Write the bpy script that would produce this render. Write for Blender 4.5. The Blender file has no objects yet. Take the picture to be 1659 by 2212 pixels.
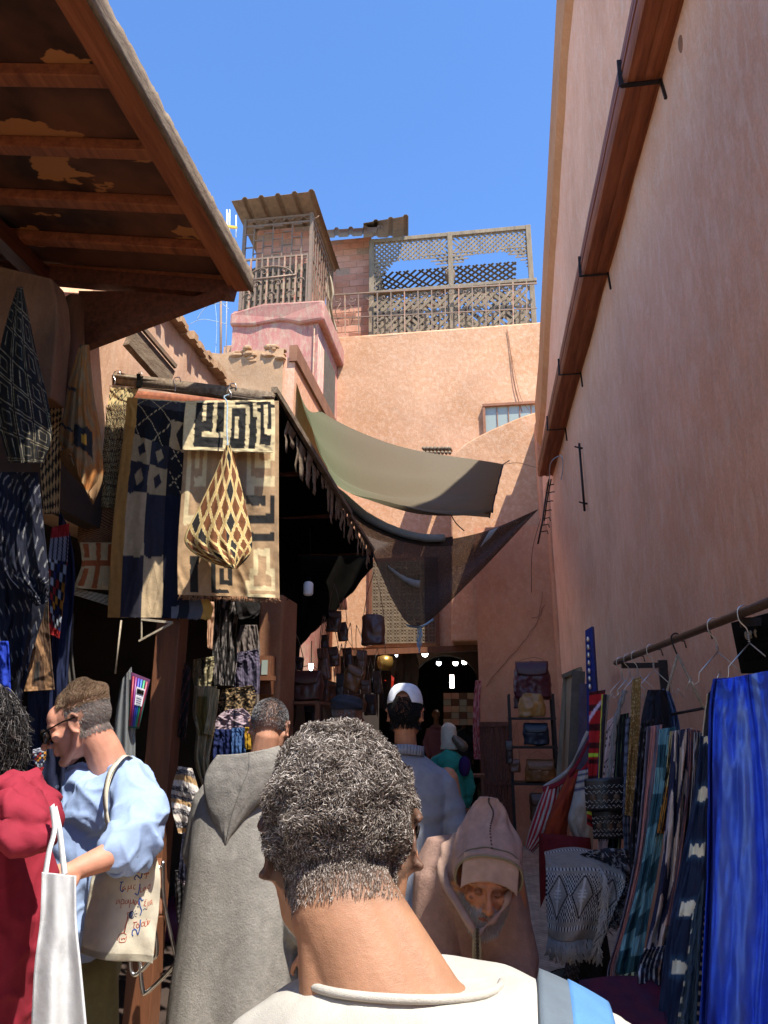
import bpy, bmesh, math, random
import numpy as np
from mathutils import Vector, Matrix, noise, Euler
random.seed(7)
S = bpy.context.scene; COL = S.collection
# ---------------------------------------------------------------- camera
PITCH = math.radians(16.3); YAW = math.radians(8.22); F = 1597.6; CX, CY = 829.5, 1106.0
cd = bpy.data.cameras.new('camera'); cam = bpy.data.objects.new('camera', cd); COL.objects.link(cam)
cam.location = (0, 0, 1.6); cam.rotation_euler = (math.pi/2 + PITCH, 0, YAW)
cd.sensor_fit = 'VERTICAL'; cd.sensor_height = 36.0; cd.lens = 26.0; cd.clip_start = .05; cd.clip_end = 500
S.camera = cam
# ---------------------------------------------------------------- sky and sun
SUN = Vector((.33, -.376, .866)).normalized()
w = bpy.data.worlds.new('World'); S.world = w; w.use_nodes = True
nt = w.node_tree; bg = nt.nodes['Background']; sky = nt.nodes.new('ShaderNodeTexSky')
sky.sky_type = 'NISHITA'; sky.sun_disc = False; sky.sun_elevation = math.asin(SUN.z)
sky.sun_rotation = math.atan2(SUN.x, SUN.y); sky.altitude = 500; sky.air_density = .9; sky.dust_density = .15; sky.ozone_density = 8
tn = nt.nodes.new('ShaderNodeVectorMath'); tn.operation = 'MULTIPLY'; tn.inputs[1].default_value = (.60, .69, .75); nt.links.new(sky.outputs[0], tn.inputs[0]); nt.links.new(tn.outputs[0], bg.inputs[0]); bg.inputs[1].default_value = .15
sl = bpy.data.lights.new('sun', 'SUN'); sl.energy = 2.75; sl.angle = math.radians(.55); sl.color = (1, .95, .87)
so = bpy.data.objects.new('sun', sl); COL.objects.link(so); so.rotation_euler = SUN.to_track_quat('Z', 'Y').to_euler(); so.location = (6, -8, 20)
S.view_settings.view_transform = 'Standard'; S.view_settings.look = 'None'; S.view_settings.exposure = 1.76; S.view_settings.gamma = 1
S.render.engine = 'CYCLES'
try: S.cycles.max_bounces = 8; S.cycles.transparent_max_bounces = 16
except Exception: pass
# ---------------------------------------------------------------- geometry of the view
_c = math.cos(PITCH); _s = math.sin(PITCH); _ca = math.cos(YAW); _sa = math.sin(YAW)
def ray(px, py):
    u = (px-CX)/F; v = (CY-py)/F; f = _c - v*_s
    return Vector((u*_ca - f*_sa, u*_sa + f*_ca, _s + v*_c))
CAM = Vector((0, 0, 1.6))
def at(px, py, y=None, x=None, z=None):
    d = ray(px, py)
    if y is not None: t = y/d.y
    elif x is not None: t = x/d.x
    else: t = (z-1.6)/d.z
    return CAM + d*t
def wallx(y): return 1.12 - .015*y
def atwall(px, py, off=0.0):
    d = ray(px, py); t = (1.12-off)/(d.x + .015*d.y); return CAM + d*t
def hx(h):
    h = h.lstrip('#'); c = [int(h[i:i+2], 16)/255 for i in (0, 2, 4)]
    return tuple((x/12.92 if x <= .04045 else ((x+.055)/1.055)**2.4) for x in c)
def mul(c, k): return tuple(x*k for x in c)
def mix(a, b, t): return tuple(x+(y-x)*t for x, y in zip(a, b))
def sst(a, b, x):
    t = max(0, min(1, (x-a)/(b-a))); return t*t*(3-2*t)
def nz(x, y=0, z=0): return noise.noise(Vector((x, y, z)))
# ---------------------------------------------------------------- materials
MATS = {}
def _m(name):
    m = bpy.data.materials.new(name); m.use_nodes = True; MATS[name] = m
    return m, m.node_tree, m.node_tree.nodes['Principled BSDF']
def setp(b, **k):
    for n, v in k.items():
        n = n.replace('_', ' ')
        if n in b.inputs: b.inputs[n].default_value = v
def basic(name, col, rough=.7, var=.25, scale=8, bump=.15, bscale=60, metal=0, col2=None, stretch=(1,1,1), detail=6, spec=.5, **k):
    m, t, b = _m(name); N = t.nodes; L = t.links
    tc = N.new('ShaderNodeTexCoord'); mp = N.new('ShaderNodeMapping'); mp.inputs['Scale'].default_value = stretch
    L.new(tc.outputs['Object'], mp.inputs[0])
    n1 = N.new('ShaderNodeTexNoise'); n1.inputs['Scale'].default_value = scale; n1.inputs['Detail'].default_value = detail; n1.inputs['Roughness'].default_value = .65
    L.new(mp.outputs[0], n1.inputs[0])
    cr = N.new('ShaderNodeValToRGB'); cr.color_ramp.elements[0].position = .32; cr.color_ramp.elements[1].position = .68
    c2 = col2 or mul(col, 1-var); c1 = col if col2 else mul(col, 1+var*.5)
    cr.color_ramp.elements[0].color = (*c2, 1); cr.color_ramp.elements[1].color = (*[min(1, x) for x in c1], 1)
    L.new(n1.outputs[0], cr.inputs[0]); L.new(cr.outputs[0], b.inputs['Base Color'])
    if bump:
        n2 = N.new('ShaderNodeTexNoise'); n2.inputs['Scale'].default_value = bscale; n2.inputs['Detail'].default_value = 4
        L.new(mp.outputs[0], n2.inputs[0]); bp = N.new('ShaderNodeBump'); bp.inputs['Strength'].default_value = bump; bp.inputs['Distance'].default_value = .01
        L.new(n2.outputs[0], bp.inputs['Height']); L.new(bp.outputs[0], b.inputs['Normal'])
    setp(b, Roughness=rough, Metallic=metal); b.inputs['Specular IOR Level'].default_value = spec
    setp(b, **k); return m
def vmat(name, rough=.85, weave=500, wb=.25, bump=.12, bscale=60, var=.18, sheen=0, spec=.3, trans=0, streak=None, crease=0, csc=7):
    """cloth etc.: colour woven/dyed per thread group from the mesh attribute Col, with noise and weave"""
    m, t, b = _m(name); N = t.nodes; L = t.links
    a = N.new('ShaderNodeAttribute'); a.attribute_name = 'Col'
    tc = N.new('ShaderNodeTexCoord'); mp = N.new('ShaderNodeMapping'); L.new(tc.outputs['Object'], mp.inputs[0])
    if streak: mp.inputs['Scale'].default_value = streak
    n = N.new('ShaderNodeTexNoise'); n.inputs['Scale'].default_value = 35; n.inputs['Detail'].default_value = 6; L.new(mp.outputs[0], n.inputs[0])
    mr = N.new('ShaderNodeMapRange'); mr.inputs[1].default_value = .25; mr.inputs[2].default_value = .75; mr.inputs[3].default_value = 1-var; mr.inputs[4].default_value = 1+var*.4
    L.new(n.outputs[0], mr.inputs[0])
    mx = N.new('ShaderNodeVectorMath'); mx.operation = 'SCALE'; L.new(a.outputs['Color'], mx.inputs[0]); L.new(mr.outputs[0], mx.inputs['Scale'])
    L.new(mx.outputs[0], b.inputs['Base Color'])
    n2 = N.new('ShaderNodeTexNoise'); n2.inputs['Scale'].default_value = bscale; n2.inputs['Detail'].default_value = 3; L.new(mp.outputs[0], n2.inputs[0])
    n3 = N.new('ShaderNodeTexNoise'); n3.inputs['Scale'].default_value = weave; n3.inputs['Detail'].default_value = 1; L.new(tc.outputs['Object'], n3.inputs[0])
    ad = N.new('ShaderNodeMath'); ad.operation = 'MULTIPLY_ADD'; ad.inputs[1].default_value = wb; L.new(n3.outputs[0], ad.inputs[0]); L.new(n2.outputs[0], ad.inputs[2])
    bp = N.new('ShaderNodeBump'); bp.inputs['Strength'].default_value = bump*2.5; bp.inputs['Distance'].default_value = .006
    L.new(ad.outputs[0], bp.inputs['Height']); L.new(bp.outputs[0], b.inputs['Normal'])
    if crease:
        nr = N.new('ShaderNodeTexNoise'); nr.noise_type = 'RIDGED_MULTIFRACTAL'; nr.inputs['Scale'].default_value = csc; nr.inputs['Detail'].default_value = 3; nr.inputs['Distortion'].default_value = .5; L.new(tc.outputs['Object'], nr.inputs[0])
        b2 = N.new('ShaderNodeBump'); b2.inputs['Strength'].default_value = crease; b2.inputs['Distance'].default_value = .035; L.new(nr.outputs[0], b2.inputs['Height']); L.new(bp.outputs[0], b2.inputs['Normal']); L.new(b2.outputs[0], b.inputs['Normal'])
    setp(b, Roughness=rough); b.inputs['Specular IOR Level'].default_value = spec
    if sheen: b.inputs['Sheen Weight'].default_value = sheen
    if trans:
        tr = N.new('ShaderNodeBsdfTranslucent'); L.new(mx.outputs[0], tr.inputs[0]); ms = N.new('ShaderNodeMixShader'); ms.inputs[0].default_value = trans
        L.new(b.outputs[0], ms.inputs[1]); L.new(tr.outputs[0], ms.inputs[2]); L.new(ms.outputs[0], N['Material Output'].inputs[0])
    return m
def plaster(name, c1, c2, c3, streak=(1, 1, .35), scale=2.2, bump=.35, fine=1.0, contrast=.5, bsc=9):
    m, t, b = _m(name); N = t.nodes; L = t.links
    tc = N.new('ShaderNodeTexCoord'); mp = N.new('ShaderNodeMapping'); mp.inputs['Scale'].default_value = streak; L.new(tc.outputs['Object'], mp.inputs[0])
    na = N.new('ShaderNodeTexNoise'); na.inputs['Scale'].default_value = scale; na.inputs['Detail'].default_value = 8; na.inputs['Roughness'].default_value = .6; L.new(tc.outputs['Object'], na.inputs[0])
    nb = N.new('ShaderNodeTexNoise'); nb.inputs['Scale'].default_value = 14*fine; nb.inputs['Detail'].default_value = 7; nb.inputs['Roughness'].default_value = .7; nb.inputs['Distortion'].default_value = .6; L.new(mp.outputs[0], nb.inputs[0])
    r1 = N.new('ShaderNodeValToRGB'); r1.color_ramp.elements[0].position = .35; r1.color_ramp.elements[1].position = .65
    r1.color_ramp.elements[0].color = (*c1, 1); r1.color_ramp.elements[1].color = (*c2, 1); L.new(na.outputs[0], r1.inputs[0])
    r2 = N.new('ShaderNodeValToRGB'); r2.color_ramp.elements[0].position = .46; r2.color_ramp.elements[1].position = .66
    r2.color_ramp.elements[0].color = (0, 0, 0, 1); r2.color_ramp.elements[1].color = (contrast,)*3 + (1,); L.new(nb.outputs[0], r2.inputs[0])
    mx = N.new('ShaderNodeMix'); mx.data_type = 'RGBA'; L.new(r2.outputs[0], mx.inputs[0]); L.new(r1.outputs[0], mx.inputs[6]); mx.inputs[7].default_value = (*c3, 1)
    nd = N.new('ShaderNodeTexNoise'); nd.inputs['Scale'].default_value = .55; nd.inputs['Detail'].default_value = 9; nd.inputs['Roughness'].default_value = .62; nd.inputs['Distortion'].default_value = .8; L.new(tc.outputs['Object'], nd.inputs[0])
    rd = N.new('ShaderNodeMapRange'); rd.inputs[1].default_value = .36; rd.inputs[2].default_value = .62; rd.inputs[3].default_value = .86; rd.inputs[4].default_value = 1.04; L.new(nd.outputs[0], rd.inputs[0])
    ne = N.new('ShaderNodeTexNoise'); ne.inputs['Scale'].default_value = 60; ne.inputs['Detail'].default_value = 4; ne.inputs['Roughness'].default_value = .8; L.new(tc.outputs['Object'], ne.inputs[0])
    re = N.new('ShaderNodeMapRange'); re.inputs[1].default_value = .3; re.inputs[2].default_value = .7; re.inputs[3].default_value = .86; re.inputs[4].default_value = 1.1; L.new(ne.outputs[0], re.inputs[0])
    mm_ = N.new('ShaderNodeMath'); mm_.operation = 'MULTIPLY'; L.new(rd.outputs[0], mm_.inputs[0]); L.new(re.outputs[0], mm_.inputs[1])
    sc = N.new('ShaderNodeVectorMath'); sc.operation = 'SCALE'; L.new(mx.outputs[2], sc.inputs[0]); L.new(mm_.outputs[0], sc.inputs['Scale']); L.new(sc.outputs[0], b.inputs['Base Color'])
    nc = N.new('ShaderNodeTexNoise'); nc.inputs['Scale'].default_value = bsc; nc.inputs['Detail'].default_value = 10; nc.inputs['Roughness'].default_value = .72; L.new(mp.outputs[0], nc.inputs[0])
    bp = N.new('ShaderNodeBump'); bp.inputs['Strength'].default_value = bump; bp.inputs['Distance'].default_value = .03; L.new(nc.outputs[0], bp.inputs['Height']); L.new(bp.outputs[0], b.inputs['Normal'])
    setp(b, Roughness=.93); b.inputs['Specular IOR Level'].default_value = .2; return m
plaster('cream_wall', hx('e2d2bc'), hx('e8d8c4'), hx('efe2d0'))
plaster('pink_wall', hx('e8aa86'), hx('efb592'), hx('f5ceb2'), contrast=.55, streak=(1, 1, .42), bump=.6, bsc=6)
plaster('pink_band', hx('b88158'), hx('c08a60'), hx('c99a70'), streak=(1, 1, .2))
plaster('facade', hx('c09068'), hx('cb9d7a'), hx('d8b394'), streak=(1, 1, .8), contrast=.75, bump=.5, scale=.9)
plaster('buttress', hx('c78a68'), hx('d09774'), hx('daa885'), streak=(1, 1, .7), contrast=.5)
plaster('red_pink', hx('b3746a'), hx('bd8877'), hx('bda38a'), streak=(1, 1, .4), scale=1.4, contrast=.9)
plaster('tan_wall', hx('b5906c'), hx('c4a07c'), hx('c9ab8a'), streak=(1, 1, .7))
plaster('shop_wall', hx('9c6e50'), hx('b08060'), hx('b98c6c'), streak=(1, 1, .6))
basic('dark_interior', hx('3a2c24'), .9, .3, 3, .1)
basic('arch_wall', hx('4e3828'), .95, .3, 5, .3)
basic('brown_trim', hx('8f6247'), .85, .25, 6, .3)
basic('brick', hx('cb957a'), .9, .3, 7, .4, 40, col2=hx('bd8468'))
basic('mortar', hx('a8876e'), .95, .2, 20, .4)
basic('rust_roof', hx('7d6a55'), .8, .3, 9, .2, 50, stretch=(1, 1, 3))
basic('grey_wood', hx('86765f'), .85, .35, 12, .4, 60, stretch=(1, 1, .3))
basic('dark_lattice', hx('5b5346'), .85, .3, 12, .3)
basic('old_iron', hx('6f6552'), .6, .35, 20, .2, metal=.2, col2=hx('92705a'))
basic('rust_iron', hx('a3573f'), .7, .45, 14, .2, col2=hx('a59a7c'))
basic('dark_iron', hx('2a2220'), .5, .3, 30, .15, metal=.5)
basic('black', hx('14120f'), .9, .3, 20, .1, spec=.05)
basic('woodred', hx('74402a'), .6, .5, 5, .3, 40, col2=hx('43210f'), stretch=(6, .5, 6))
basic('beamwood', hx('a8623c'), .65, .4, 5, .3, 30, col2=hx('743c22'), stretch=(5, .4, 5))
basic('fasciawood', hx('8d7c66'), .85, .5, 9, .6, 40, col2=hx('5a4633'), stretch=(4, 1, 4))
basic('shopwood', hx('6d4125'), .7, .35, 5, .2, 30, stretch=(4, 4, .5))
basic('steel', (.62, .6, .56), .28, .15, 20, .03, metal=1)
basic('white_plastic', (.8, .8, .78), .35, .05, 10, .02)
basic('rope', hx('a89a82'), .95, .3, 60, .5, 300)
basic('bluerope', hx('9db5c4'), .9, .3, 60, .4, 300)
vmat('cloth'); vmat('linen', weave=900, wb=.35, bump=.14, bscale=45, var=.14); vmat('creased', weave=900, wb=.35, bump=.12, bscale=45, var=.12, crease=1.0, csc=5); vmat('wool', weave=700, wb=.7, bump=.22, bscale=120, var=.22)
vmat('satin', rough=.42, weave=800, wb=.05, bump=.04, spec=.5); vmat('sail', rough=.6, bump=.05, trans=.3, var=.08); vmat('leather', rough=.38, weave=250, wb=.3, bump=.1, bscale=30, spec=.5, var=.3)
vmat('hairmat', rough=.55, weave=300, wb=0, bump=0, var=.05, spec=.4)
vmat('skinv', rough=.55, weave=900, wb=.6, bump=.07, bscale=160, var=.16, spec=.35)
MATS['skinv'].node_tree.nodes['Principled BSDF'].inputs['Subsurface Weight'].default_value = .12
MATS['skinv'].node_tree.nodes['Principled BSDF'].inputs['Subsurface Scale'].default_value = .008
def emit(name, col, st):
    m, t, b = _m(name); b.inputs['Base Color'].default_value = (*col, 1); b.inputs['Emission Color'].default_value = (*col, 1); b.inputs['Emission Strength'].default_value = st; return m
emit('lamp', (1, .95, .85), 6); emit('lamp_small', (.75, .88, 1), 5); emit('lamp_red', (.9, .06, .03), .12)
# canopy board: old paint flaking off in islands
def flake(name, base, dark, fl, scale=1.6, th=.60):
    m, t, b = _m(name); N = t.nodes; L = t.links; tc = N.new('ShaderNodeTexCoord')
    n = N.new('ShaderNodeTexNoise'); n.inputs['Scale'].default_value = 3; n.inputs['Detail'].default_value = 6; L.new(tc.outputs['Object'], n.inputs[0])
    r = N.new('ShaderNodeValToRGB'); r.color_ramp.elements[0].position = .35; r.color_ramp.elements[1].position = .62; r.color_ramp.elements[0].color = (*dark, 1); r.color_ramp.elements[1].color = (*base, 1); L.new(n.outputs[0], r.inputs[0])
    n2 = N.new('ShaderNodeTexNoise'); n2.inputs['Scale'].default_value = scale; n2.inputs['Detail'].default_value = 5; n2.inputs['Roughness'].default_value = .55
    mp = N.new('ShaderNodeMapping'); mp.inputs['Location'].default_value = (3.3, 1.7, .4); mp.inputs['Scale'].default_value = (1, 1.9, 1); L.new(tc.outputs['Object'], mp.inputs[0]); L.new(mp.outputs[0], n2.inputs[0])
    r2 = N.new('ShaderNodeValToRGB'); r2.color_ramp.elements[0].position = th; r2.color_ramp.elements[1].position = th+.01; L.new(n2.outputs[0], r2.inputs[0])
    mx = N.new('ShaderNodeMix'); mx.data_type = 'RGBA'; L.new(r2.outputs[0], mx.inputs[0]); L.new(r.outputs[0], mx.inputs[6]); mx.inputs[7].default_value = (*fl, 1); L.new(mx.outputs[2], b.inputs['Base Color'])
    bp = N.new('ShaderNodeBump'); bp.inputs['Strength'].default_value = .3; L.new(r2.outputs[0], bp.inputs['Height']); bp.invert = True; L.new(bp.outputs[0], b.inputs['Normal']); setp(b, Roughness=.75)
flake('canopy_board', hx('74462f'), hx('3c2218'), hx('bb7b48'), 1.9, .585)
# paving
def paving():
    m, t, b = _m('paving'); N = t.nodes; L = t.links; tc = N.new('ShaderNodeTexCoord')
    br = N.new('ShaderNodeTexBrick'); br.inputs['Scale'].default_value = 6; br.inputs['Mortar Size'].default_value = .02; br.inputs['Color1'].default_value = (*hx('c4b49c'), 1); br.inputs['Color2'].default_value = (*hx('b0a08a'), 1); br.inputs['Mortar'].default_value = (*hx('8d8070'), 1)
    mp = N.new('ShaderNodeMapping'); mp.inputs['Rotation'].default_value = (0, 0, .8); L.new(tc.outputs['Object'], mp.inputs[0]); L.new(mp.outputs[0], br.inputs[0])
    n = N.new('ShaderNodeTexNoise'); n.inputs['Scale'].default_value = 5; n.inputs['Detail'].default_value = 8; L.new(tc.outputs['Object'], n.inputs[0])
    mx = N.new('ShaderNodeMix'); mx.data_type = 'RGBA'; mx.blend_type = 'MULTIPLY'; mx.inputs[0].default_value = .8; L.new(br.outputs[0], mx.inputs[6]); L.new(n.outputs[0], mx.inputs[7])
    g = N.new('ShaderNodeVectorMath'); g.operation = 'SCALE'; g.inputs['Scale'].default_value = 1.5; L.new(mx.outputs[2], g.inputs[0]); L.new(g.outputs[0], b.inputs['Base Color'])
    bp = N.new('ShaderNodeBump'); bp.inputs['Strength'].default_value = .4; L.new(br.outputs['Fac'], bp.inputs['Height']); bp.invert = True; L.new(bp.outputs[0], b.inputs['Normal']); setp(b, Roughness=.8)
paving()
# fine shade net
def netmat():
    m, t, b = _m('shade_net'); N = t.nodes; L = t.links; tc = N.new('ShaderNodeTexCoord')
    v = N.new('ShaderNodeTexNoise'); v.inputs['Scale'].default_value = 260; v.inputs['Detail'].default_value = 1; L.new(tc.outputs['Object'], v.inputs[0])
    r = N.new('ShaderNodeValToRGB'); r.color_ramp.elements[0].position = .55; r.color_ramp.elements[1].position = .70; L.new(v.outputs[0], r.inputs[0])
    r.color_ramp.elements[0].color = (1, 1, 1, 1); r.color_ramp.elements[1].color = (.25, .25, .25, 1)
    b.inputs['Base Color'].default_value = (*hx('241f1d'), 1); L.new(r.outputs[0], b.inputs['Alpha']); setp(b, Roughness=.8)
netmat()
def glassy(name, col, alpha, rough=.15):
    m, t, b = _m(name); setp(b, Roughness=rough, Alpha=alpha); b.inputs['Base Color'].default_value = (*col, 1); return m
glassy('clear_plastic', (.7, .72, .7), .22, .2); glassy('lens', (.015, .012, .01), 1, .06); glassy('window_glass', hx('8f9a90'), 1, .2)
# ---------------------------------------------------------------- mesh building
class MB:
    def __init__(s): s.v = []; s.f = []; s.c = []; s.hascol = False
    def add(s, vs, fs, col=None):
        o = len(s.v); s.v += [tuple(p) for p in vs]; s.f += [tuple(i+o for i in f) for f in fs]
        if col is None: s.c += [(.5, .5, .5)]*len(vs)
        else:
            s.hascol = True; s.c += col if isinstance(col, list) else [col]*len(vs)
        return s
    def box(s, lo, hi, col=None, M=None):
        (a, b, c), (d, e, f) = lo, hi
        vs = [Vector(p) for p in ((a,b,c),(d,b,c),(d,e,c),(a,e,c),(a,b,f),(d,b,f),(d,e,f),(a,e,f))]
        if M: vs = [M @ p for p in vs]
        return s.add(vs, [(0,3,2,1),(4,5,6,7),(0,1,5,4),(1,2,6,5),(2,3,7,6),(3,0,4,7)], col)
    def bar(s, p, q, w, h, up=Vector((0, 0, 1)), col=None):
        p, q = Vector(p), Vector(q); d = (q-p)
        if d.length < 1e-6: return s
        d.normalize()
        if abs(d.dot(up)) > .98: up = Vector((0, 1, 0))
        a = d.cross(up).normalized()*w/2; b = a.cross(d).normalized()*h/2
        vs = [p-a-b, p+a-b, p+a+b, p-a+b, q-a-b, q+a-b, q+a+b, q-a+b]
        return s.add(vs, [(0,1,2,3),(7,6,5,4),(0,4,5,1),(1,5,6,2),(2,6,7,3),(3,7,4,0)], col)
    def tube(s, pts, r, n=8, col=None, cap=True, closed=False):
        pts = [Vector(p) for p in pts]; m = len(pts); rs = r if isinstance(r, (list, tuple)) else [r]*m
        vs = []; prev = None
        for i, p in enumerate(pts):
            t = (pts[min(i+1, m-1)] - pts[max(i-1, 0)])
            if closed: t = pts[(i+1) % m]-pts[i-1]
            t = t.normalized() if t.length > 1e-9 else Vector((0, 0, 1))
            if prev is None: a = t.orthogonal().normalized()
            else:
                a = prev - t*prev.dot(t); a = a.normalized() if a.length > 1e-6 else t.orthogonal().normalized()
            prev = a; b = t.cross(a)
            for k in range(n):
                th = 2*math.pi*k/n; vs.append(p + (a*math.cos(th)+b*math.sin(th))*rs[i])
        fs = [(i*n+k, i*n+(k+1) % n, (i+1)*n+(k+1) % n, (i+1)*n+k) for i in range(m-1) for k in range(n)]
        if closed: fs += [((m-1)*n+k, (m-1)*n+(k+1) % n, (k+1) % n, k) for k in range(n)]
        elif cap: fs += [tuple(range(n-1, -1, -1)), tuple(range((m-1)*n, m*n))]
        return s.add(vs, fs, col)
    def limb(s, pts, rs, n=14, sq=None):
        """rounded, tapered, closed chain"""
        P = [Vector(p) for p in pts]; R = list(rs)
        d0 = (P[0]-P[1]).normalized(); d1 = (P[-1]-P[-2]).normalized()
        pts2 = [P[0]+d0*R[0]*k for k in (.98, .7)] + P + [P[-1]+d1*R[-1]*k for k in (.7, .98)]
        rs2 = [R[0]*.15, R[0]*.7] + R + [R[-1]*.7, R[-1]*.15]
        return s.tube(pts2, rs2, n)
    def ell(s, c, r, M=None, n=16, m=10, col=None):
        c = Vector(c); vs = []; fs = []
        if isinstance(r, (int, float)): r = (r, r, r)
        for i in range(m+1):
            ph = math.pi*i/m
            for k in range(n):
                th = 2*math.pi*k/n; p = Vector((r[0]*math.sin(ph)*math.cos(th), r[1]*math.sin(ph)*math.sin(th), r[2]*math.cos(ph)))
                vs.append(c + (M @ p if M else p))
        for i in range(m):
            for k in range(n): fs.append((i*n+k, (i+1)*n+k, (i+1)*n+(k+1) % n, i*n+(k+1) % n))
        return s.add(vs, fs, col)
    def loft(s, secs, n=28, M=None, sup=2.3, col=None, cap=True, fn=None):
        """secs: (cx, cy, cz, rx, ry[, tiltx])"""
        vs = []; m = len(secs)
        for j, q in enumerate(secs):
            cx, cy, cz, rx, ry = q[:5]; tl = q[5] if len(q) > 5 else 0
            for k in range(n):
                th = 2*math.pi*k/n; c, d = math.cos(th), math.sin(th)
                x = math.copysign(abs(c)**(2/sup), c)*rx; y = math.copysign(abs(d)**(2/sup), d)*ry
                if fn: g = fn(th, j/(m-1)); x *= g; y *= g
                p = Vector((cx+x, cy+y*math.cos(tl), cz+y*math.sin(tl)))
                vs.append(M @ p if M else p)
        fs = [(i*n+k, i*n+(k+1) % n, (i+1)*n+(k+1) % n, (i+1)*n+k) for i in range(m-1) for k in range(n)]
        if cap: fs += [tuple(range(n-1, -1, -1)), tuple(range((m-1)*n, m*n))]
        return s.add(vs, fs, col)
    def lathe(s, prof, c=(0, 0, 0), n=20, M=None, col=None):
        vs = []; c = Vector(c)
        for r, z in prof:
            for k in range(n):
                th = 2*math.pi*k/n; p = Vector((r*math.cos(th), r*math.sin(th), z)); vs.append(c + (M @ p if M else p))
        m = len(prof)
        return s.add(vs, [(i*n+k, i*n+(k+1) % n, (i+1)*n+(k+1) % n, (i+1)*n+k) for i in range(m-1) for k in range(n)], col)
    def grid(s, fn, nu, nv, col=None):
        vs = []; cs = []
        for j in range(nv+1):
            for i in range(nu+1):
                u, v = i/nu, j/nv; vs.append(fn(u, v))
                if col: cs.append(col(u, v))
        fs = [(j*(nu+1)+i, (j+1)*(nu+1)+i, (j+1)*(nu+1)+i+1, j*(nu+1)+i+1) for j in range(nv) for i in range(nu)]
        return s.add(vs, fs, cs if col else None)
    def poly(s, pts, depth, col=None):
        """closed outline extruded along vector depth"""
        n = len(pts); pts = [Vector(p) for p in pts]; depth = Vector(depth)
        vs = pts + [p+depth for p in pts]
        fs = [tuple(range(n)), tuple(range(2*n-1, n-1, -1))] + [(i, i+n, (i+1) % n+n, (i+1) % n) for i in range(n)]
        return s.add(vs, fs, col)
    def mesh(s, name):
        me = bpy.data.meshes.new(name); me.from_pydata(s.v, [], s.f); me.validate(clean_customdata=False)
        if s.hascol and len(me.vertices) == len(s.c): setcol(me, s.c)
        return me
    def build(s, name, mat, parent=None, smooth=True, thick=0, sub=0, world=True, bevel=0):
        me = s.mesh(name)
        return link(name, me, mat, parent, smooth, thick, sub, bevel)
def setcol(me, cols):
    a = me.color_attributes.new('Col', 'FLOAT_COLOR', 'POINT')
    arr = np.ones((len(me.vertices), 4), dtype=np.float32); arr[:, :3] = np.array(cols, dtype=np.float32); a.data.foreach_set('color', arr.ravel())
def link(name, me, mat, parent=None, smooth=True, thick=0, sub=0, bevel=0):
    bm = bmesh.new(); bm.from_mesh(me); bmesh.ops.recalc_face_normals(bm, faces=bm.faces); bm.to_mesh(me); bm.free()
    if smooth:
        me.polygons.foreach_set('use_smooth', [True]*len(me.polygons))
        if smooth == 'auto': me.set_sharp_from_angle(angle=math.radians(40))
    o = bpy.data.objects.new(name, me); COL.objects.link(o)
    for mm in (mat if isinstance(mat, (list, tuple)) else [mat]): me.materials.append(MATS[mm] if isinstance(mm, str) else mm)
    if parent: o.parent = parent; o.matrix_parent_inverse = parent.matrix_basis.inverted()
    if thick:
        md = o.modifiers.new('thickness', 'SOLIDIFY'); md.thickness = thick; md.offset = 0
    if bevel:
        md = o.modifiers.new('bevel', 'BEVEL'); md.width = bevel; md.segments = 2; md.limit_method = 'ANGLE'
    if sub:
        md = o.modifiers.new('sub', 'SUBSURF'); md.levels = md.render_levels = sub
    return o
def thing(name, label, cat, loc=(0, 0, 0), group=None):
    o = bpy.data.objects.new(name, None); COL.objects.link(o); o.location = loc; o['label'] = label; o['category'] = cat; o.empty_display_size = .1
    if group: o['group'] = group
    return o
def tag(o, label, cat, group=None):
    o['label'] = label; o['category'] = cat
    if group: o['group'] = group
    return o
def struct(o): o['kind'] = 'structure'; return o
def fuse(mb, voxel=.006, it=4, fac=.5):
    me = mb.mesh('t'); o = bpy.data.objects.new('t', me); COL.objects.link(o)
    r = o.modifiers.new('r', 'REMESH'); r.mode = 'VOXEL'; r.voxel_size = voxel
    if it: q = o.modifiers.new('s', 'SMOOTH'); q.iterations = it; q.factor = fac
    dg = bpy.context.evaluated_depsgraph_get(); dg.update(); m2 = bpy.data.meshes.new_from_object(o.evaluated_get(dg)); bpy.data.objects.remove(o); bpy.data.meshes.remove(me)
    m2.materials.clear(); return m2
def shape(me, disp=None, col=None, M=None, keep=None):
    """displace along normals, colour and place a fused mesh. disp(p,n)->offset, col(p,n)->rgb in the mesh's own frame"""
    n = len(me.vertices); co = np.empty(n*3, dtype=np.float64); no = np.empty(n*3, dtype=np.float64)
    me.vertices.foreach_get('co', co); me.vertices.foreach_get('normal', no); co = co.reshape(-1, 3); no = no.reshape(-1, 3)
    if keep:
        idx = set(i for i in range(n) if not keep(co[i]))
        if idx:
            bm = bmesh.new(); bm.from_mesh(me); bm.verts.ensure_lookup_table(); bmesh.ops.delete(bm, geom=[bm.verts[i] for i in idx], context='VERTS'); bm.to_mesh(me); bm.free()
            return shape(me, disp, col, M)
    cols = []; out = co.copy()
    for i in range(n):
        p = Vector(co[i]); q = Vector(no[i])
        if col: cols.append(col(p, q))
        if disp:
            d = disp(p, q)
            if d: out[i] = co[i] + no[i]*d if not isinstance(d, Vector) else co[i]+np.array(d)
    if M is not None:
        A = np.array(M)[:3, :3]; T = np.array(M)[:3, 3]; out = out @ A.T + T
    me.vertices.foreach_set('co', out.ravel()); me.update()
    if col: setcol(me, cols)
    return me
def pl(pts, t):
    """point on a polyline by parameter"""
    n = len(pts)-1; k = min(int(t*n), n-1); f = t*n-k; a, b = pts[k], pts[k+1]
    return tuple(x+(y-x)*f for x, y in zip(a, b))
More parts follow.
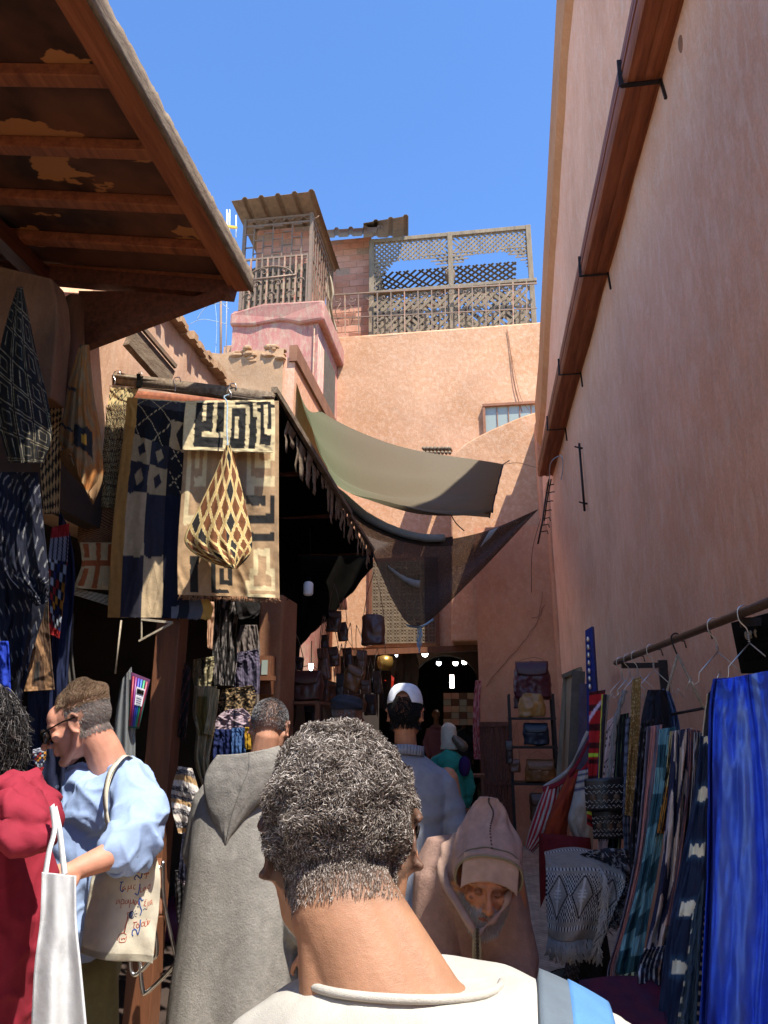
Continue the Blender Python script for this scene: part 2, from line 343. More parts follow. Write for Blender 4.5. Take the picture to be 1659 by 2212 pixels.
def plc(pts, t):
    n = len(pts)-1
    if n < 2: return pl(pts, t)
    k = min(int(t*n), n-1); f = t*n-k; p0 = pts[max(k-1, 0)]; p1 = pts[k]; p2 = pts[k+1]; p3 = pts[min(k+2, n)]
    return tuple(.5*((2*b)+(c-a)*f+(2*a-5*b+4*c-d)*f*f+(3*b-a-3*c+d)*f**3) for a, b, c, d in zip(p0, p1, p2, p3))
def hang(name, label, cat, y, L, R, col, nu=40, nv=60, fold=(3, .02), y2=None, mat='cloth', thick=.003, parent=None, group=None, seed=0, bow=0, rag=0, jag=0):
    """a cloth hanging near the plane y, between left and right edges given as outlines; real folds in depth"""
    mb = MB(); fr, am = fold
    def fn(u, v):
        a = plc(L, v); b = plc(R, v); px = a[0]+(b[0]-a[0])*u; py = a[1]+(b[1]-a[1])*u
        if jag and v > .999: py += jag*(random.random()-.3)
        yy = y + ((y2-y)*v if y2 is not None else 0)
        uw = u+.12*nz(u*3, v*1.5, seed); d = am*(math.sin(2*math.pi*fr*uw + seed + 1.3*nz(v*2.2, seed)) * (.35+.65*v)*(.75+.6*nz(u*4, seed, 3)) + .8*nz(u*fr*2, v*3, seed*1.7) + .5*max(0, 1-abs(nz(u*fr*1.3, v*2.5, seed+9))*4)**2) + bow*math.sin(math.pi*u)
        d += .35*am*nz(u*14, v*16, seed)
        return at(px, py, y=yy-d)
    mb.grid(fn, nu, nv, col)
    o = mb.build(name, mat, parent, True, thick)
    if not parent: tag(o, label, cat, group)
    return o
def wire(pts, r=.003, n=5, col=None, mb=None, sag=0, k=12):
    mb = mb or MB(); P = [Vector(p) for p in pts]
    if len(P) == 2 and sag:
        P = [P[0].lerp(P[1], i/k) - Vector((0, 0, sag*4*(i/k)*(1-i/k))) for i in range(k+1)]
    return mb.tube(P, r, n, col)
def smoothpts(pts, k=6):
    n = (len(pts)-1)*k; return [Vector(plc([tuple(p) for p in pts], i/n)) for i in range(n+1)]
def noisefold(p, s=7, a=.01, z=.4): return a*nz(p.x*s, p.y*s, p.z*s*z)

def ribbon(mb, pts, w, side, col=None):
    """flat strap along a path"""
    P = [Vector(p) for p in pts]; sd = Vector(side).normalized(); n = len(P)-1
    def fn(u, v):
        k = min(int(v*n), n-1); p = P[k].lerp(P[k+1], v*n-k); t = (P[k+1]-P[k]).normalized(); s = sd-t*sd.dot(t)
        s = s.normalized() if s.length > 1e-4 else sd
        return p+s*(w*(u-.5))
    mb.grid(fn, 2, n*2, (lambda u, v: col) if col else None)
    return mb

def rid(p, s, a, z=1.0):
    """sharp-crested creases"""
    return a*max(0, 1-abs(noise.noise(Vector((p.x*s, p.y*s, p.z*s*z))))*3.2)**2
# ================================================================ the setting
g = MB(); g.grid(lambda u, v: Vector((-60+120*u, -40+120*v, .012*nz(u*90, v*90))), 60, 60)
struct(g.build('ground', 'paving', None, False))
# ---- long rendered wall along the right side
wr = thing('rendered_wall', 'tall pink rendered wall running along the right side of the alley, with a projecting cornice band', 'wall', (1.3, 6, 0))
TOP = [(-9, 3.3), (-.2, 3.3), (.35, 3.6), (.7, 4.4), (2.0, 4.9), (2.12, 9.4), (4, 9.3), (6.2, 9.0), (9, 7.8), (10.6, 7.0), (12.0, 6.72), (13.6, 6.6)]
def ztop(y):
    for (a, za), (b, zb) in zip(TOP, TOP[1:]):
        if a <= y <= b: return za+(zb-za)*(y-a)/(b-a)
    return TOP[-1][1] if y > 0 else TOP[0][1]
ys = sorted(set([a for a, _ in TOP] + [-9+.25*i for i in range(91)]))
mb = MB(); vs = []; NZ = 26
for y in ys:
    zt = ztop(y)
    for k in range(NZ+1):
        z = zt*k/NZ; vs.append(Vector((wallx(y)+.012*nz(y*1.1, z*1.1)+.004*nz(y*5, z*5), y, z)))
fs = [(i*(NZ+1)+k, i*(NZ+1)+k+1, (i+1)*(NZ+1)+k+1, (i+1)*(NZ+1)+k) for i in range(len(ys)-1) for k in range(NZ)]
mb.add(vs, fs)
top = MB()
for (a, za), (b, zb) in zip(TOP, TOP[1:]):
    top.add([(wallx(a), a, za), (1.9, a, za), (1.9, b, zb), (wallx(b), b, zb), (1.9, a, 0), (1.9, b, 0)], [(0, 1, 2, 3), (1, 4, 5, 2)])
mb.add(top.v, top.f); mb.add([(wallx(-9), -9, 0), (1.9, -9, 0), (1.9, -9, 3.3), (wallx(-9), -9, 3.3)], [(0, 1, 2, 3)])
mb.add([(wallx(2.12)-.001, 2.12, 0), (1.9, 2.12, 0), (1.9, 2.12, 9.4), (wallx(2.12), 2.12, 9.4)], [(0, 1, 2, 3)])
mb.build('wall', 'pink_wall', wr)
cb = MB()    # cornice band just below the top, ending in a step at the far end
for (a, za), (b, zb) in zip(TOP[5:], TOP[6:]):
    e = min(b, 11.7)
    if a >= e: continue
    zc = za+(zb-za)*(e-a)/(b-a)
    x0, x1 = wallx(a), wallx(e)
    cb.add([(x0+.02, a, za-.75), (x0-.07, a, za-.62), (x0-.07, a, za+.05), (x0+.02, a, za+.05), (x1+.02, e, zc-.75), (x1-.07, e, zc-.62), (x1-.07, e, zc+.05), (x1+.02, e, zc+.05)],
           [(0, 1, 5, 4), (1, 2, 6, 5), (2, 3, 7, 6), (4, 5, 6, 7), (3, 2, 1, 0)])
cb.build('cornice', 'pink_band', wr, False)
ps = MB(); ps.box((wallx(12.2)-.06, 11.9, 0), (1.2, 12.35, 6.6)); ps.box((wallx(11.2)-.035, 10.9, 0), (1.2, 11.3, 5.2)); ps.build('pilaster', 'buttress', wr, False, bevel=.02)
# bits fixed in the wall
hb = MB(); p0, p1 = atwall(1251, 958, .03), atwall(1263, 1104, .03); hb.tube([p0, p1], .012, 6)
for p in (p0+Vector((0, 0, -.05)), p1+Vector((0, 0, .08))): hb.bar(p, p+Vector((.06, .02, 0)), .02, .015); hb.bar(p, p+Vector((-.05, 0, .02)), .012, .012)
tag(hb.build('iron_bar', 'dark_iron', None), 'slim upright dark iron bar fixed to the pink wall below the wooden beam', 'bar')
for px, py, sz in ((1471, 95, .05),):
    n = MB(); c = atwall(px, py, .0); n.ell(c, (.012, sz*.6, sz)); tag(n.build('wall_patch', 'brown_trim', None), 'small rough brown patch high on the pink wall near the top right of the view', 'patch')
# ---- wooden beam box along the wall, held by five iron straps
bw = thing('beam_box', 'long grooved reddish wooden beam held to the pink wall by dark iron straps', 'beam', (.95, 6.6, 5.1))
b = MB(); ya, yb = 1.2, 10.3
prof = [(0, 0), (-.035, 0), (-.04, .012), (-.07, .012), (-.075, 0), (-.11, 0), (-.113, .012), (-.15, .012), (-.153, 0), (-.19, 0), (-.205, .018), (-.21, .05), (-.198, .055), (-.198, .08), (-.21, .085), (-.21, .12), (-.19, .125), (-.19, .15), (-.205, .155), (-.205, .2), (0, .23)]
n = 40; vs = []
for i in range(n+1):
    y = ya+(yb-ya)*i/n
    for px, pz in prof: vs.append((wallx(y)+.03+px*1.16+.004*nz(y*2, px*30), y, 5.08+pz+.006*nz(y*1.5, pz*9)))
m = len(prof); b.add(vs, [(i*m+k, i*m+k+1, (i+1)*m+k+1, (i+1)*m+k) for i in range(n) for k in range(m-1)] + [tuple(range(m)), tuple(range((n+1)*m-1, n*m-1, -1))])
b.build('beam', 'beamwood', bw, 'auto')
for py, q in ((175, .045), (590, .035), (805, .03), (925, .028)):
    c = atwall(1400 if py < 200 else 1310 if py < 600 else 1255 if py < 810 else 1230, py, .0); y = at(1400-(py-175)*.24, py, z=5.08).y; X = wallx(y)
    k = MB(); k.bar((X-.0, y, 5.068), (X-.225, y, 5.068), q*.6, .008); k.bar((X-.222, y, 5.065), (X-.218, y, 5.25), q*.6, .008); k.bar((X-.008, y, 5.08), (X-.008, y-.05, 4.9), .016, .014)
    k.build('strap', 'dark_iron', bw, False)
# ---- iron hooks and wires below the beam's far end
hk = thing('hook_rack', 'rusty iron rack of hooks hanging under the far end of the wooden beam', 'rack', (.8, 10.3, 4.4))
h = MB(); a = at(1186, 1035, y=10.25); z2 = at(1162, 1175, y=10.25); h.tube([a, at(1178, 1080, y=10.25), at(1172, 1125, y=10.25), z2], .013, 6); h.tube([a+Vector((.03, 0, 0)), at(1181, 1085, y=10.3), at(1176, 1125, y=10.3)], .01, 6); h.build('stem', 'dark_iron', hk)
for i, t in enumerate((.1, .22, .36, .5, .62, .72, .82)):
    q = a.lerp(z2, t); k = MB(); k.tube([q, q+Vector((.1, -.02, .01)), q+Vector((.11, -.02, -.04 if i > 3 else .0))], .008, 5); k.build('hook', 'dark_iron', hk)
def wirething(pts, label, r=.004, mat='dark_iron', k=8, name='wire'):
    return tag(wire(smoothpts(pts, k), r).build(name, mat, None), label, 'wire')
wirething([at(1187, 1040, y=10.2), at(1190, 1000, y=9.5), atwall(1212, 985, .05), atwall(1216, 1010, .03), atwall(1212, 1035, .02)], 'thin pale wire looping beside the end of the wooden beam', .006, 'bluerope')
wirething([at(1195, 1010, y=10), at(1160, 1010, y=11), at(1120, 1000, y=12), at(1090, 1003, y=10.7)], 'thin dark wire from the beam end to the corner of the olive sail', .004)
wirething([at(1168, 1120, y=11.4), at(1150, 1190, y=11.4), at(1148, 1280, y=11.4)], 'dark cable hanging down the pink corner wall', .004)
# ---- rear building with the arched passage
D = 13.0
rb = thing('rear_house', 'sunlit pink rendered house closing the end of the alley, over a dark passage', 'house', (-1, D, 0))
def pt(px, py, y=D): return at(px, py, y=y)
f = MB(); TL = pt(640, 722); TR = Vector((1.6, D, 9.02)); bl = at(640, 1420, y=D); xl, xr = -5.2, 1.6
zt = 9.1; zo = at(900, 1397, y=D).z; xo0 = at(735, 1500, y=D).x; xo1 = at(1032, 1500, y=D).x
f.grid(lambda u, v: Vector((xl+(xr-xl)*u, D+.02*nz(u*5, v*6), zo+(zt+.06*nz(u*9)-zo)*v)), 60, 50)
f.grid(lambda u, v: Vector((xl+(xo0-xl)*u, D+.02*nz(u*5, v*6), zo*v)), 20, 12)
f.box((xl, D+.03, zt-.02), (xr, D+.35, zt+.05)); f.box((xl, D+.03, zo-.02), (xr, D+.45, zo+.1))
f.build('wall', 'facade', rb)
lm = MB(); lm.bar(at(735, 1412, y=D-.06), at(1034, 1400, y=D-.06), .16, .1); lm.build('lintel', 'shopwood', rb, False)
# patterned iron window
def px2(x0, y0, x1, y1, y=D): return at(x0, y0, y=y), at(x1, y1, y=y)
wn = MB(); A = at(805, 1215, y=D-.02); B = at(942, 1388, y=D-.02); wn.box((A.x, D-.03, B.z), (B.x, D+.01, A.z)); win = wn.build('window', 'shopwood', rb, False)
wf = MB(); wf.box((A.x-.06, D-.07, B.z-.05), (A.x, D, A.z+.05)); wf.box((B.x, D-.07, B.z-.05), (B.x+.06, D, A.z+.05)); wf.box((A.x, D-.07, A.z), (B.x, D, A.z+.06)); wf.build('frame', 'shopwood', win, False)
wg = MB(); nx = 9; nzz = 12; dx = (B.x-A.x)/nx; dz = (A.z-B.z)/nzz
for i in range(nx+1): wg.bar((A.x+dx*i, D-.06, B.z), (A.x+dx*i, D-.06, A.z), .014, .014)
for j in range(nzz+1): wg.bar((A.x, D-.062, B.z+dz*j), (B.x, D-.062, B.z+dz*j), .014, .014)
for i in range(nx):
    for j in range(nzz):
        c = Vector((A.x+dx*(i+.5), D-.064, B.z+dz*(j+.5)))
        for s1 in (-1, 1):
            for s2 in (-1, 1):
                cc = c+Vector((s1*dx*.2, 0, s2*dz*.22)); wg.tube([cc+Vector((math.cos(t)*dx*.2, 0, math.sin(t)*dz*.2)) for t in [k*math.pi/3 for k in range(6)]], .007, 4, closed=True)
wg.build('grille', 'grey_wood', win, False)
# high window with four panes
A = at(1048, 882, y=D); B = at(1155, 925, y=D)
w2 = MB(); w2.box((A.x, D-.03, B.z-.3), (B.x+.1, D+.01, A.z)); wo = w2.build('window', 'window_glass', rb, False)
w3 = MB(); w3.box((A.x-.05, D-.09, B.z-.3), (A.x, D, A.z)); w3.box((A.x-.05, D-.1, A.z), (B.x+.1, D, A.z+.05))
for i in range(1, 5): w3.box((A.x+i*.21, D-.05, B.z-.3), (A.x+i*.21+.015, D-.02, A.z))
w3.build('frame', 'brown_trim', wo, False)
for (x0, y0, x1, y1) in ((1099, 722, 1140, 890), (1108, 800, 1150, 905)):
    pass
wirething([pt(1095, 712, D-.03), pt(1100, 740, D-.03), pt(1112, 830, D-.03), pt(1128, 890, D-.03)], 'brown cable running down the rear house from the roof lattice to the high window', .008, 'brown_trim')
wirething([pt(1103, 760, D-.03), pt(1122, 850, D-.03), pt(1142, 886, D-.03)], 'second thinner cable beside the brown one on the rear house', .005, 'brown_trim')
# lower volume with a curved top
lv = thing('curved_wall', 'lower pink rendered wall with a curved sloping top in front of the rear house', 'wall', (.2, 12.3, 3))
Y1 = 12.3; crv = [(975, 1180), (972, 992), (985, 975), (1005, 958), (1030, 943), (1060, 928), (1090, 915), (1120, 902), (1145, 893), (1160, 889), (1200, 885), (1200, 1200), (1060, 1397), (975, 1397)]
P_ = [at(x, y, y=Y1) for x, y in crv]; P_[-1].z = P_[-2].z = zo; P_[-2].x = 1.15; P_[-3].x = 1.15; P_[-4].x = 1.15
m_ = MB(); m_.poly(P_, (0, .68, 0)); m_.build('wall', 'facade', lv, False, bevel=.03)
ti = MB()
for i in range(8):
    x = at(915+i*8, 968, y=Y1-.05); ti.tube([x, x+Vector((0, .45, .12))], .035, 8)
    ti.tube([x+Vector((0, 0, -.08)), x+Vector((0, .1, -.06))], .03, 8)
tiles = ti.build('roof_tiles', 'grey_wood', None); tag(tiles, 'short row of weathered roof tiles above the olive sail', 'roof tiles')
# buttress, right of the passage
bt = thing('buttress', 'pink rendered wall pier with a long crack, right of the dark passage', 'wall', (.4, 11.6, 0))
xb = at(1032, 1400, y=11.55).x; m_ = MB(); vs = []
m_.grid(lambda u, v: Vector((xb+(1.1-xb)*u, 11.55+.015*nz(u*4, v*9), at(1030, 1140, y=11.55).z*v)), 20, 60)
zb = at(1030, 1140, y=11.55).z; m_.box((xb, 11.56, 0), (1.1, 12.28, zb)); m_.build('pier', 'buttress', bt)
def crack(pts, y, label):
    q = []
    for i in range(len(pts)-1):
        for k in range(5):
            t = k/5; x = pts[i][0]+(pts[i+1][0]-pts[i][0])*t; z = pts[i][1]+(pts[i+1][1]-pts[i][1])*t; q.append(at(x+random.uniform(-2, 2), z+random.uniform(-2.5, 2.5), y=y))
    return wire(q, .0045, 4)
cm = crack([(1172, 1280), (1165, 1340), (1120, 1400), (1075, 1450), (1045, 1490)], 11.54, ''); c2 = crack([(1148, 1335), (1168, 1330), (1178, 1300)], 11.54, ''); cm.add(c2.v, c2.f)
cm.build('crack', 'brown_trim', bt)
dr = thing('shutter_door', 'dark reddish wooden double door at the foot of the pink pier', 'door', (at(1070, 1600, y=11.5).x, 11.5, 0))
zd = at(1070, 1570, y=11.5).z; x0, x1 = xb-.02, at(1102, 1600, y=11.5).x; n = 6
dd = MB()
for i in range(n): dd.box((x0+(x1-x0)*i/n+.004, 11.47, 0), (x0+(x1-x0)*(i+1)/n-.004, 11.53, zd))
dd.build('boards', 'woodred', dr, False); e = MB(); e.box((x0-.03, 11.44, zd), (x1+.03, 11.54, zd+.07)); e.box((x0, 11.44, zd*.5), (x1, 11.47, zd*.5+.06)); e.build('rail', 'woodred', dr, False)
# ---- passage behind the house
pg = thing('covered_passage', 'dark vaulted passage beneath the rear house', 'passage', (-1, 17, 0))
m_ = MB(); X0, X1, Y2, ZT = -5.5, 1.3, 24.0, 3.6
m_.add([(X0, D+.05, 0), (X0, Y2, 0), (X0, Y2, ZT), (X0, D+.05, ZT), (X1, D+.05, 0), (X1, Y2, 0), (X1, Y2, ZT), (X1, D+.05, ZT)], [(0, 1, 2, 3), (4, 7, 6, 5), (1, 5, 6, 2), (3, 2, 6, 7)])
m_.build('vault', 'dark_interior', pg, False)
# inner arch wall
ya = 14.6; ac = at(968, 1460, y=ya); xa0, xa1 = at(895, 1460, y=ya).x, at(1030, 1460, y=ya).x; zc = at(968, 1470, y=ya).z; ra = (xa1-xa0)/2; xm = (xa0+xa1)/2
arc = [Vector((xm+ra*math.cos(t), ya, zc+ra*.78*math.sin(t))) for t in [math.pi*k/16 for k in range(17)]]
m_ = MB(); outer = []
for p in arc:
    outer.append(Vector((p.x+(p.x-xm)*1.6, ya, ZT)))
vs = arc+outer; m_.add(vs, [(i, i+1, i+18, i+17) for i in range(16)])
m_.add([(xa1, ya, 0), (X1, ya, 0), (X1, ya, ZT), (xa1+ra*1.6, ya, ZT), (xa1, ya, zc)], [(0, 1, 2, 3, 4)]); m_.add([(X0, ya, zc-.02), (xa0, ya, zc-.02), (xa0-ra*1.6, ya, ZT), (X0, ya, ZT)], [(0, 1, 2, 3)])
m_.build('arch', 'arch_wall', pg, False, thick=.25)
# ---- roof terrace: brick wall, railing, pergola
br = thing('brick_wall', 'hollow red brick wall on the roof terrace between the iron cage and the wooden lattice', 'brick wall', (-2.6, D+.6, 9.1))
def bricks(mb, mbm, O, U, W, H, bw=.30, bh=.155, seed=1, N=None, dep=.05):
    rnd = random.Random(seed); U = Vector(U).normalized(); Nn = N
    r = 0; z = 0
    while z < H-.02:
        x = -(r % 2)*bw/2
        hh = min(bh, H-z)
        while x < W:
            a = max(x, 0)+.006; b2 = min(x+bw, W)-.006
            if b2-a > .03:
                j = rnd.uniform(0, .02); p = O+U*a+Vector((0, 0, z+.006)); q = O+U*b2+Vector((0, 0, z+hh-.01)); vs = []
                for s in (0, 1):
                    o = Nn*(j if s == 0 else -dep)
                    vs += [p+o, p+U*(b2-a)+o, q+o, q-U*(b2-a)+o]
                mb.add(vs, [(0, 1, 2, 3), (7, 6, 5, 4), (0, 4, 5, 1), (1, 5, 6, 2), (2, 6, 7, 3), (3, 7, 4, 0)])
                if rnd.random() < .5 and mbm is not None:
                    for k in range(4):
                        zz = .03+k*.03
                        if zz < hh-.02: mb.bar(p+Vector((0, 0, zz))+Nn*(j+.004), p+U*(b2-a)+Vector((0, 0, zz))+Nn*(j+.004), .008, .008)
            x += bw
        z += bh; r += 1
    if mbm is not None: mbm.add([O-Nn*.012, O+U*W-Nn*.012, O+U*W+Vector((0, 0, H))-Nn*.012, O+Vector((0, 0, H))-Nn*.012], [(0, 1, 2, 3)])
NY = Vector((0, -1, 0)); A = at(708, 722, y=D+.5); B = at(802, 512, y=D+.5); bb = MB(); mm = MB()
bricks(bb, mm, Vector((A.x, D+.5, 8.9)), (1, 0, 0), B.x-A.x, B.z-8.9, N=NY, seed=3); bb.build('bricks', 'brick', br, False); mm.build('mortar', 'mortar', br, False, thick=.03)
def corr(name, label, poly, up, mat='rust_roof', pitch=.25):
    """trapezoid-ribbed sheet: poly = p00,p10,p11,p01; ribs run from edge 0 to edge 1"""
    p00, p10, p11, p01 = [Vector(p) for p in poly]; W = (p10-p00).length; n = max(2, int(W/pitch)); us = []
    for i in range(n): us += [(i/n, 0), ((i+.62)/n, 0), ((i+.72)/n, 1), ((i+.88)/n, 1)]
    us.append((1, 0)); vs = []
    for v in range(7):
        t = v/6
        for u, h in us: vs.append(p00.lerp(p10, u).lerp(p01.lerp(p11, u), t)+Vector(up)*(.05*h))
    m = len(us); mb = MB(); mb.add(vs, [(j*m+i, j*m+i+1, (j+1)*m+i+1, (j+1)*m+i) for j in range(6) for i in range(m-1)])
    return tag(mb.build(name, mat, None, False, .006), label, 'roof sheet')
UP = (0, 0, 1)
corr('roof_sheet', 'low corrugated metal roof sheet over the brick wall', [at(704, 514, y=D+.9), at(822, 507, y=D+.9), at(826, 490, y=D-.15), at(702, 497, y=D-.15)], UP)
corr('roof_sheet', 'bent weathered corrugated sheet sticking up beside the wooden lattice', [at(785, 513, y=D+.75), at(882, 513, y=D+.75), at(882, 466, y=D-.2), at(785, 482, y=D-.2)], (0, .2, .98), pitch=.3)
rl = thing('terrace_railing', 'wrought iron railing along the roof edge with scrolls between its bars', 'railing', (-1, D+.1, 9.1))
def rp(px, py): return at(px, py, y=D+.12)
t = MB(); t.bar(rp(712, 638), rp(800, 632), .03, .03); t.bar(rp(800, 632), rp(1160, 612), .03, .03); t.bar(rp(712, 688), rp(1160, 666), .02, .02); t.build('rail', 'old_iron', rl, False)
bars = [716, 745, 774] + [815+i*29.3 for i in range(12)]
for i, x in enumerate(bars):
    k = MB(); k.bar(rp(x, 636-.068*(x-716)), rp(x+1, 724-.03*(x-716)), .022, .022); k.build('bar', 'rust_iron' if i % 4 == 1 else 'old_iron', rl, False)
sc = MB()
for i in range(1, len(bars)-1, 2):
    for s in (-1, 1):
        c = rp(bars[i]+14*s, 646-.068*(bars[i]-716)); sc.tube([c+Vector((s*.09*math.exp(-tt*.25)*math.cos(tt), 0, -.03-.09*math.exp(-tt*.25)*math.sin(tt))) for tt in [k*.6 for k in range(14)]], .008, 4)
        c2 = rp(bars[i]+14*s, 700-.03*(bars[i]-716)); sc.tube([c+Vector((-s*.05, 0, -.12)), c.lerp(c2, .5)+Vector((s*.06, 0, 0)), c2], .008, 4)
sc.build('scrolls', 'old_iron', rl)
# wooden pergola of crossed laths
pe = thing('lattice_pergola', 'weathered grey wooden pergola of crossed laths with an open middle band, on the roof', 'pergola', (-.6, D+.3, 9.1))
def lat(mb, O, U, V, W, H, step, wd, th, clip=None, Nn=NY):
    """diagonal laths both ways inside a W x H panel"""
    U, V = Vector(U), Vector(V)
    for sgn in (1, -1):
        d = -H
        while d < W:
            if random.random() < .07: d += step; continue
            a = [max(d, 0), 0]; b_ = [min(d+H, W), 0]; a[1] = a[0]-d; b_[1] = b_[0]-d
            if sgn < 0: a[1] = H-a[1]; b_[1] = H-b_[1]
            n = 1 if not clip else 10; prev = None
            for k in range(n):
                s0, s1 = k/n, (k+1)/n; p = [a[i]+(b_[i]-a[i])*s0 for i in (0, 1)]; q = [a[i]+(b_[i]-a[i])*s1 for i in (0, 1)]
                if clip and not clip((p[0]+q[0])/2/W, (p[1]+q[1])/2/H): continue
                mb.bar(O+U*p[0]+V*p[1]+Nn*(.006*sgn), O+U*q[0]+V*q[1]+Nn*(.006*sgn), wd, th, up=Nn)
            d += step
y3 = D+.3
A = at(802, 636, y=y3); B = at(1158, 715, y=y3); O = Vector((A.x, y3, 9.0)); Wd = B.x-A.x; Hh = at(980, 622, y=y3).z-9.0
l = MB(); lat(l, O, (1, 0, 0), (0, 0, 1), Wd, Hh, .16, .06, .012); l.build('lower_lattice', 'grey_wood', pe, False)
l = MB(); lat(l, O+Vector((0, .5, 0)), (1, 0, 0), (0, 0, 1), Wd*.98, Hh*.9, .2, .09, .012); l.build('rear_lattice', 'dark_lattice', pe, False)
zu0 = at(980, 620, y=y3).z; zu1 = at(980, 503, y=y3).z; xA, xB = at(803, 560, y=y3).x, at(1145, 560, y=y3).x; WW = xB-xA
fr = MB()
for x in (xA, (xA+xB)/2+.02, xB): fr.box((x-.05, y3-.05, 9.0), (x+.05, y3+.05, zu1))
fr.box((xA, y3-.04, zu1-.09), (xB+.05, y3+.05, zu1)); fr.box((xA-.05, y3-.07, zu0-.05), (xB+.1, y3+.06, zu0+.02)); fr.build('frame', 'grey_wood', pe, False, bevel=.006)
def clipf(u, v):
    e = abs(((u*2) % 1)-.5)*2    # per bay: arch opening
    return v > .62-.25*max(0, e-.35)-(.55 if u < .12 else 0)*(1-u/.12)
l = MB(); lat(l, Vector((xA, y3, zu0)), (1, 0, 0), (0, 0, 1), WW, zu1-zu0-.08, .11, .035, .01, clip=clipf)
for j in range(7):
    z = zu0+(.22+.06*j)*(zu1-zu0)
    for bay in (0, 1):
        c0 = xA+WW*.5*bay; w = WW*.5; s = .5-.06*j*1.0
        l.bar((c0, y3-.01, z+.05), (c0+w*max(.05, .06*j), y3-.01, z+.05), .028, .01, up=NY); l.bar((c0+w*(1-max(.05, .06*j)), y3-.01, z+.05), (c0+w, y3-.01, z+.05), .028, .01, up=NY)
l.build('upper_lattice', 'grey_wood', pe, False)
zc_ = zu1-.25; l = MB(); lat(l, Vector((xA, y3+.9, zc_+.05)), (1, 0, 0), (0, 1, -.12), WW*.93, 1.3, .17, .05, .012, Nn=Vector((0, 0, -1))); l.build('roof_lattice', 'dark_lattice', pe, False)
l = MB(); lat(l, Vector((xA, y3+2.3, zu1-1.5)), (1, 0, 0), (0, 0, 1), WW*.3, 1.2, .12, .05, .012); l.build('back_lattice', 'dark_lattice', pe, False)
l = MB()
for x in (xA+.1, xA+WW*.35, xB-.9, xB-.1): l.box((x-.03, y3+2.25, 9), (x+.03, y3+2.33, zu1))
l.bar((xA+.6, y3+1.2, zu0+.35), (xA+2.4, y3+1.2, zu0+.4), .04, .05); l.bar((xA+.6, y3+1.4, zu0+.75), (xA+2.2, y3+1.3, zu0+.8), .04, .04); l.build('poles', 'shopwood', pe, False)
l = MB(); lat(l, Vector((xA+.02, y3+.1, 9)), (0, 1, 0), (0, 0, 1), 2.2, zu1-9.1, .16, .07, .01, Nn=Vector((1, 0, 0))); l.build('side_lattice', 'dark_lattice', pe, False)
ln = MB(); c = at(972, 595, y=y3+.5); ln.lathe([(.02, .17), (.1, .12), (.12, 0), (.1, -.12), (.02, -.17)], c, 8); ln.tube([c+Vector((0, 0, .17)), c+Vector((0, 0, .7))], .006, 5); tag(ln.build('lantern', 'old_iron', None), 'faceted metal lantern hanging inside the roof pergola', 'lantern')
# ---- pink house with iron cage, left of the rear house
ph = thing('pink_house', 'weathered red-pink rendered house block with a jutting top slab, under the iron cage', 'house', (-3.6, 12, 0))
xL, xR, yf = at(488, 665, y=11.2).x, at(700, 660, y=11.2).x, 11.2; zt2 = at(600, 655, y=11.2).z
m_ = MB(); m_.grid(lambda u, v: Vector((xL+.1+(xR-xL-.22)*u, yf+.12+.03*nz(u*5, v*8), (zt2-.02)*v)), 24, 60); m_.box((xL+.1, yf+.14, 0), (xR-.12, 13.1, zt2-.1)); m_.build('wall', 'red_pink', ph)
m_ = MB(); zs = at(600, 700, y=yf).z; vs = []
m_.poly([Vector((xL+.06, yf+.06, zs+.1)), Vector((xL+.5, yf+.06, zs+.06)), Vector((xL+1.0, yf+.06, zs+.12)), Vector((xL+1.35, yf+.06, zs+.02)), Vector((xR, yf, zs+.03)), Vector((xR, yf, zt2)), Vector((xL+.7, yf, zt2+.03)), Vector((xL+.06, yf+.06, zt2-.08))], (0, 1.9, 0)); m_.build('top_slab', 'red_pink', ph, False, bevel=.04)
m_ = MB(); m_.box((xR-.125, yf+.6, zs-1.6), (xR-.1, yf+1.5, zs-.25)); w_ = m_.build('window', 'dark_lattice', ph, False)
q = MB(); q.tube([(xL+1.62, yf+.09, zs-.02), (xL+1.62, yf+.09, 3)], .012, 5); q.build('pipe', 'rust_iron', ph)
cg = thing('iron_cage', 'rooftop iron cage of bars and scrolls round a brick hut under a corrugated roof', 'cage', (-3.5, 11.6, zt2))
yc = yf+.12; c0 = at(520, 650, y=yc).x; c1 = at(668, 650, y=yc).x; zc0 = zt2-.02; zc1 = at(600, 468, y=yc).z; zmid = at(600, 556, y=yc).z; dep = 1.75
fr = MB()
for x, y in ((c0, yc), (c1, yc), (c1, yc+dep), (c0, yc+dep)): fr.box((x-.03, y-.03, zc0), (x+.03, y+.03, zc1))
for z in (zc1-.03, zc1-.17, zmid): fr.bar((c0, yc, z), (c1, yc, z), .03, .04); fr.bar((c1, yc, z), (c1, yc+dep, z), .03, .04)
fr.build('frame', 'old_iron', cg, False)
for i in range(12):
    k = MB(); x = c0+(c1-c0)*(i+.5)/12; k.bar((x, yc-.01, zc0), (x, yc-.01, zmid), .03, .03); k.build('bar', 'rust_iron' if i % 3 == 1 or i == 9 else 'old_iron', cg, False)
for i in range(10):
    k = MB(); y = yc+dep*(i+.5)/10; k.bar((c1+.01, y, zc0), (c1+.01, y, zmid), .025, .025); k.build('bar', 'old_iron', cg, False)
k = MB()
for i in range(1, 7):
    x = c0+(c1-c0)*i/7; k.bar((x, yc, zmid), (x, yc, zmid+.75*(zc1-zmid) if i % 2 else zmid+.55*(zc1-zmid)), .022, .022)
    for j in range(3): z = zmid+.12+.28*j+(.14 if i % 2 else 0); k.bar((x-(c1-c0)/7, yc, z), (x, yc, z), .02, .02)
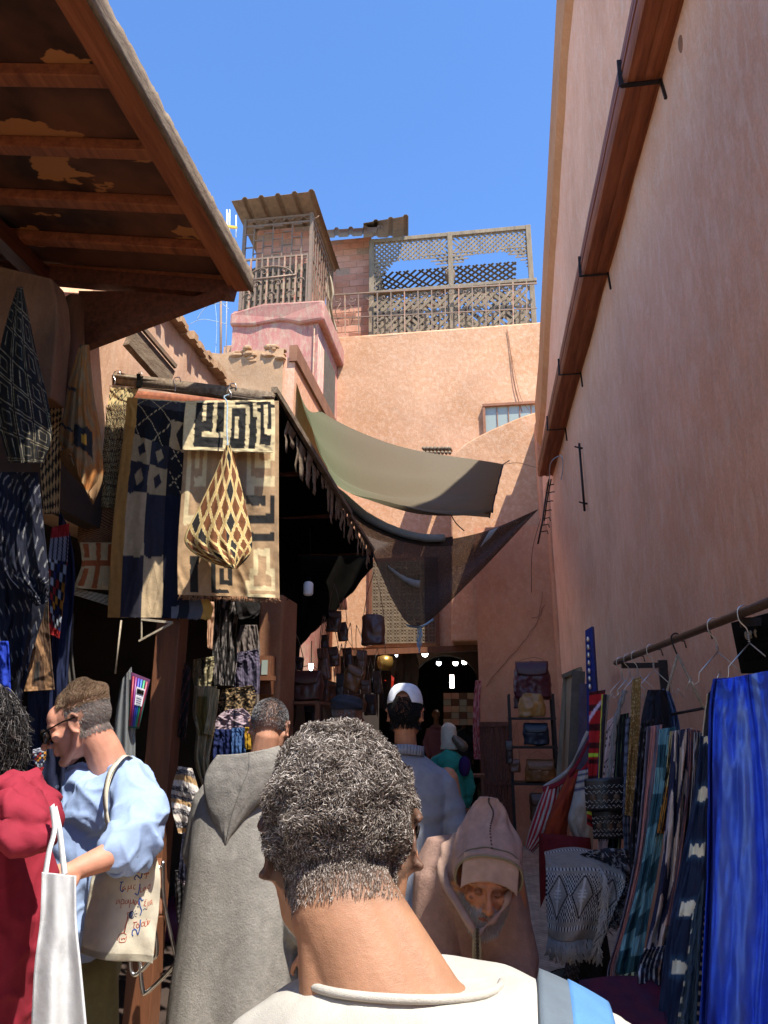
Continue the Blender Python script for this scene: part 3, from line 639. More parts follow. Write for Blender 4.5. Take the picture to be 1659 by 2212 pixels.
for i in range(1, 10):
    y = yc+dep*i/10; k.bar((c1, y, zmid), (c1, y, zc1), .02, .02)
    k.bar((c1, y, zmid+.3+.2*(i % 3)), (c1, y+dep/10, zmid+.3+.2*(i % 3)), .02, .02)
k.build('upper_bars', 'old_iron', cg, False)
k = MB()
xm = (c0+c1)/2-.1; k.tube([(xm+.42*math.cos(t), yc-.03, zmid-.42+.22*math.sin(t)) for t in [math.pi*q/12 for q in range(13)]], .014, 5); k.bar((c0, yc-.03, zmid-.45), (c1-.25, yc-.03, zmid-.42), .02, .03)
for i in range(8):
    s = 1 if i % 2 else -1; c = Vector((c0+.15+(c1-c0-.2)*i/8, yc-.03, zc0+.25+.5*(i % 3)/2)); k.tube([c+Vector((s*.1*math.exp(-tt*.22)*math.cos(tt), 0, .1*math.exp(-tt*.22)*math.sin(tt))) for tt in [q*.6 for q in range(14)]], .009, 4)
    c = Vector((c0+.1+(c1-c0)*i/8, yc-.02, zc1-.1)); k.tube([c, c+Vector((.07, 0, .04)), c+Vector((.14, 0, -.04)), c+Vector((.2, 0, .02))], .008, 4)
k.build('scrolls', 'old_iron', cg)
bb = MB(); mm = MB(); bricks(bb, mm, Vector((c0+.12, yc+.35, zmid-.3)), (1, 0, 0), c1-c0-.25, zc1-zmid+.3, N=NY, seed=5); bricks(bb, mm, Vector((c1-.13, yc+.35, zc0)), (0, 1, 0), dep-.4, zc1-zc0, N=Vector((1, 0, 0)), seed=8)
bb.build('bricks', 'brick', cg, False); mm.build('mortar', 'mortar', cg, False, thick=.03)
wv = MB()    # woven reed screen
for i in range(22):
    for j in range(10):
        x = c0+.05+(c1-c0-.1)*(i+.5)/22; z = zc0+(zmid-zc0-.1)*(j+.5)/10; s = .01 if (i+j) % 2 else -.012; ww = (c1-c0)/48
        wv.box((x-ww+random.uniform(-.008, .008), yc+.15-s-.005, z-.055), (x+ww, yc+.15-s+.005, z+.055+random.uniform(0, .02)))
wv.box((c0, yc+.18, zc0), (c1, yc+.2, zmid-.06)); wv.build('reed_screen', 'grey_wood', cg, False)
corr('roof_sheet', 'corrugated rusty roof sheet overhanging the iron cage', [Vector((c0-.14, yc-.42, zc1+.1)), Vector((c1+.14, yc-.42, zc1+.13)), Vector((c1+.16, yc+dep+.1, zc1+.0)), Vector((c0-.12, yc+dep+.1, zc1-.02))], UP, pitch=.29)
tp = hang('tarpaulin', 'dirty cream tarpaulin bundled between the iron cage and the brick wall', 'tarpaulin', D-.15, [(704, 575), (702, 620), (706, 665), (712, 700)], [(712, 585), (722, 630), (716, 662), (730, 718)], lambda u, v: mix(hx('b09c80'), hx('82745e'), .5+.5*nz(u*4, v*6)), 12, 24, (1.5, .06))
# ---- tan wall block with broken coping
tw = thing('tan_wall', 'tan rendered wall block with a broken crumbling top edge, below the pink house', 'wall', (-3, 7.5, 0))
yt = 7.0; xt0, xt1 = -5.2, at(613, 760, y=yt).x; ztt = at(560, 756, y=yt).z
m_ = MB(); m_.grid(lambda u, v: Vector((xt0+(xt1-xt0)*u, yt+.02*nz(u*8, v*8), 3.2+(ztt+.03*nz(u*20)-3.2)*v)), 50, 50); m_.box((xt0, yt+.05, 3.2), (xt1-.01, 9.9, ztt-.06)); m_.build('wall', 'tan_wall', tw)
m_ = MB()
for i in range(60):
    t = i/60; x = at(500+110*t, 760, y=yt).x; c = Vector((x, yt-.02+random.uniform(0, .2), ztt+random.uniform(-.13, .03)*(1.2 if t > .3 else .5))); m_.ell(c, (random.uniform(.03, .09), .05, random.uniform(.015, .035)), n=7, m=5)
m_.build('broken_coping', 'tan_wall', tw, False)
m_ = MB(); m_.box((xt1-.02, yt+.03, 3.2), (xt1+.12, 10.2, ztt-.1)); m_.build('side_wall', 'pink_wall', tw, False); m_ = MB(); m_.box((xt1+.06, yt, ztt-.16), (xt1+.15, 10.2, ztt+.03)); m_.build('side_coping', 'brown_trim', tw, False)
# ---- left upper wall with tile coping
plaster('lit_wall', hx('cfa382'), hx('dbb192'), hx('e2c2a6'), contrast=.7)
lw = thing('coped_wall', 'sunlit pink rendered wall above the left shops, topped by a ragged brick coping', 'wall', (-2.4, 4, 3.2))
zw = 4.58; m_ = MB(); m_.grid(lambda u, v: Vector((-2.32+.02*nz(u*9, v*4), 3.66+2.34*u, 2.9+(zw-2.9)*v)), 30, 20); m_.box((-2.9, 3.67, 2.9), (-2.33, 5.99, zw-.02)); m_.build('wall', 'lit_wall', lw)
m_ = MB()
for i in range(29):
    y = 3.66+9.0*i/110; m_.box((-2.55, y, zw-.01+random.uniform(-.015, .01)), (-2.24+random.uniform(-.035, .02), y+.075, zw+.035+random.uniform(0, .015))); m_.box((-2.5, y+.03, zw+.03), (-2.27+random.uniform(-.03, .02), y+.1, zw+.075))
m_.build('coping', 'tan_wall', lw, False)
# loose plank
pk = thing('plank', 'long yellowed wooden plank with a metal edge, leaning across the sunlit left wall', 'plank', (-2.2, 4, 3.9)); a, b2 = at(280, 725, x=-2.2), at(365, 822, x=-2.1); m_ = MB(); m_.bar(a, b2, .05, .16); m_.build('board', 'fasciawood', pk, False)
m_ = MB(); m_.bar(a+Vector((.04, 0, .1)), b2+Vector((.04, 0, .1)), .02, .03); m_.build('metal_edge', 'old_iron', pk, False)
# mast, tangled wires, aerial
m_ = MB(); m_.tube([at(477, 600, y=8.2), at(477, 850, y=8.2)], .018, 6); tag(m_.build('mast', 'old_iron', None), 'thin grey metal mast against the sky left of the pink house', 'mast')
for i, pts in enumerate(([(425, 690), (450, 660), (490, 655)], [(410, 700), (440, 690), (490, 700)], [(440, 640), (470, 650), (495, 668)], [(462, 640), (468, 700), (464, 790), (460, 840)])):
    wirething([at(x, y, y=8+.2*i) for x, y in pts], ['pale loose wire curling towards the pink house', 'lower pale wire sagging towards the pink house', 'short upper pale wire by the mast', 'limp wire dangling beside the mast'][i], .005, 'bluerope')
ae = thing('tv_aerial', 'yellow and white television aerial on the roof beside the iron cage', 'aerial', tuple(at(495, 540, y=13))); m_ = MB(); a = at(478, 488, y=13); b2 = at(512, 492, y=13); m_.bar(a, b2, .05, .05); basic('yellow', (.85, .5, .05), .5, .1); m_.build('boom', 'yellow', ae, False)
m_ = MB()
for i, x in enumerate((468, 478, 490, 496, 510)): m_.tube([at(x, 465-(12 if i in (2, 3) else 0), y=13), at(x, 512, y=13)], .014, 5)
m_.tube([at(492, 460, y=13), at(488, 800, y=13)], .012, 5); m_.build('elements', 'white_plastic', ae)
# ---- left shops: pillar, posts, dark rooms
sp = thing('shop_front', 'dark open shop rooms along the left side of the alley', 'shop', (-2.6, 4, 0))
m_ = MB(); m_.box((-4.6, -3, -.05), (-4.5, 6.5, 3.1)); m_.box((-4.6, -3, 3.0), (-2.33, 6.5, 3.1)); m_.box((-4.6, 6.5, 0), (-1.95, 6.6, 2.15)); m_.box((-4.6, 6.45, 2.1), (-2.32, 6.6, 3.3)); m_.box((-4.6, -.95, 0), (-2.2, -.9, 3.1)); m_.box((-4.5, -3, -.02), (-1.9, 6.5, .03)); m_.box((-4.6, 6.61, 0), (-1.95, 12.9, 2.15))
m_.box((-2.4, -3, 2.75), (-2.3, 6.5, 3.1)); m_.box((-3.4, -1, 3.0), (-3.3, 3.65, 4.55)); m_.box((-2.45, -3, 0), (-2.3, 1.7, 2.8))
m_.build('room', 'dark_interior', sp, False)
pil = MB(); a = at(556, 1400, y=5.1); b2 = at(608, 1400, y=5.1); pil.box((a.x, 5.1, 0), (b2.x, 5.5, at(580, 1285, y=5.1).z)); tag(pil.build('shop_pillar', 'shop_wall', None, False, bevel=.015), 'ochre plastered pillar between two left shops, beside the hanging blouses', 'pillar')
cbn = thing('wall_cabinet', 'small wooden display cabinet with a window on the ochre pillar', 'cabinet', tuple(at(570, 1450, y=5.0))); A = at(556, 1418, y=5.0); B = at(586, 1500, y=5.0); m_ = MB(); m_.box((A.x, 4.96, B.z), (B.x, 5.08, A.z)); m_.build('case', 'shopwood', cbn, False)
m_ = MB(); m_.box((A.x+.05, 4.945, (A.z+B.z)/2), (B.x-.02, 4.957, A.z-.03)); m_.build('pane', 'window_glass', cbn, False); m_ = MB(); m_.box((A.x-.02, 4.9, (A.z+B.z)/2-.04), (B.x+.04, 4.96, (A.z+B.z)/2-.01)); m_.build('ledge', 'shopwood', cbn, False)
po = MB(); a = at(325, 1400, y=3.9); b2 = at(385, 1400, y=3.9); po.box((b2.x-.14, 3.9, 0), (b2.x, 4.02, 2.55)); tag(po.build('door_post', 'shopwood', None, False, bevel=.006), 'tall reddish wooden door post behind the man in the blue shirt', 'post')
# plastered wall piece by the left edge above the textiles
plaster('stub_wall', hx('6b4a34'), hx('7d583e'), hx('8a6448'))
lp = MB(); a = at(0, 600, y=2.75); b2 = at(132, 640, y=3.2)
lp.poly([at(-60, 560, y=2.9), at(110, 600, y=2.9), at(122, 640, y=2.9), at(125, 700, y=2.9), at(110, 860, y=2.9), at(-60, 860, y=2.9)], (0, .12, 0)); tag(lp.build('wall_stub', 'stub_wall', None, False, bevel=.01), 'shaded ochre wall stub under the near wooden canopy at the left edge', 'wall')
po = MB(); po.tube([at(118, 600, y=3.1)+Vector((0, .2, 0)), at(112, 860, y=3.1)+Vector((0, .2, 0))], .05, 8); tag(po.build('rough_post', 'shopwood', None), 'rough round post under the near canopy, behind the ochre hanging cloth', 'post')
# ---- near wooden canopy
cn = thing('wood_canopy', 'large old wooden canopy of flaking boards on beams, jutting over the alley at top left', 'canopy', (-2, 1.5, 4.1))
XE, ZE = -1.29, 4.05; sl_ = .17; xi = -3.3; ya, yb = -.6, 3.6
def cz(x): return ZE + (XE-x)*sl_
m_ = MB(); m_.grid(lambda u, v: Vector((xi+(XE-.01-xi)*u, ya+(yb-ya)*v, cz(xi+(XE-.01-xi)*u)+.055+.004*nz(u*5, v*14))), 20, 60); m_.build('boards', 'canopy_board', cn, True, .02)
m_ = MB(); m_.grid(lambda u, v: Vector((xi+(XE-.02-xi)*u, ya+(yb-ya)*v, cz(xi+(XE-.02-xi)*u)+.085)), 2, 4); m_.build('roof_felt', 'fasciawood', cn, True, .015)
for y in [.68, 1.22]+[at(x, y, z=cz(at(x, y, z=4.1).x)).y for x, y in ((130, 168), (200, 325), (260, 442), (300, 533), (330, 605))]:
    k = MB(); k.bar((xi, y, cz(xi)+.01), (XE-.06, y, cz(XE-.06)+.01), .065, .06); k.build('beam', 'beamwood', cn, False, bevel=.006)
m_ = MB(); m_.box((XE-.125, ya, ZE-.022), (XE-.015, yb, ZE+.055)); m_.build('edge_beam', 'beamwood', cn, False, bevel=.006)
m_ = MB(); m_.grid(lambda u, v: Vector((XE-.003, ya+(yb-ya)*u, ZE-.03+(.11+.014*nz(u*60)+.012*nz(u*200))*v)), 240, 3); m_.build('fascia', 'fasciawood', cn, True, .018)
m_ = MB(); m_.bar((xi+.02, yb-.03, cz(xi)-.03), (XE-.1, yb-.03, cz(XE)-.035), .08, .09); m_.build('end_beam', 'woodred', cn, False)
m_ = MB(); m_.box((-2.62, -.6, 4.14), (-2.54, yb, 4.25)); m_.build('wall_beam', 'woodred', cn, False)
br_ = MB(); br_.poly([at(170, 628, y=yb-.02), at(500, 632, y=yb-.02), at(170, 752, y=yb-.02)], (0, .03, 0)); br_.build('bracket_board', 'woodred', cn, False)
br_ = MB(); br_.bar(at(480, 634, y=yb-.05), at(82, 785, y=yb-.05), .055, .05); br_.build('strut', 'woodred', cn, False)
# ---- far dark awning over the left shops
aw = thing('dark_awning', 'long dark awning with ragged strips hanging from its edge pole, over the left shops', 'awning', (-1.6, 5.5, 3.4))
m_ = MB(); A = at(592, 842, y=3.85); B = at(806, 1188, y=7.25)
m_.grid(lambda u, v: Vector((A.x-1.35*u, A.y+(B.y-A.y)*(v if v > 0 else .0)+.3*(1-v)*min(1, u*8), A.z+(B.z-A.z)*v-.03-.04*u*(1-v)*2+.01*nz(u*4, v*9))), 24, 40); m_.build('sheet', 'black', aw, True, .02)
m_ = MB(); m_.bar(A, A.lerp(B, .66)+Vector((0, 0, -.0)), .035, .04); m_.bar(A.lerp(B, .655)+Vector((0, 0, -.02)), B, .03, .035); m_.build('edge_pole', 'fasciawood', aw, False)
m_ = MB()
for i in range(26):
    t = .1+.9*i/26+random.uniform(-.01, .01); p = A.lerp(B, t); L_ = random.uniform(.08, .3); w_ = random.uniform(.02, .06)
    m_.grid(lambda u, v: p+Vector((-.02+.02*nz(v*3, i), w_*(u-.5)*(1-.5*v)*3, -L_*v)), 2, 6)
m_.build('ragged_strips', 'fasciawood', aw, True, .003)
for t in (.05, .35, .64, .99):
    p = A.lerp(B, t); k = MB(); k.bar(p+Vector((-.02, 0, -.03)), p+Vector((-1.2, 0, 0)), .05, .06); k.build('rafter', 'woodred', aw, False)
# sagging black tarp under it
ol = [(607, 1182), (700, 1180), (806, 1190), (800, 1225), (792, 1262), (770, 1290), (750, 1296), (742, 1330), (722, 1348), (700, 1352), (680, 1380), (655, 1405), (636, 1412), (606, 1415)]
L_ = [(606, 1175), (606, 1300), (606, 1420)]
def tf(u, v):
    xs = 606+200*u; top = 1178+10*u
    low = [1418, 1410, 1395, 1368, 1350, 1335, 1298, 1280, 1250, 1225]; k = min(int(u*9), 8); f = u*9-k; lo = low[k]+(low[k+1]-low[k])*f
    p = at(xs, top+(lo-top)*v+4*nz(u*12, v*3), y=7.4+.12*math.sin(u*9+v*3)*v); return p
m_ = MB(); m_.grid(tf, 60, 24); tag(m_.build('black_tarp', 'black', None, True, .004), 'black tarpaulin sagging in scallops below the far end of the dark awning', 'tarpaulin')
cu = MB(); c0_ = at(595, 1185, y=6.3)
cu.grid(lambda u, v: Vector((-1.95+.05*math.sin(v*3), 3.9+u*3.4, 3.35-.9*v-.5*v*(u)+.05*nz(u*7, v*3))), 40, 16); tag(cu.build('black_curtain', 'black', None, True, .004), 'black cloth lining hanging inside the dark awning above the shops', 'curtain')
# bulb
bu = thing('hanging_bulb', 'white bulb lamp hanging on a thin cable below the dark awning', 'lamp', tuple(at(666, 1270, y=5.2)))
c = at(666, 1272, y=5.2); m_ = MB(); m_.lathe([(.0, -.05), (.028, -.048), (.036, -.035), (.036, .035), (.028, .048), (.012, .055)], c, 16); m_.build('bulb', 'white_plastic', bu)
m_ = MB(); m_.lathe([(.014, .05), (.016, .08), (.008, .09)], c, 10); m_.tube(smoothpts([c+Vector((0, 0, .09)), c+Vector((.01, 0, .2)), c+Vector((0, 0, .45)), at(670, 1170, y=5.2)]), .004, 5); m_.tube(smoothpts([c+Vector((0, 0, .12)), c+Vector((-.06, 0, .16)), at(625, 1290, y=5.2), at(606, 1300, y=5.15)]), .003, 5); m_.build('cable', 'black', bu)
# ---- sails over the alley
def V3(*a): return Vector(a)
def sailfn(u, v):
    a = plc([(630, 797), (668, 862), (760, 925), (900, 972), (1087, 1003)], u); b_ = plc([(713, 1035), (770, 1070), (860, 1095), (960, 1112), (1057, 1118)], u)
    if u > .9: pass
    y0 = 7.25+3.05*u; e = math.sin(math.pi*v)*math.sin(math.pi*u)
    px = a[0]+(b_[0]-a[0])*v; py = a[1]+(b_[1]-a[1])*v
    d = .3*e + .11*math.exp(-((v-.58+.18*u)/.05)**2)*math.sin(math.pi*min(1, u*1.05)) + .09*math.exp(-((v-.8)/.04)**2)*u + .05*nz(u*3, v*5)+.03*math.sin(v*22+u*4)*math.sin(math.pi*u) + .018*math.sin(v*40)*max(0, u-.8)*5*math.sin(math.pi*v)
    p = at(px, py, y=y0-.9*v*(1-.2*u)); return p-Vector((0, d*.6, d))+Vector((0, .012*math.sin((v*14+2*u)*2)*(1-u), 0))
m_ = MB(); m_.grid(sailfn, 80, 50, lambda u, v: mix(hx('6f7555'), hx('6e624c'), sst(.1, .6, u))); tag(m_.build('shade_sail', 'sail', None, True), 'olive green fabric shade sail stretched across the alley, upper of the two sails', 'shade sail')
m_ = MB(); m_.tube([sailfn(1, i/20) for i in range(21)], .012, 6); ss = m_.build('sail_rope', 'dark_iron', None); tag(ss, 'dark rope along the right hem of the olive sail', 'rope')
wirething([sailfn(1, 0), at(1100, 995, y=10.6)], 'short tie at the upper right corner of the olive sail', .008, k=2)
wirething([sailfn(0, 0), at(614, 772, y=6.98)], 'tie holding the upper left corner of the olive sail to the tan block', .006, k=2, mat='rope')
wirething([at(972, 1108, y=10), at(985, 1130, y=10), at(1003, 1147, y=10)], 'short dark cable end below the olive sail', .008)
def netfn(u, v):
    a = plc([(708, 1045), (800, 1125), (920, 1165), (1040, 1150), (1162, 1100)], u); b_ = plc([(806, 1190), (850, 1300), (905, 1352), (1010, 1262), (1162, 1102)], u)
    px = a[0]+(b_[0]-a[0])*v; py = a[1]+(b_[1]-a[1])*v; y0 = 7.3+2.9*u
    if u > .5: y0 = 8.75+(u-.5)*3
    return at(px, py, y=y0-.5*v*math.sin(math.pi*u)+.05*math.sin(v*9+u*5))
m_ = MB(); m_.grid(netfn, 70, 36); nt_ = m_.build('shade_net', 'shade_net', None, True); tag(nt_, 'black mesh shade net hanging in a triangle across the alley, lower of the two sails', 'shade net')
m_ = MB(); m_.grid(lambda u, v: netfn(u*.62, -.02)+Vector((0, -.02-.07*v, -.12*v-.02*math.sin(v*3)))+Vector((0, .02*nz(u*20), .01*nz(u*30))), 60, 6); tag(m_.build('rolled_edge', 'shade_net', None, True, .01), 'folded upper hem of the black shade net', 'cloth')
vmat('fluff', weave=200, wb=1, bump=.5, bscale=50)
m_ = MB(); P1 = [netfn(t, .03)+Vector((0, -.09, .03)) for t in [.02+.56*k/22 for k in range(23)]]; m_.tube(P1, [.02+.03*sst(.0, .25, k/22)+.008*nz(k*1.3) for k in range(23)], 8, hx('8d9a9c')); tag(m_.build('fabric_roll', 'fluff', None), 'grey rolled fabric strip along the top of the black net', 'fabric roll')
m_ = MB(); m_.grid(lambda u, v: netfn(.30+.19*u, .50+.03*u+.075*(v-.5)*(.35+u*.8)+.012*nz(u*9, v*3))+V3(0, -.05-.03*math.sin(math.pi*v), 0), 24, 6, lambda u, v: hx('99a2a2')); tag(m_.build('fabric_scrap', 'fluff', None, True, .008), 'pale scrap of fabric caught in the middle of the black net', 'fabric scrap')
m_ = MB(); m_.grid(lambda u, v: netfn(.785+.035*u-.02*v, .03+.3*v*(1-.35*u))+V3(0, -.02, 0), 8, 10, lambda u, v: hx('a5b0b4')); tag(m_.build('pale_patch', 'fluff', None, True, .004), 'pale torn patch near the right end of the black net', 'patch')
m_ = MB()
for i in range(9):
    r = random.Random(i); p = [at(905+r.uniform(-8, 10), 1350+r.uniform(-4, 4), y=8.3), at(908+r.uniform(-6, 6), 1368, y=8.28), at(906+r.uniform(-5, 5), 1385+r.uniform(0, 12), y=8.3), at(907+r.uniform(-4, 4), 1398+r.uniform(-8, 14), y=8.3)]; m_.tube(smoothpts(p), .005, 5)
m_.tube(smoothpts([at(878, 1350, y=8.3), at(893, 1354, y=8.28), at(912, 1353, y=8.28), at(936, 1338, y=8.3)]), .012, 6)
tag(m_.build('knotted_rope', 'bluerope', None), 'frayed pale blue rope knotted at the bottom point of the black net', 'rope')

# ---- unseen pale house added behind the camera to bounce sun onto the pink wall
bh = thing('sun_bounce_block', 'unseen cream house block added behind the camera to bounce sunlight onto the pink wall', 'house', (-2.7, -6, 0))
m_ = MB(); m_.box((-3.6, -16, 0), (-2.35, -1.0, 8.5)); m_.build('wall', 'cream_wall', bh, False)
m_ = MB(); m_.box((-2.37, -5.2, 0), (-2.33, -4.2, 2.1)); m_.build('door', 'shopwood', bh, False)
for k in (-8, -5, -2.6): m_ = MB(); m_.box((-2.37, k-.45, 3.2), (-2.33, k+.45, 4.4)); m_.build('window', 'shopwood', bh, False)
# ================================================================ people
def V(*a): return Vector(a)
def frame(loc, yaw, pitch=0, roll=0):
    """local frame: +Y forward, +Z up. yaw turns about Z, pitch>0 nods forward, roll>0 leans right"""
    return Matrix.Translation(Vector(loc)) @ Matrix.Rotation(yaw, 4, 'Z') @ Matrix.Rotation(-pitch, 4, 'X') @ Matrix.Rotation(roll, 4, 'Y')
def add_head(mb, H, k=1.0, detail=True, ears=True, beard=0, nose=1.0, thin=1.0):
    """head parts, H: head frame (origin between the ears)"""
    R3 = H.to_3x3()
    def E(c, r, rot=None): mb.ell(H @ (V(*c)*k), tuple(q*k for q in r), R3 @ rot if rot else R3, 20, 14)
    def Lm(pts, rs): mb.limb([H @ (V(*p)*k) for p in pts], [q*k for q in rs], 12)
    E((0, -.014, .03), (.074*thin, .093, .083)); E((0, .028, -.022), (.061*thin, .062, .078)); E((0, .03, -.06), (.052*thin, .055, .045))
    E((0, .05, .035), (.058*thin, .045, .05))
    if detail:
        E((0, .078, -.099), (.022, .017, .017))
        for s in (-1, 1):
            Lm([(s*.06*thin, -.005, -.03), (s*.052*thin, .012, -.068), (s*.022, .066, -.1)], [.016, .016, .014])
            E((s*.043*thin, .062, -.02), (.021, .02, .018)); E((s*.013, .103, -.036), (.009, .011, .008))
            Lm([(s*.008, .087, .017), (s*.03, .084, .022), (s*.052*thin, .064, .014)], [.009, .0095, .007])
            E((s*.03*thin, .074, -.002), (.0155, .013, .0125))
        Lm([(0, .086, .008), (0, .1+.004*nose, -.012), (0, .108+.007*nose, -.031)], [.0075, .009, .0125]); E((0, .09, -.058), (.026, .012, .006)); E((0, .089, -.069), (.022, .012, .0065))
        E((0, .082, -.05), (.03, .015, .018))
    if ears:
        for s in (-1, 1):
            c = H @ (V(s*.079*thin, -.012, -.006)*k); rot = Matrix.Rotation(s*.22, 3, 'Z') @ Matrix.Rotation(-.2, 3, 'X')
            pts = [c + R3 @ rot @ (V(s*.006, .0195*math.cos(t)-.004, .031*math.sin(t))*k) for t in [-1.45+k2*4.2/12 for k2 in range(13)]]
            mb.limb(pts, [.0058*k]*13, 8); mb.ell(c, (.0045*k, .017*k, .027*k), R3 @ rot, 12, 8); mb.ell(c+R3 @ (V(-s*.001, .004, -.026)*k), (.0045*k, .008*k, .009*k), R3, 10, 6)
def hand(mb, W, fdir, palm, k=1.0, curl=.5, side=1, spread=1.0):
    """five separate fingers from the wrist W; fdir along the hand, palm = direction the palm faces"""
    f = Vector(fdir).normalized(); p = Vector(palm); p = (p-f*p.dot(f)).normalized(); s = f.cross(p)*side
    B = Matrix((s, f, p)).transposed()   # columns: across(thumb side +), along, palm
    def q(a, b, c): return W + B @ (V(a, b, c)*k)
    mb.ell(q(0, .045, 0), (.038*k, .052*k, .014*k), B, 14, 10); mb.limb([q(0, -.01, 0), q(0, .03, 0)], [.025*k, .026*k], 12)
    for i, (x, L) in enumerate(((.029, .068), (.0105, .077), (-.009, .071), (-.027, .056))):
        a0 = q(x, .088-.003*abs(i-1), 0); pts = [q(x*.9, .06, 0), a0]; ang = curl*.5; d = 0
        for sl, da in ((.46, .9), (.30, .9), (.24, .6)):
            pts.append(pts[-1] + B @ (V(x*.35*spread*sl, math.cos(ang)*L*sl, math.sin(ang)*L*sl)*k)); ang += curl*da
        mb.limb(pts, [.0095*k, .0092*k, .0086*k, .008*k, .0068*k], 10)
    mb.limb([q(.022, .015, .002), q(.045, .045, .012+.01*curl), q(.052, .072, .02+.02*curl), q(.046, .094, .026+.03*curl)], [.014*k, .0115*k, .0098*k, .0078*k], 10)
SKIN = {'tan': hx('b27a58'), 'light': hx('c9917a'), 'brown': hx('8a5a40'), 'dark': hx('6b4632')}
def skincol(base, H=None, buzz=None, lips=True):
    red = mix(base, (base[0]*.95, base[1]*.55, base[2]*.5), .5)
    Hi = H.inverted() if H else None
    def c(p, n):
        col = mul(base, 1+.10*nz(p.x*30, p.y*30, p.z*30))
        if Hi:
            q = Hi @ p
            if lips and q.y > .085 and abs(q.z+.063) < .012 and abs(q.x) < .028: col = mix(col, red, .7)
            if abs(q.x) > .074 and abs(q.y+.01) < .04 and abs(q.z) < .05: col = mix(col, red, .35)
            if q.y > .09 and -.05 < q.z < 0: col = mix(col, red, .2)
            if buzz:
                b = buzz(q)
                if b[0] > 0: col = mix(col, b[1], b[0]*(.85+.15*nz(p.x*300, p.y*300, p.z*300)))
        return col
    return c
def roots(me, keep, n, seed=1):
    """random points on a fused mesh (world space) that pass keep()"""
    rnd = random.Random(seed); out = []; polys = [p for p in me.polygons]; vs = me.vertices
    cand = [p for p in polys if keep(p.center)]
    if not cand: return []
    ar = np.array([p.area for p in cand]); cum = np.cumsum(ar/ar.sum())
    for _ in range(n):
        p = cand[int(np.searchsorted(cum, rnd.random()))%len(cand)]; a = vs[p.vertices[0]].co; b = vs[p.vertices[1]].co; c = vs[p.vertices[2]].co
        r1, r2 = rnd.random(), rnd.random()
        if r1+r2 > 1: r1, r2 = 1-r1, 1-r2
        out.append((a+(b-a)*r1+(c-a)*r2, p.normal.copy()))
    return out
def strand(mb, p, n, L, r, cr=0, turns=1.5, lean=V(0, 0, 0), seg=6, col=(.1, .1, .1), rnd=random, taper=.4):
    n = (n+lean).normalized(); a = n.orthogonal().normalized(); b = n.cross(a); ph = rnd.random()*6.28; pts = []
    for i in range(seg+1):
        t = i/seg; e = min(1, t*2.5); an = ph+turns*6.28*t
        pts.append(p + n*(L*t*(1 if cr == 0 else .8)) + (a*(math.cos(an)-math.cos(ph))+b*(math.sin(an)-math.sin(ph)))*cr*e + lean*(L*t*t*.6))
    mb.tube(pts, [r*(1-(1-taper)*i/seg) for i in range(seg+1)], 3, col, cap=False)
def person(label, loc, group=None): return thing('person', label, 'person', loc, group)
def legs(mb, M, hipw=.09, hz=.9, k=1.0, step=.18, shoe=True):
    for s in (-1, 1):
        st = step*s; mb.limb([M @ V(s*hipw, 0, hz), M @ V(s*hipw, st*.5+.02, hz*.53), M @ V(s*hipw, st, .09)], [.085*k, .055*k, .038*k])
        mb.limb([M @ V(s*hipw, st-.04, .045), M @ V(s*hipw*1.1, st+.09, .035), M @ V(s*hipw*1.15, st+.17, .028)], [.035, .038, .026])
def cuff(mb, p, d, r, w=.02, th=.006, n=20, col=None):
    """open ring band round a limb"""
    d = Vector(d).normalized(); a = d.orthogonal().normalized(); b = d.cross(a); P = Vector(p)
    prof = [(r, -w), (r+th, -w), (r+th*1.3, 0), (r+th, w), (r, w), (r-.004, w*.5)]
    vs = []
    for rr, z in prof:
        for k in range(n):
            t = 6.2832*k/n; vs.append(P+d*z+(a*math.cos(t)+b*math.sin(t))*rr)
    m = len(prof); mb.add(vs, [(i*n+k, i*n+(k+1) % n, ((i+1) % m)*n+(k+1) % n, ((i+1) % m)*n+k) for i in range(m) for k in range(n)], col)

# ---------------------------------------------------------------- 1 the man right in front of the camera
loc = at(735, 1573, y=.9); PX, PY = loc.x, loc.y
pr = person('man with short curly greying hair and pale t-shirt, seen from behind, nearest the camera', (PX, PY, 0))
HC = at(737, 1818, y=.9)
Hd = frame(HC, math.radians(9), math.radians(24), math.radians(-3))
NB = at(790, 2100, y=.79)                                  # nape at the collar
b = MB(); add_head(b, Hd, 1.0, detail=True)
NB = V(HC.x+.06, .83, 1.345)
b.limb([Hd @ V(0, -.02, -.03), Hd @ V(0, -.028, -.075), NB+V(0, .0, .0), NB+V(.01, .03, -.09)], [.052, .054, .06, .085], 20)
for s in (-1, 1): b.limb([Hd @ V(s*.028, -.05, -.05), NB+V(s*.05, -.005, -.01), NB+V(s*.12, .02, -.045)], [.02, .036, .03], 14)
b.limb([NB+V(-.11, .03, -.08), NB+V(0.01, .02, -.06), NB+V(.15, .03, -.085)], [.04, .055, .045])
b.loft([(NB.x, NB.y+.06, z, rx, ry) for z, rx, ry in ((.82, .14, .09), (.95, .13, .085), (1.1, .16, .1), (1.22, .17, .1), (1.29, .13, .07))])
for s in (-1, 1):
    b.limb([NB+V(.03+s*.17, .03, -.12), NB+V(.03+s*.215, .04, -.33), NB+V(.03+s*.2, .16, -.54)], [.044, .038, .028]); hand(b, NB+V(.03+s*.2, .16, -.55), (0, .5, -1), (-s, 0, 0), side=s)
legs(b, frame((NB.x, NB.y+.06, 0), 0), hz=.84)
me = fuse(b, .0042, 5)
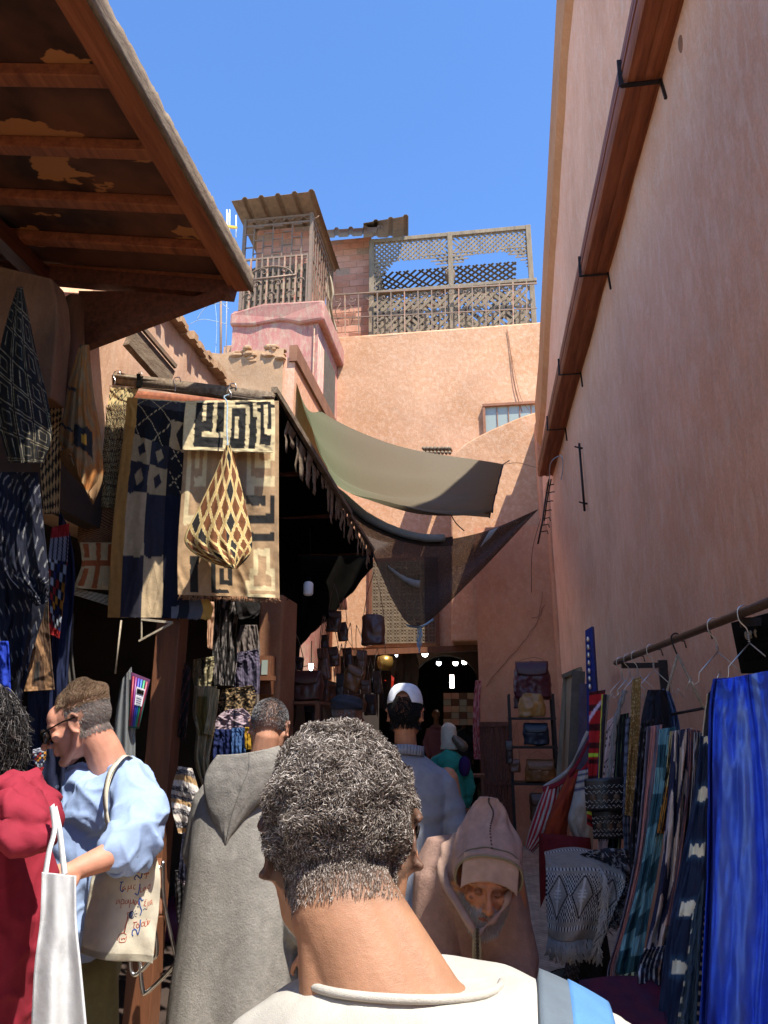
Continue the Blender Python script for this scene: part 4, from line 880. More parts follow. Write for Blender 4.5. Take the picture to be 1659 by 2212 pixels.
def bz(q):
    hl = -.052-.02*sst(.0, .05, abs(q.x)) if q.y < -.02 else 0
    if q.y > .05 and q.z < .06: return (0, 0)
    if q.y > -.03: hl = .0+.01
    hl2 = -.095
    return (.85*sst(hl2, hl2+.05, q.z), hx('2a221f')) if q.y < -.01 or q.z > .02 else (0, 0)
me = shape(me, None, skincol(hx('a3785c'), Hd, bz)); link('body', me, 'skinv', pr)
Hi = Hd.inverted()
def hairzone(q, low=-.075):
    if q.z < low: return False
    if abs(q.x) > .068 and -.035 < q.y < .03 and q.z < .03: return False        # round the ears
    if q.y > .03 and q.z < .075: return False
    if q.y > -.008 and q.z < .012+.5*(q.y+.01): return False
    if q.z < -.03 and abs(q.x) > .062: return False
    return True
rt = roots(me, lambda p: (p-HC).length < .17 and hairzone(Hi @ p), 52000, 3)
R3 = Hd.to_3x3()
def curls(rt, Hinv, R3, fn, seg=8, seed=1):
    """many fine curls as three-sided tubes; fn(q) -> keep, length, radius, curl radius, turns, lean, colour"""
    rn = np.random.RandomState(seed); P = []; N = []; L = []; RR = []; CR = []; TU = []; LE = []; C = []
    for p, n in rt:
        t = fn(Hinv @ p, rn)
        if not t: continue
        P.append(p-n*.001); N.append(n); L.append(t[0]); RR.append(t[1]); CR.append(t[2]); TU.append(t[3]); LE.append(t[4]); C.append(t[5])
    P = np.array(P); N = np.array(N); LE = np.array(LE); L = np.array(L)[:, None]; RR = np.array(RR)[:, None]; CR = np.array(CR)[:, None]; TU = np.array(TU)[:, None]; n = len(P)
    N = N+LE; N /= np.linalg.norm(N, axis=1)[:, None]; ref = rn.normal(size=(n, 3)); A = np.cross(N, ref); A /= np.linalg.norm(A, axis=1)[:, None]; B = np.cross(N, A)
    pts = []
    for i in range(seg+1):
        t = i/seg; e = min(1, t*2.2); an = TU*6.2832*t
        pts.append(P+N*(L*t*.85)+(A*(np.cos(an)-1)+B*np.sin(an))*CR*e+LE*(L*t*t*.5))
    V_ = np.zeros((n, seg+1, 3, 3)); 
    for i in range(seg+1):
        tg = pts[min(i+1, seg)]-pts[max(i-1, 0)]; tg /= np.linalg.norm(tg, axis=1)[:, None]+1e-9; a = np.cross(tg, ref); a /= np.linalg.norm(a, axis=1)[:, None]+1e-9; b_ = np.cross(tg, a); r = RR*(1-.35*i/seg)
        for k in range(3): th = 2.0944*k; V_[:, i, k] = pts[i]+(a*math.cos(th)+b_*math.sin(th))*r
    base = np.arange(n)[:, None, None]*(seg+1)*3; ii = np.arange(seg)[None, :, None]*3; kk = np.arange(3)[None, None, :]; k2 = (kk+1) % 3
    F_ = np.stack([base+ii+kk, base+ii+k2, base+ii+3+k2, base+ii+3+kk], -1).reshape(-1, 4); nv = n*(seg+1)*3
    me_ = bpy.data.meshes.new('hair'); me_.vertices.add(nv); me_.vertices.foreach_set('co', V_.reshape(-1)); nf = len(F_); me_.loops.add(nf*4); me_.loops.foreach_set('vertex_index', F_.reshape(-1).astype(np.int32)); me_.polygons.add(nf); me_.polygons.foreach_set('loop_start', np.arange(0, nf*4, 4, dtype=np.int32)); me_.update(calc_edges=True)
    setcol(me_, np.repeat(np.array(C), (seg+1)*3, axis=0)); me_.polygons.foreach_set('use_smooth', [True]*nf); return me_
def fn1(q, rn):
    low = sst(-.05, .0, q.z); fade = sst(-.082, -.02, q.z)
    if rn.rand() > .12+.88*fade: return None
    cl = nz(q.x*26, q.y*26, q.z*26); tuft = nz(q.x*60+5, q.y*60, q.z*60); g_ = rn.rand()
    L = (.006+.012*low)*(1+.45*cl+.3*tuft)
    c = hx('524740') if g_ < .46 else hx('837970') if g_ < .8 else hx('b8afa6')
    c = mix(mul(c, .75+.5*rn.rand()), hx('8f7462'), .3*(1-fade))
    l1 = R3 @ V(-.35*math.copysign(1, q.x)*min(1, abs(q.x)*30), -.1, -1.1); l2 = R3 @ V(nz(q.x*40, q.y*40, q.z*40)*1.4+rn.uniform(-.3, .3), nz(q.y*40, q.z*40, q.x*40+7)*1.4, nz(q.z*40, q.x*40, q.y*40)*1.4-.2)
    return (L, .00042+.00018*low, (.0022+.002*rn.rand())*low+.0004, .8+rn.rand()*1.2, l1.lerp(l2, low)*.75, c)
me_h = curls(rt, Hi, R3, fn1); oh = bpy.data.objects.new('hair', me_h); COL.objects.link(oh); me_h.materials.append(MATS['hairmat']); oh.parent = pr; oh.matrix_parent_inverse = pr.matrix_basis.inverted()
# t-shirt
ts = MB(); C0 = NB+V(.022, 0, 0)
def tcol(s, z): return None
secs = [(C0.x+.03, C0.y+.05, .9, .19, .125), (C0.x+.03, C0.y+.045, 1.05, .2, .13), (C0.x+.03, C0.y+.03, 1.18, .225, .135), (C0.x+.03, C0.y+.025, 1.26, .225, .13), (C0.x+.025, C0.y+.02, 1.31, .2, .115), (C0.x+.015, C0.y+.02, 1.34, .15, .1), (C0.x+.01, C0.y+.02, 1.358, .105, .085)]
ts.loft(secs, 40, sup=2.2)
for s in (-1, 1): ts.limb([C0+V(.03+s*.14, .03, -.085), C0+V(.03+s*.205, .035, -.115), C0+V(.03+s*.235, .045, -.25)], [.07, .07, .068], 18)
me = fuse(ts, .006, 6); nb2 = C0
me = shape(me, lambda p, n: .004*nz(p.x*16, p.y*16, p.z*9)+rid(p, 7, .006)*sst(0, .04, 1.35-p.z), lambda p, n: mul(hx('b4afa4'), 1+.03*nz(p.x*12, p.z*12)))
link('t_shirt', me, 'linen', pr)
cb = MB(); pts = []
for i in range(33):
    t = 2*math.pi*i/32; pts.append(V(C0.x-.006+.1*math.cos(t), C0.y+.018+.082*math.sin(t), 1.36-.003*math.cos(2*t)+(.0 if math.sin(t) < 0 else -.04*math.sin(t))))
cb.tube(pts[:-1], .0042, 8, hx('b4afa4'), closed=True); cb.build('collar', 'linen', pr)
stp = MB()
def strapfn(u, v, off=0, w0=0, w1=1):
    dx = .105+.06*(w0+(w1-w0)*u); y = C0.y-.12+.27*v; yc = (y-(C0.y+.02))/.115
    return V(C0.x+.03+dx+.012*v, y, 1.372-1.7*dx*dx-.035*abs(yc)**2.2+off)
stp.grid(lambda u, v: strapfn(u, v, .001, .28, .92), 8, 24, lambda u, v: hx('5382b4')); stp.grid(lambda u, v: strapfn(u, v, -.001, -.2, .32), 6, 24, lambda u, v: hx('5f6a73'))
bp_ = thing('backpack', 'light blue and grey bag strap over the nearest man\'s right shoulder', 'bag strap', (C0.x+.15, C0.y, 1.2))
stp.build('strap', 'linen', bp_, True, .012)
# sunglasses of the front man
sg = MB(); 
for s in (-1, 1):
    sg.tube([Hd @ V(s*.088, -.012, .008), Hd @ V(s*.088, .03, .01), Hd @ V(s*.076, .088, .006)], .0028, 6)
    sg.ell(Hd @ V(s*.048, .097, -.003), (.034, .012, .026), R3 @ Matrix.Rotation(-s*.5, 3, 'Z'), 14, 8)
sg.build('sunglasses', 'lens', pr)

# ---------------------------------------------------------------- 2 man in the light blue shirt, facing left
YB = 2.3
hc = at(172, 1563, y=YB); px = hc.x; 
base = V(at(228, 1573, y=YB+.12).x, YB+.1, 0)
pb = person('man in a light blue linen shirt and sunglasses looking down to the left', base)
HB = frame(hc, math.radians(100), math.radians(22), math.radians(0))
hcn = at(238, 1662, y=YB+.05)           # neck base
b = MB(); add_head(b, HB, .97, nose=2.6)
b.limb([HB @ V(0, -.03, -.04), hcn.lerp(hc, .45)+V(.02, 0, 0), hcn, hcn+V(.03, .03, -.1)], [.055, .056, .062, .08], 18)
BY = math.radians(118); T2 = frame(base, BY)     # body turned left and slightly towards the camera
sh = {}
zs = hcn.z-.06
b.loft([(0, .0, z, rx, ry) for z, rx, ry in ((.86, .14, .09), (1.0, .135, .09), (1.2, .16, .1), (1.38, .16, .095), (zs, .1, .06))], M=T2)
SL = at(300, 1795, y=YB-.02); SLp = at(290, 1705, y=YB-.03); EL = at(290, 1852, y=YB-.16); WL = at(165, 1878, y=YB-.33); 
SR = T2 @ V(.18, 0, zs-.06)
EL2 = at(298, 1818, y=YB-.17)
b.limb([SLp, EL2, at(238, 1848, y=YB-.25), WL], [.048, .04, .037, .027], 16); hand(b, WL, (WL-EL2), (.0, 1, -.35), 1.0, .45, side=1)
b.limb([SR, T2 @ V(.22, .1, 1.12), T2 @ V(.1, .36, 1.1)], [.05, .04, .028]); hand(b, T2 @ V(.1, .36, 1.1), T2.to_3x3() @ V(-.2, 1, 0), (0, 0, -1), side=-1)
legs(b, T2, hz=.88, step=.1)
me = fuse(b, .0045, 4)
def bz2(q):
    if q.z < -.045 or (q.y > .04 and q.z < .1) or (q.y > .015 and q.z < .05): return (0, 0)
    return (.75*sst(-.045, .01, q.z)*(1 if q.y < .06 or q.z > .07 else 0), hx('5e4b3c'))
sc2 = skincol(hx('c48a70'), HB, bz2); me = shape(me, None, sc2); link('body', me, 'skinv', pb)
HBi = HB.inverted(); R2 = HB.to_3x3()
def hz2(q): 
    return not (q.y > .04 and q.z < .1) and not (q.y > .015 and q.z < .055) and q.z > -.05 and not (q.y > -.0 and q.z < .03) and not (abs(q.x) > .066 and -.04 < q.y < .02 and q.z < .03)
rt = roots(me, lambda p: (p-hc).length < .16 and hz2(HBi @ p), 14000, 4); mb = MB()
for p, n in rt:
    q = HBi @ p; top = sst(.03, .075, q.z); rn = random.random()
    L = .005+.017*top*(1+1.0*nz(q.x*20, q.y*20, q.z*20)); c = mix(hx('6a5342'), hx('b5997a'), rn) if top > .3 else mix(hx('5a4a3e'), hx('99908a'), rn)
    lean = (R2 @ V(0, -.3, -.9)).lerp(R2 @ V(.5*nz(q.y*30, 1)+random.uniform(-.2, .2), -.45+.6*nz(q.x*25, 5), .35), sst(0, .8, top))
    strand(mb, p-n*.001, n, L, .0008+.0004*top, .002*top, .6, lean*1.2, 5, mul(c, .8+.4*random.random()))
mb.build('hair', 'hairmat', pb)
sg = MB()
for s in (-1, 1):
    sg.tube([HB @ V(s*.083, -.02, .012), HB @ V(s*.083, .02, .013), HB @ V(s*.074, .07, .008), HB @ V(s*.066, .095, .004)], .0024, 6)
    sg.tube([HB @ (V(s*.034+.026*math.cos(t), .105-.012*abs(math.cos(t)), -.002+.02*math.sin(t))) for t in [k*.5236 for k in range(12)]], .0022, 5, closed=True)
sg.tube([HB @ V(-.01, .113, .004), HB @ V(.01, .113, .004)], .002, 5); sgo = sg.build('sunglasses', 'black', pb)
sg = MB()
for s in (-1, 1): sg.ell(HB @ V(s*.038, .1, -.003), (.031, .013, .023), R2 @ Matrix.Rotation(-s*.45, 3, 'Z'), 14, 8)
sg.build('lenses', 'lens', sgo)
# trousers
tr = MB()
for s in (-1, 1): tr.limb([T2 @ V(s*.085, 0, .92), T2 @ V(s*.1, s*.05, .5), T2 @ V(s*.1, s*.1, .1)], [.115, .1, .095], 18)
tr.loft([(0, 0, .88, .18, .13), (0, 0, 1.0, .17, .12), (0, 0, 1.08, .16, .11)], M=T2)
me = fuse(tr, .008, 3); me = shape(me, lambda p, n: noisefold(p, 9, .014, .4), lambda p, n: hx('6a6743')); link('trousers', me, 'cloth', pb)
# shirt
s_ = MB(); Bz = base
s_.loft([(.0, .02, .9, .19, .13), (0, .02, 1.0, .18, .125), (0, .02, 1.15, .185, .13), (0, .015, 1.3, .2, .13), (0, .0, zs-.06, .205, .115), (0, 0, zs+.02, .17, .09), (.0, .005, hcn.z+.0, .1, .08)], 34, M=T2)
s_.limb([SLp+V(0, 0, .0), hcn+V(.035, .01, -.03), hcn+V(.01, .06, -.04)], [.07, .07, .06])
s_.limb([T2 @ V(-.15, 0, zs-.05), SLp, at(308, 1770, y=YB-.11), EL2+V(.0, 0, .0), at(264, 1836, y=YB-.21)], [.085, .078, .072, .07, .06], 20)
s_.limb([T2 @ V(.13, 0, zs-.06), T2 @ V(.2, .06, 1.2), T2 @ V(.18, .22, 1.13)], [.08, .075, .06], 18)
me = fuse(s_, .006, 5)
def shf(p, n):
    e = (p-EL2).length
    a = .004+.009*math.exp(-(e/.12)**2)
    d = a*math.sin(30*(p.x*.6+p.z)+5*nz(p.x*7, p.y*7, p.z*7)) + .004*nz(p.x*8, p.y*8, p.z*8)
    d += rid(V(p.x*1.4+p.z*.6, p.y, p.z), 7, .011)+rid(p+V(3, 1, 2), 14, .006)
    return d
me = shape(me, shf, lambda p, n: mul(hx('94a9cb'), 1+.04*nz(p.x*20, p.z*20))); link('shirt', me, 'creased', pb)
cf = MB(); cuff(cf, at(255, 1840, y=YB-.222), WL-EL2, .055, .02, .008, col=hx('a0b4d4')); cf.build('cuff', 'linen', pb)
cl = MB(); pts = []
T2r = T2.to_3x3()
for i in range(24):
    t = -2.55+5.1*i/23; r = .098; pts.append(hcn+V(0, 0, .012)+T2r @ V(r*math.sin(t)*-1, -r*.85*math.cos(t)+.01, -.01-.07*(1-math.cos(t))*.5+.0))
cl.tube(pts, [.012]*24, 8, hx('9db2d2')); cl.build('collar', 'linen', pb)
bt_ = MB()
for i in range(5):
    z = 1.42-.11*i; c = T2 @ V(-.0, .118+(.02 if z < 1.35 else 0), z); bt_.ell(c, (.006, .006, .006))
bt_.build('buttons', 'white_plastic', pb)
# ---- cotton bag with lettering, on his shoulder
tb = thing('tote_bag', 'cream cotton bag with red and blue hand lettering, hanging from the blue-shirted man\'s shoulder', 'bag', tuple(at(265, 1950, y=YB-.1)))
Lo = [(262, 1790), (205, 1880), (192, 1930), (182, 2000), (174, 2058)]; Ro = [(318, 1800), (344, 1880), (343, 1960), (336, 2020), (330, 2088)]
def bagp(u, v, side=0):
    a = plc(Lo, v); c = plc(Ro, v); q = 1-v; y = YB-.115+side+.02*math.sin(u*7+v*2)*(.3+v*.4)*(1-.3*v)+.007*nz(u*5, v*5)-.03*math.sin(math.pi*u)
    return at(a[0]+(c[0]-a[0])*u, a[1]+(c[1]-a[1])*u+6*math.sin(u*5)*v, y=y)
cream = hx('c6bda6')
m_ = MB(); m_.grid(lambda u, v: bagp(u, v), 50, 60, lambda u, v: cream); m_.grid(lambda u, v: bagp(u, v, .05*math.sin(math.pi*u)**.5*math.sin(math.pi*min(1, v+.1))**.5), 50, 60, lambda u, v: cream); m_.build('bag', 'linen', tb, True, .002)
m_ = MB(); 
for q_ in ([(238, 1800, -.16), (229, 1760, -.17), (231, 1700, -.15), (248, 1655, -.09), (272, 1632, .0), (290, 1645, .1)], [(243, 1830, -.15), (236, 1790, -.16), (226, 1722, -.17), (238, 1668, -.13), (262, 1636, -.02)]):
    ribbon(m_, smoothpts([at(a, c, y=YB+d) for a, c, d in q_]), .022, (.75, -.6, 0), cream)
m_.build('handles', 'linen', tb, True, .002)
basic('ink_blue', hx('2f4f93'), .8, .1, bump=0); basic('ink_red', hx('a8583f'), .8, .15, bump=0); basic('ink_dark', hx('2a3350'), .8, .1, bump=0)
def imgpt(x, y, off=.0012):
    """photo pixel (in the bag's picture) -> on the bag's front surface"""
    a = None; v = .5; u = .5
    for _ in range(12):
        A_ = plc(Lo, v); C_ = plc(Ro, v); u = (x-A_[0])/(C_[0]-A_[0]); yy = A_[1]+(C_[1]-A_[1])*u; v += (y-yy)/280
        v = max(0, min(1, v))
    p = bagp(max(0, min(1, u)), v); return p+V(0, -off, 0)
def zz(x, y): return (280+x*380/1659)/3024*1659, (3300+y*500/2183)/4032*2212
def stroke(name, mat, lines, w=.0022):
    m_ = MB()
    for ln_ in lines:
        P2 = smoothpts([V(a, c, 0) for a, c in ln_], 5) if len(ln_) > 2 else [V(a, c, 0) for a, c in ln_]
        q = [imgpt(*zz(p.x, p.y)) for p in P2]; m_.tube(q, w*.62, 4)
    return m_.build(name, mat, tb)
stroke('blue_letters', 'ink_blue', [
 [(1240, 470), (1205, 690), (1130, 640), (1095, 690), (1110, 720)], [(845, 745), (905, 740)], [(875, 745), (850, 850), (880, 905), (915, 870)],
 [(1190, 790), (1155, 975), (1100, 950)], [(1165, 1150), (1175, 1060), (1200, 1040), (1215, 1080), (1245, 1070)], [(1175, 1060), (1190, 1180), (1215, 1260), (1190, 1345)], [(1195, 1420), (1185, 1560), (1150, 1680), (1120, 1590), (1065, 1590), (1050, 1660), (1070, 1690)]], .0028)
stroke('dark_letters', 'ink_dark', [[(730, 660), (780, 550)], [(810, 530), (830, 650), (865, 540), (870, 640)], [(960, 545), (910, 560), (920, 625), (990, 630)], [(1010, 1270), (1005, 1370)], [(1045+45*math.cos(t), 1320+60*math.sin(t)) and (1045+45*math.cos(t), 1320+62*math.sin(t)) for t in [k*.7 for k in range(10)]], [(1100, 1270), (1112, 1250)], [(1105, 1305), (1140, 1305)], [(1105, 1345), (1125, 1365)], [(1140, 1180), (1170, 1190)], [(1240, 1255), (1270, 1230), (1300, 1250)]], .0018)
stroke('red_letters', 'ink_red', [
 [(1045, 540), (1015, 560), (1010, 620), (1060, 600), (1065, 550), (1045, 540)], [(960, 560), (985, 545), (990, 600)], [(1180, 500), (1130, 520), (1120, 570), (1140, 600), (1190, 590)], [(1160, 470), (1165, 455)],
 [(1265, 530), (1260, 630), (1300, 600), (1310, 540), (1300, 650), (1285, 710)], [(1340, 520), (1320, 540), (1325, 620), (1345, 600)],
 [(930, 820), (895, 840), (890, 890), (930, 850), (940, 880)], [(975, 915), (990, 810), (985, 860), (1030, 850), (1035, 800), (1040, 870)], [(1110, 800), (1080, 820), (1080, 870), (1110, 880)],
 [(1205, 850), (1195, 940), (1225, 920)], [(1290, 850), (1240, 880), (1245, 920), (1285, 870), (1300, 910)], [(1375, 800), (1325, 840), (1330, 885), (1360, 860), (1350, 810)],
 [(835, 1040), (785, 1060), (785, 1110), (835, 1060), (840, 1110)], [(860, 1190), (870, 1050), (910, 1050), (910, 1110), (870, 1110)], [(950, 1050), (935, 1110), (970, 1110), (985, 1050), (990, 1110)], [(1005, 1195), (1025, 1050), (1020, 1110), (1060, 1110), (1075, 1050), (1080, 1130)], [(1110, 1070), (1090, 1130), (1125, 1140), (1135, 1090), (1160, 1150)],
 [(1290, 1100), (1265, 1110), (1275, 1140), (1255, 1170), (1290, 1185)], [(1280, 1085), (1295, 1065)], [(1320, 1110), (1310, 1190), (1300, 1250)], [(1340, 1100), (1335, 1180), (1350, 1170)], [(1395, 1080), (1360, 1110), (1365, 1165), (1390, 1110), (1395, 1165)],
 [(1070, 1455), (1140, 1450)], [(1095, 1455), (1080, 1550), (1100, 1560)], [(1150, 1480), (1125, 1520), (1140, 1560), (1175, 1530), (1150, 1480)], [(1245, 1460), (1215, 1490), (1220, 1540), (1260, 1510), (1245, 1460)], [(1275, 1450), (1270, 1540), (1310, 1520), (1310, 1440)], [(1295, 1430), (1310, 1410)], [(1330, 1440), (1320, 1520), (1360, 1440)],
 [(1000, 1275), (968, 1280), (975, 1350), (905, 1620)], [(985, 1340), (920, 1620)], [(800, 1725), (835, 1640), (900, 1615), (955, 1650)], [(840, 1690), (835, 1760), (935, 1770), (955, 1670)], [(870, 1700), (880, 1730), (900, 1700)], [(910, 1700), (920, 1730), (935, 1700)]], .0019)
m_ = MB(); m_.ell(imgpt(*zz(1035, 1315)), (.006, .003, .008)); m_.build('eye_pupil', 'ink_dark', tb)

# ---------------------------------------------------------------- 3 person in red with the white bag
YR = 1.75
pc = person('person with black curly hair in a dark red hooded jacket at the left edge', at(10, 1573, y=YR)*1)
hc3 = at(-56, 1592, y=YR-.02); H3 = frame(hc3, math.radians(40), math.radians(20))
nb3 = at(-88, 1735, y=YR); b = MB(); add_head(b, H3, .98)
b.limb([H3 @ V(0, -.03, -.04), nb3+V(.02, 0, 0), nb3+V(0, .02, -.1)], [.05, .055, .08]); T3 = frame((nb3.x, nb3.y+.02, 0), math.radians(40))
b.loft([(0, 0, z, rx, ry) for z, rx, ry in ((.8, .14, .1), (1.0, .12, .09), (1.2, .15, .1), (nb3.z-.06, .12, .07))], M=T3); legs(b, T3, hz=.84)
for s in (-1, 1): b.limb([T3 @ V(s*.14, 0, nb3.z-.1), T3 @ V(s*.18, 0, nb3.z-.38), T3 @ V(s*.17, .15, nb3.z-.55)], [.045, .038, .028]); hand(b, T3 @ V(s*.17, .15, nb3.z-.55), (0, .4, -1), (-s, 0, 0), side=s)
me = fuse(b, .006, 4); me = shape(me, None, skincol(hx('8f5f45'), H3)); link('body', me, 'skinv', pc)
H3i = H3.inverted(); mb = MB()
rt = roots(me, lambda p: (p-hc3).length < .17 and (H3i @ p).z > -.07 and ((H3i @ p).y < .03 or (H3i @ p).z > .06), 3800, 9)
for p, n in rt:
    q = H3i @ p; c = mul(hx('1b1715'), .7+.7*random.random()) if random.random() < .82 else hx('6c6662')
    strand(mb, p, n, .05+.02*random.random(), .0016, .009, 1.0+random.random()*.8, V(random.uniform(-.3, .3), random.uniform(-.3, .3), -.75), 10, c)
mb.build('hair', 'hairmat', pc)
j = MB(); zr = nb3.z
j.loft([(0, .02, .55, .22, .18), (0, .02, .8, .21, .17), (0, .01, 1.0, .2, .16), (0, 0, 1.2, .19, .14), (0, 0, zr-.12, .18, .12), (0, 0, zr-.06, .15, .1), (0, 0, zr-.03, .09, .08)], 30, M=T3)
for s in (-1, 1): j.limb([T3 @ V(s*.13, 0, zr-.12), T3 @ V(s*.19, .0, zr-.36), T3 @ V(s*.18, .12, zr-.56)], [.075, .07, .06], 18)
me = fuse(j, .007, 4); red = hx('88202f')
me = shape(me, lambda p, n: .012*math.sin(17*(p.x+.8*p.y)+3*nz(p.x*5, p.y*5, p.z*3))*sst(1.35, .9, p.z)+.01*nz(p.x*9, p.y*9, p.z*6)+rid(p, 5, .014, .5)+rid(p+V(2, 2, 2), 11, .006), lambda p, n: mul(red, 1+.08*nz(p.x*6, p.z*6))); link('jacket', me, 'creased', pc)
# hood lying on the shoulders: overlapping rolls of cloth
h = MB()
hcx = at(52, 1735, y=YR-.1)
def roll(pts, rs, n=12): h.limb(smoothpts([at(x, y, y=YR+d) for x, y, d in pts], 5), [rs[min(int(i/5), len(rs)-1)] for i in range((len(pts)-1)*5+1)], n)
roll([(-50, 1765, -.12), (-15, 1725, -.1), (30, 1698, -.07), (68, 1706, -.05), (92, 1745, -.08), (104, 1785, -.14)], [.026, .032, .034, .03, .026])
roll([(-50, 1795, -.17), (0, 1785, -.2), (45, 1805, -.21), (84, 1815, -.2), (106, 1796, -.17), (108, 1770, -.13)], [.03, .032, .03, .026, .022])
roll([(-45, 1775, -.17), (5, 1745, -.2), (48, 1758, -.2), (84, 1786, -.19)], [.026, .03, .028, .022])
roll([(5, 1718, -.14), (44, 1726, -.17), (76, 1755, -.17), (98, 1790, -.16)], [.026, .03, .026, .02])
h.ell(at(35, 1757, y=YR-.1), (.08, .07, .05))
me = fuse(h, .005, 2); me = shape(me, lambda p, n: .004*math.sin(60*(p.z+p.x*.7)+6*nz(p.x*8, p.y*8, p.z*8))+rid(p, 9, .012)+rid(p+V(5, 1, 1), 17, .006), lambda p, n: mul(hx('8c2434'), 1+.08*nz(p.x*9, p.z*9))); link('hood', me, 'creased', pc)
wb = thing('white_bag', 'plain white cotton shopping bag on thin straps beside the red jacket', 'bag', tuple(at(125, 2050, y=YR-.28)))
Lw = [(92, 1884), (88, 1990), (76, 2090), (68, 2240)]; Rw = [(163, 1892), (164, 1990), (174, 2090), (190, 2260)]
m_ = MB(); wcol = hx('c2c2c0')
for sd in (0, .035): m_.grid(lambda u, v: (lambda a, c: at(a[0]+(c[0]-a[0])*u, a[1]+(c[1]-a[1])*u, y=YR-.3+sd*math.sin(math.pi*u)**.4*(.4+.6*v)+.012*math.sin(u*9+2*v)*(.3+v)+.004*nz(u*4, v*4)))(plc(Lw, v), plc(Rw, v)), 36, 60, lambda u, v: wcol)
m_.build('bag', 'linen', wb, True, .003); m_ = MB()
for q in ([(98, 1888), (106, 1840), (118, 1790), (112, 1740)], [(140, 1890), (134, 1840), (128, 1790), (118, 1745)]):
    ribbon(m_, smoothpts([at(x, y, y=YR-.29+.0005*(1890-y)) for x, y in q]), .012, (1, -.3, 0), wcol)
m_.build('handles', 'linen', wb, True, .002)

# ---------------------------------------------------------------- 4 man in the grey robe, from behind
YD = 3.25
hc4 = at(582, 1570, y=YD); base4 = V(at(548, 1573, y=YD+.02).x, YD+.02, 0)
pd_ = person('man with short greying hair seen from behind in a long grey hooded robe', base4)
H4 = frame(hc4, math.radians(8), math.radians(14), math.radians(4)); b = MB(); add_head(b, H4, 1.0)
n4 = V(hc4.x-.02, YD-.02, at(580, 1645, y=YD).z); T4 = frame(base4, math.radians(8))
b.limb([H4 @ V(0, -.03, -.04), n4, n4+V(-.02, .02, -.1)], [.053, .058, .08]); b.loft([(0, 0, z, rx, ry) for z, rx, ry in ((.8, .14, .1), (1.0, .13, .09), (1.25, .17, .1), (n4.z-.1, .15, .08))], M=T4); legs(b, T4, hz=.86)
WR = at(662, 2055, y=YD-.1); ER = at(632, 1900, y=YD+.02); b.limb([T4 @ V(.19, 0, n4.z-.12), ER, WR], [.05, .04, .027]); hand(b, WR, V(.05, .1, -1), V(-.5, .9, 0), 1.0, .7, side=-1)
b.limb([T4 @ V(-.17, 0, n4.z-.12), T4 @ V(-.2, .05, 1.1), T4 @ V(-.17, .25, .95)], [.05, .04, .028]); hand(b, T4 @ V(-.17, .25, .95), (0, 1, -.4), (1, 0, 0), side=-1)
me = fuse(b, .0045, 4)
def bz4(q):
    if q.y > .06 and q.z < .07: return (0, 0)
    t = sst(-.06, .045, q.z)*(1 if not (q.y > 0 and q.z < .01) else 0); return (.85*t, hx('4a4542'))
me = shape(me, None, skincol(hx('b98568'), H4, bz4)); link('body', me, 'skinv', pd_)
H4i = H4.inverted(); mb = MB(); R4 = H4.to_3x3()
for p, n in roots(me, lambda p: (p-hc4).length < .15 and (H4i @ p).z > -.02 and not ((H4i @ p).y > .06 and (H4i @ p).z < .07) and not (abs((H4i @ p).x) > .07 and (H4i @ p).z < .03), 5200, 12):
    q = H4i @ p; t = sst(-.01, .06, q.z); c = hx('332e2c') if random.random() < .45 else hx('9c9a9a')
    strand(mb, p-n*.001, n, .005+.009*t, .0011, .001, .5, R4 @ V(0, -.2, -.3), 3, c)
mb.build('hair', 'hairmat', pd_)
r = MB(); zn = n4.z-.03
r.loft([(.04, .02, .05, .33, .28), (.03, .02, .5, .3, .25), (.02, .01, .85, .265, .22), (.01, 0, 1.1, .245, .19), (0, 0, 1.25, .235, .165), (0, 0, zn-.13, .225, .145), (.0, 0, zn-.06, .19, .12), (.01, 0, zn-.02, .12, .09), (.015, 0, zn+.0, .085, .08)], 36, M=T4, sup=2.1)
r.limb([T4 @ V(.17, 0, zn-.13), ER+V(.0, 0, 0), WR+V(0, 0, .07)], [.1, .095, .085], 18); r.limb([T4 @ V(-.15, 0, zn-.13), T4 @ V(-.195, .05, 1.1), T4 @ V(-.17, .22, .96)], [.09, .085, .08], 18)
me = fuse(r, .008, 5)
def rf(p, n):
    q = p-base4; lo = sst(1.45, .6, p.z); return (.018*lo+.003)*math.sin(20*q.x+9*q.y+2.5*nz(p.x*2, p.y*2, p.z*1.2)+1) + .006*nz(p.x*9, p.y*9, p.z*5)
gc = hx('8d887f')
def wool(p, n): return mul(gc, 1+.06*math.sin(p.z*420+3*math.sin(p.x*160))+.1*nz(p.x*40, p.y*40, p.z*12))
me = shape(me, rf, wool); link('robe', me, 'wool', pd_)
# hood hanging down the back: pointed cloth bag
hd = MB(); tip = at(487, 1817, y=YD-.2)
hl = at(440, 1690, y=YD-.12); hr = at(600, 1660, y=YD-.16); hm = at(470, 1640, y=YD-.1)
def hoodf(u, v):
    x0, y0 = plc([(470, 1632), (448, 1665), (441, 1700), (455, 1760), (484, 1818)], v); x1, y1 = plc([(602, 1612), (618, 1650), (592, 1695), (540, 1755), (491, 1820)], v)
    bul = math.sin(math.pi*u)**.7; return at(x0+(x1-x0)*u, y0+(y1-y0)*u+5*math.sin(math.pi*u), y=YD-.125-.05*bul*(1-v*.5)-.02*math.sin(v*3)+.003*nz(u*9, v*9))
hd.grid(hoodf, 40, 44, lambda u, v: wool(hoodf(u, v), None)); hd.grid(lambda u, v: hoodf(u, v)+V(0, .05*math.sin(math.pi*v), 0), 16, 20, lambda u, v: mul(gc, .9))
hd.build('hood', 'wool', pd_, True, .009)
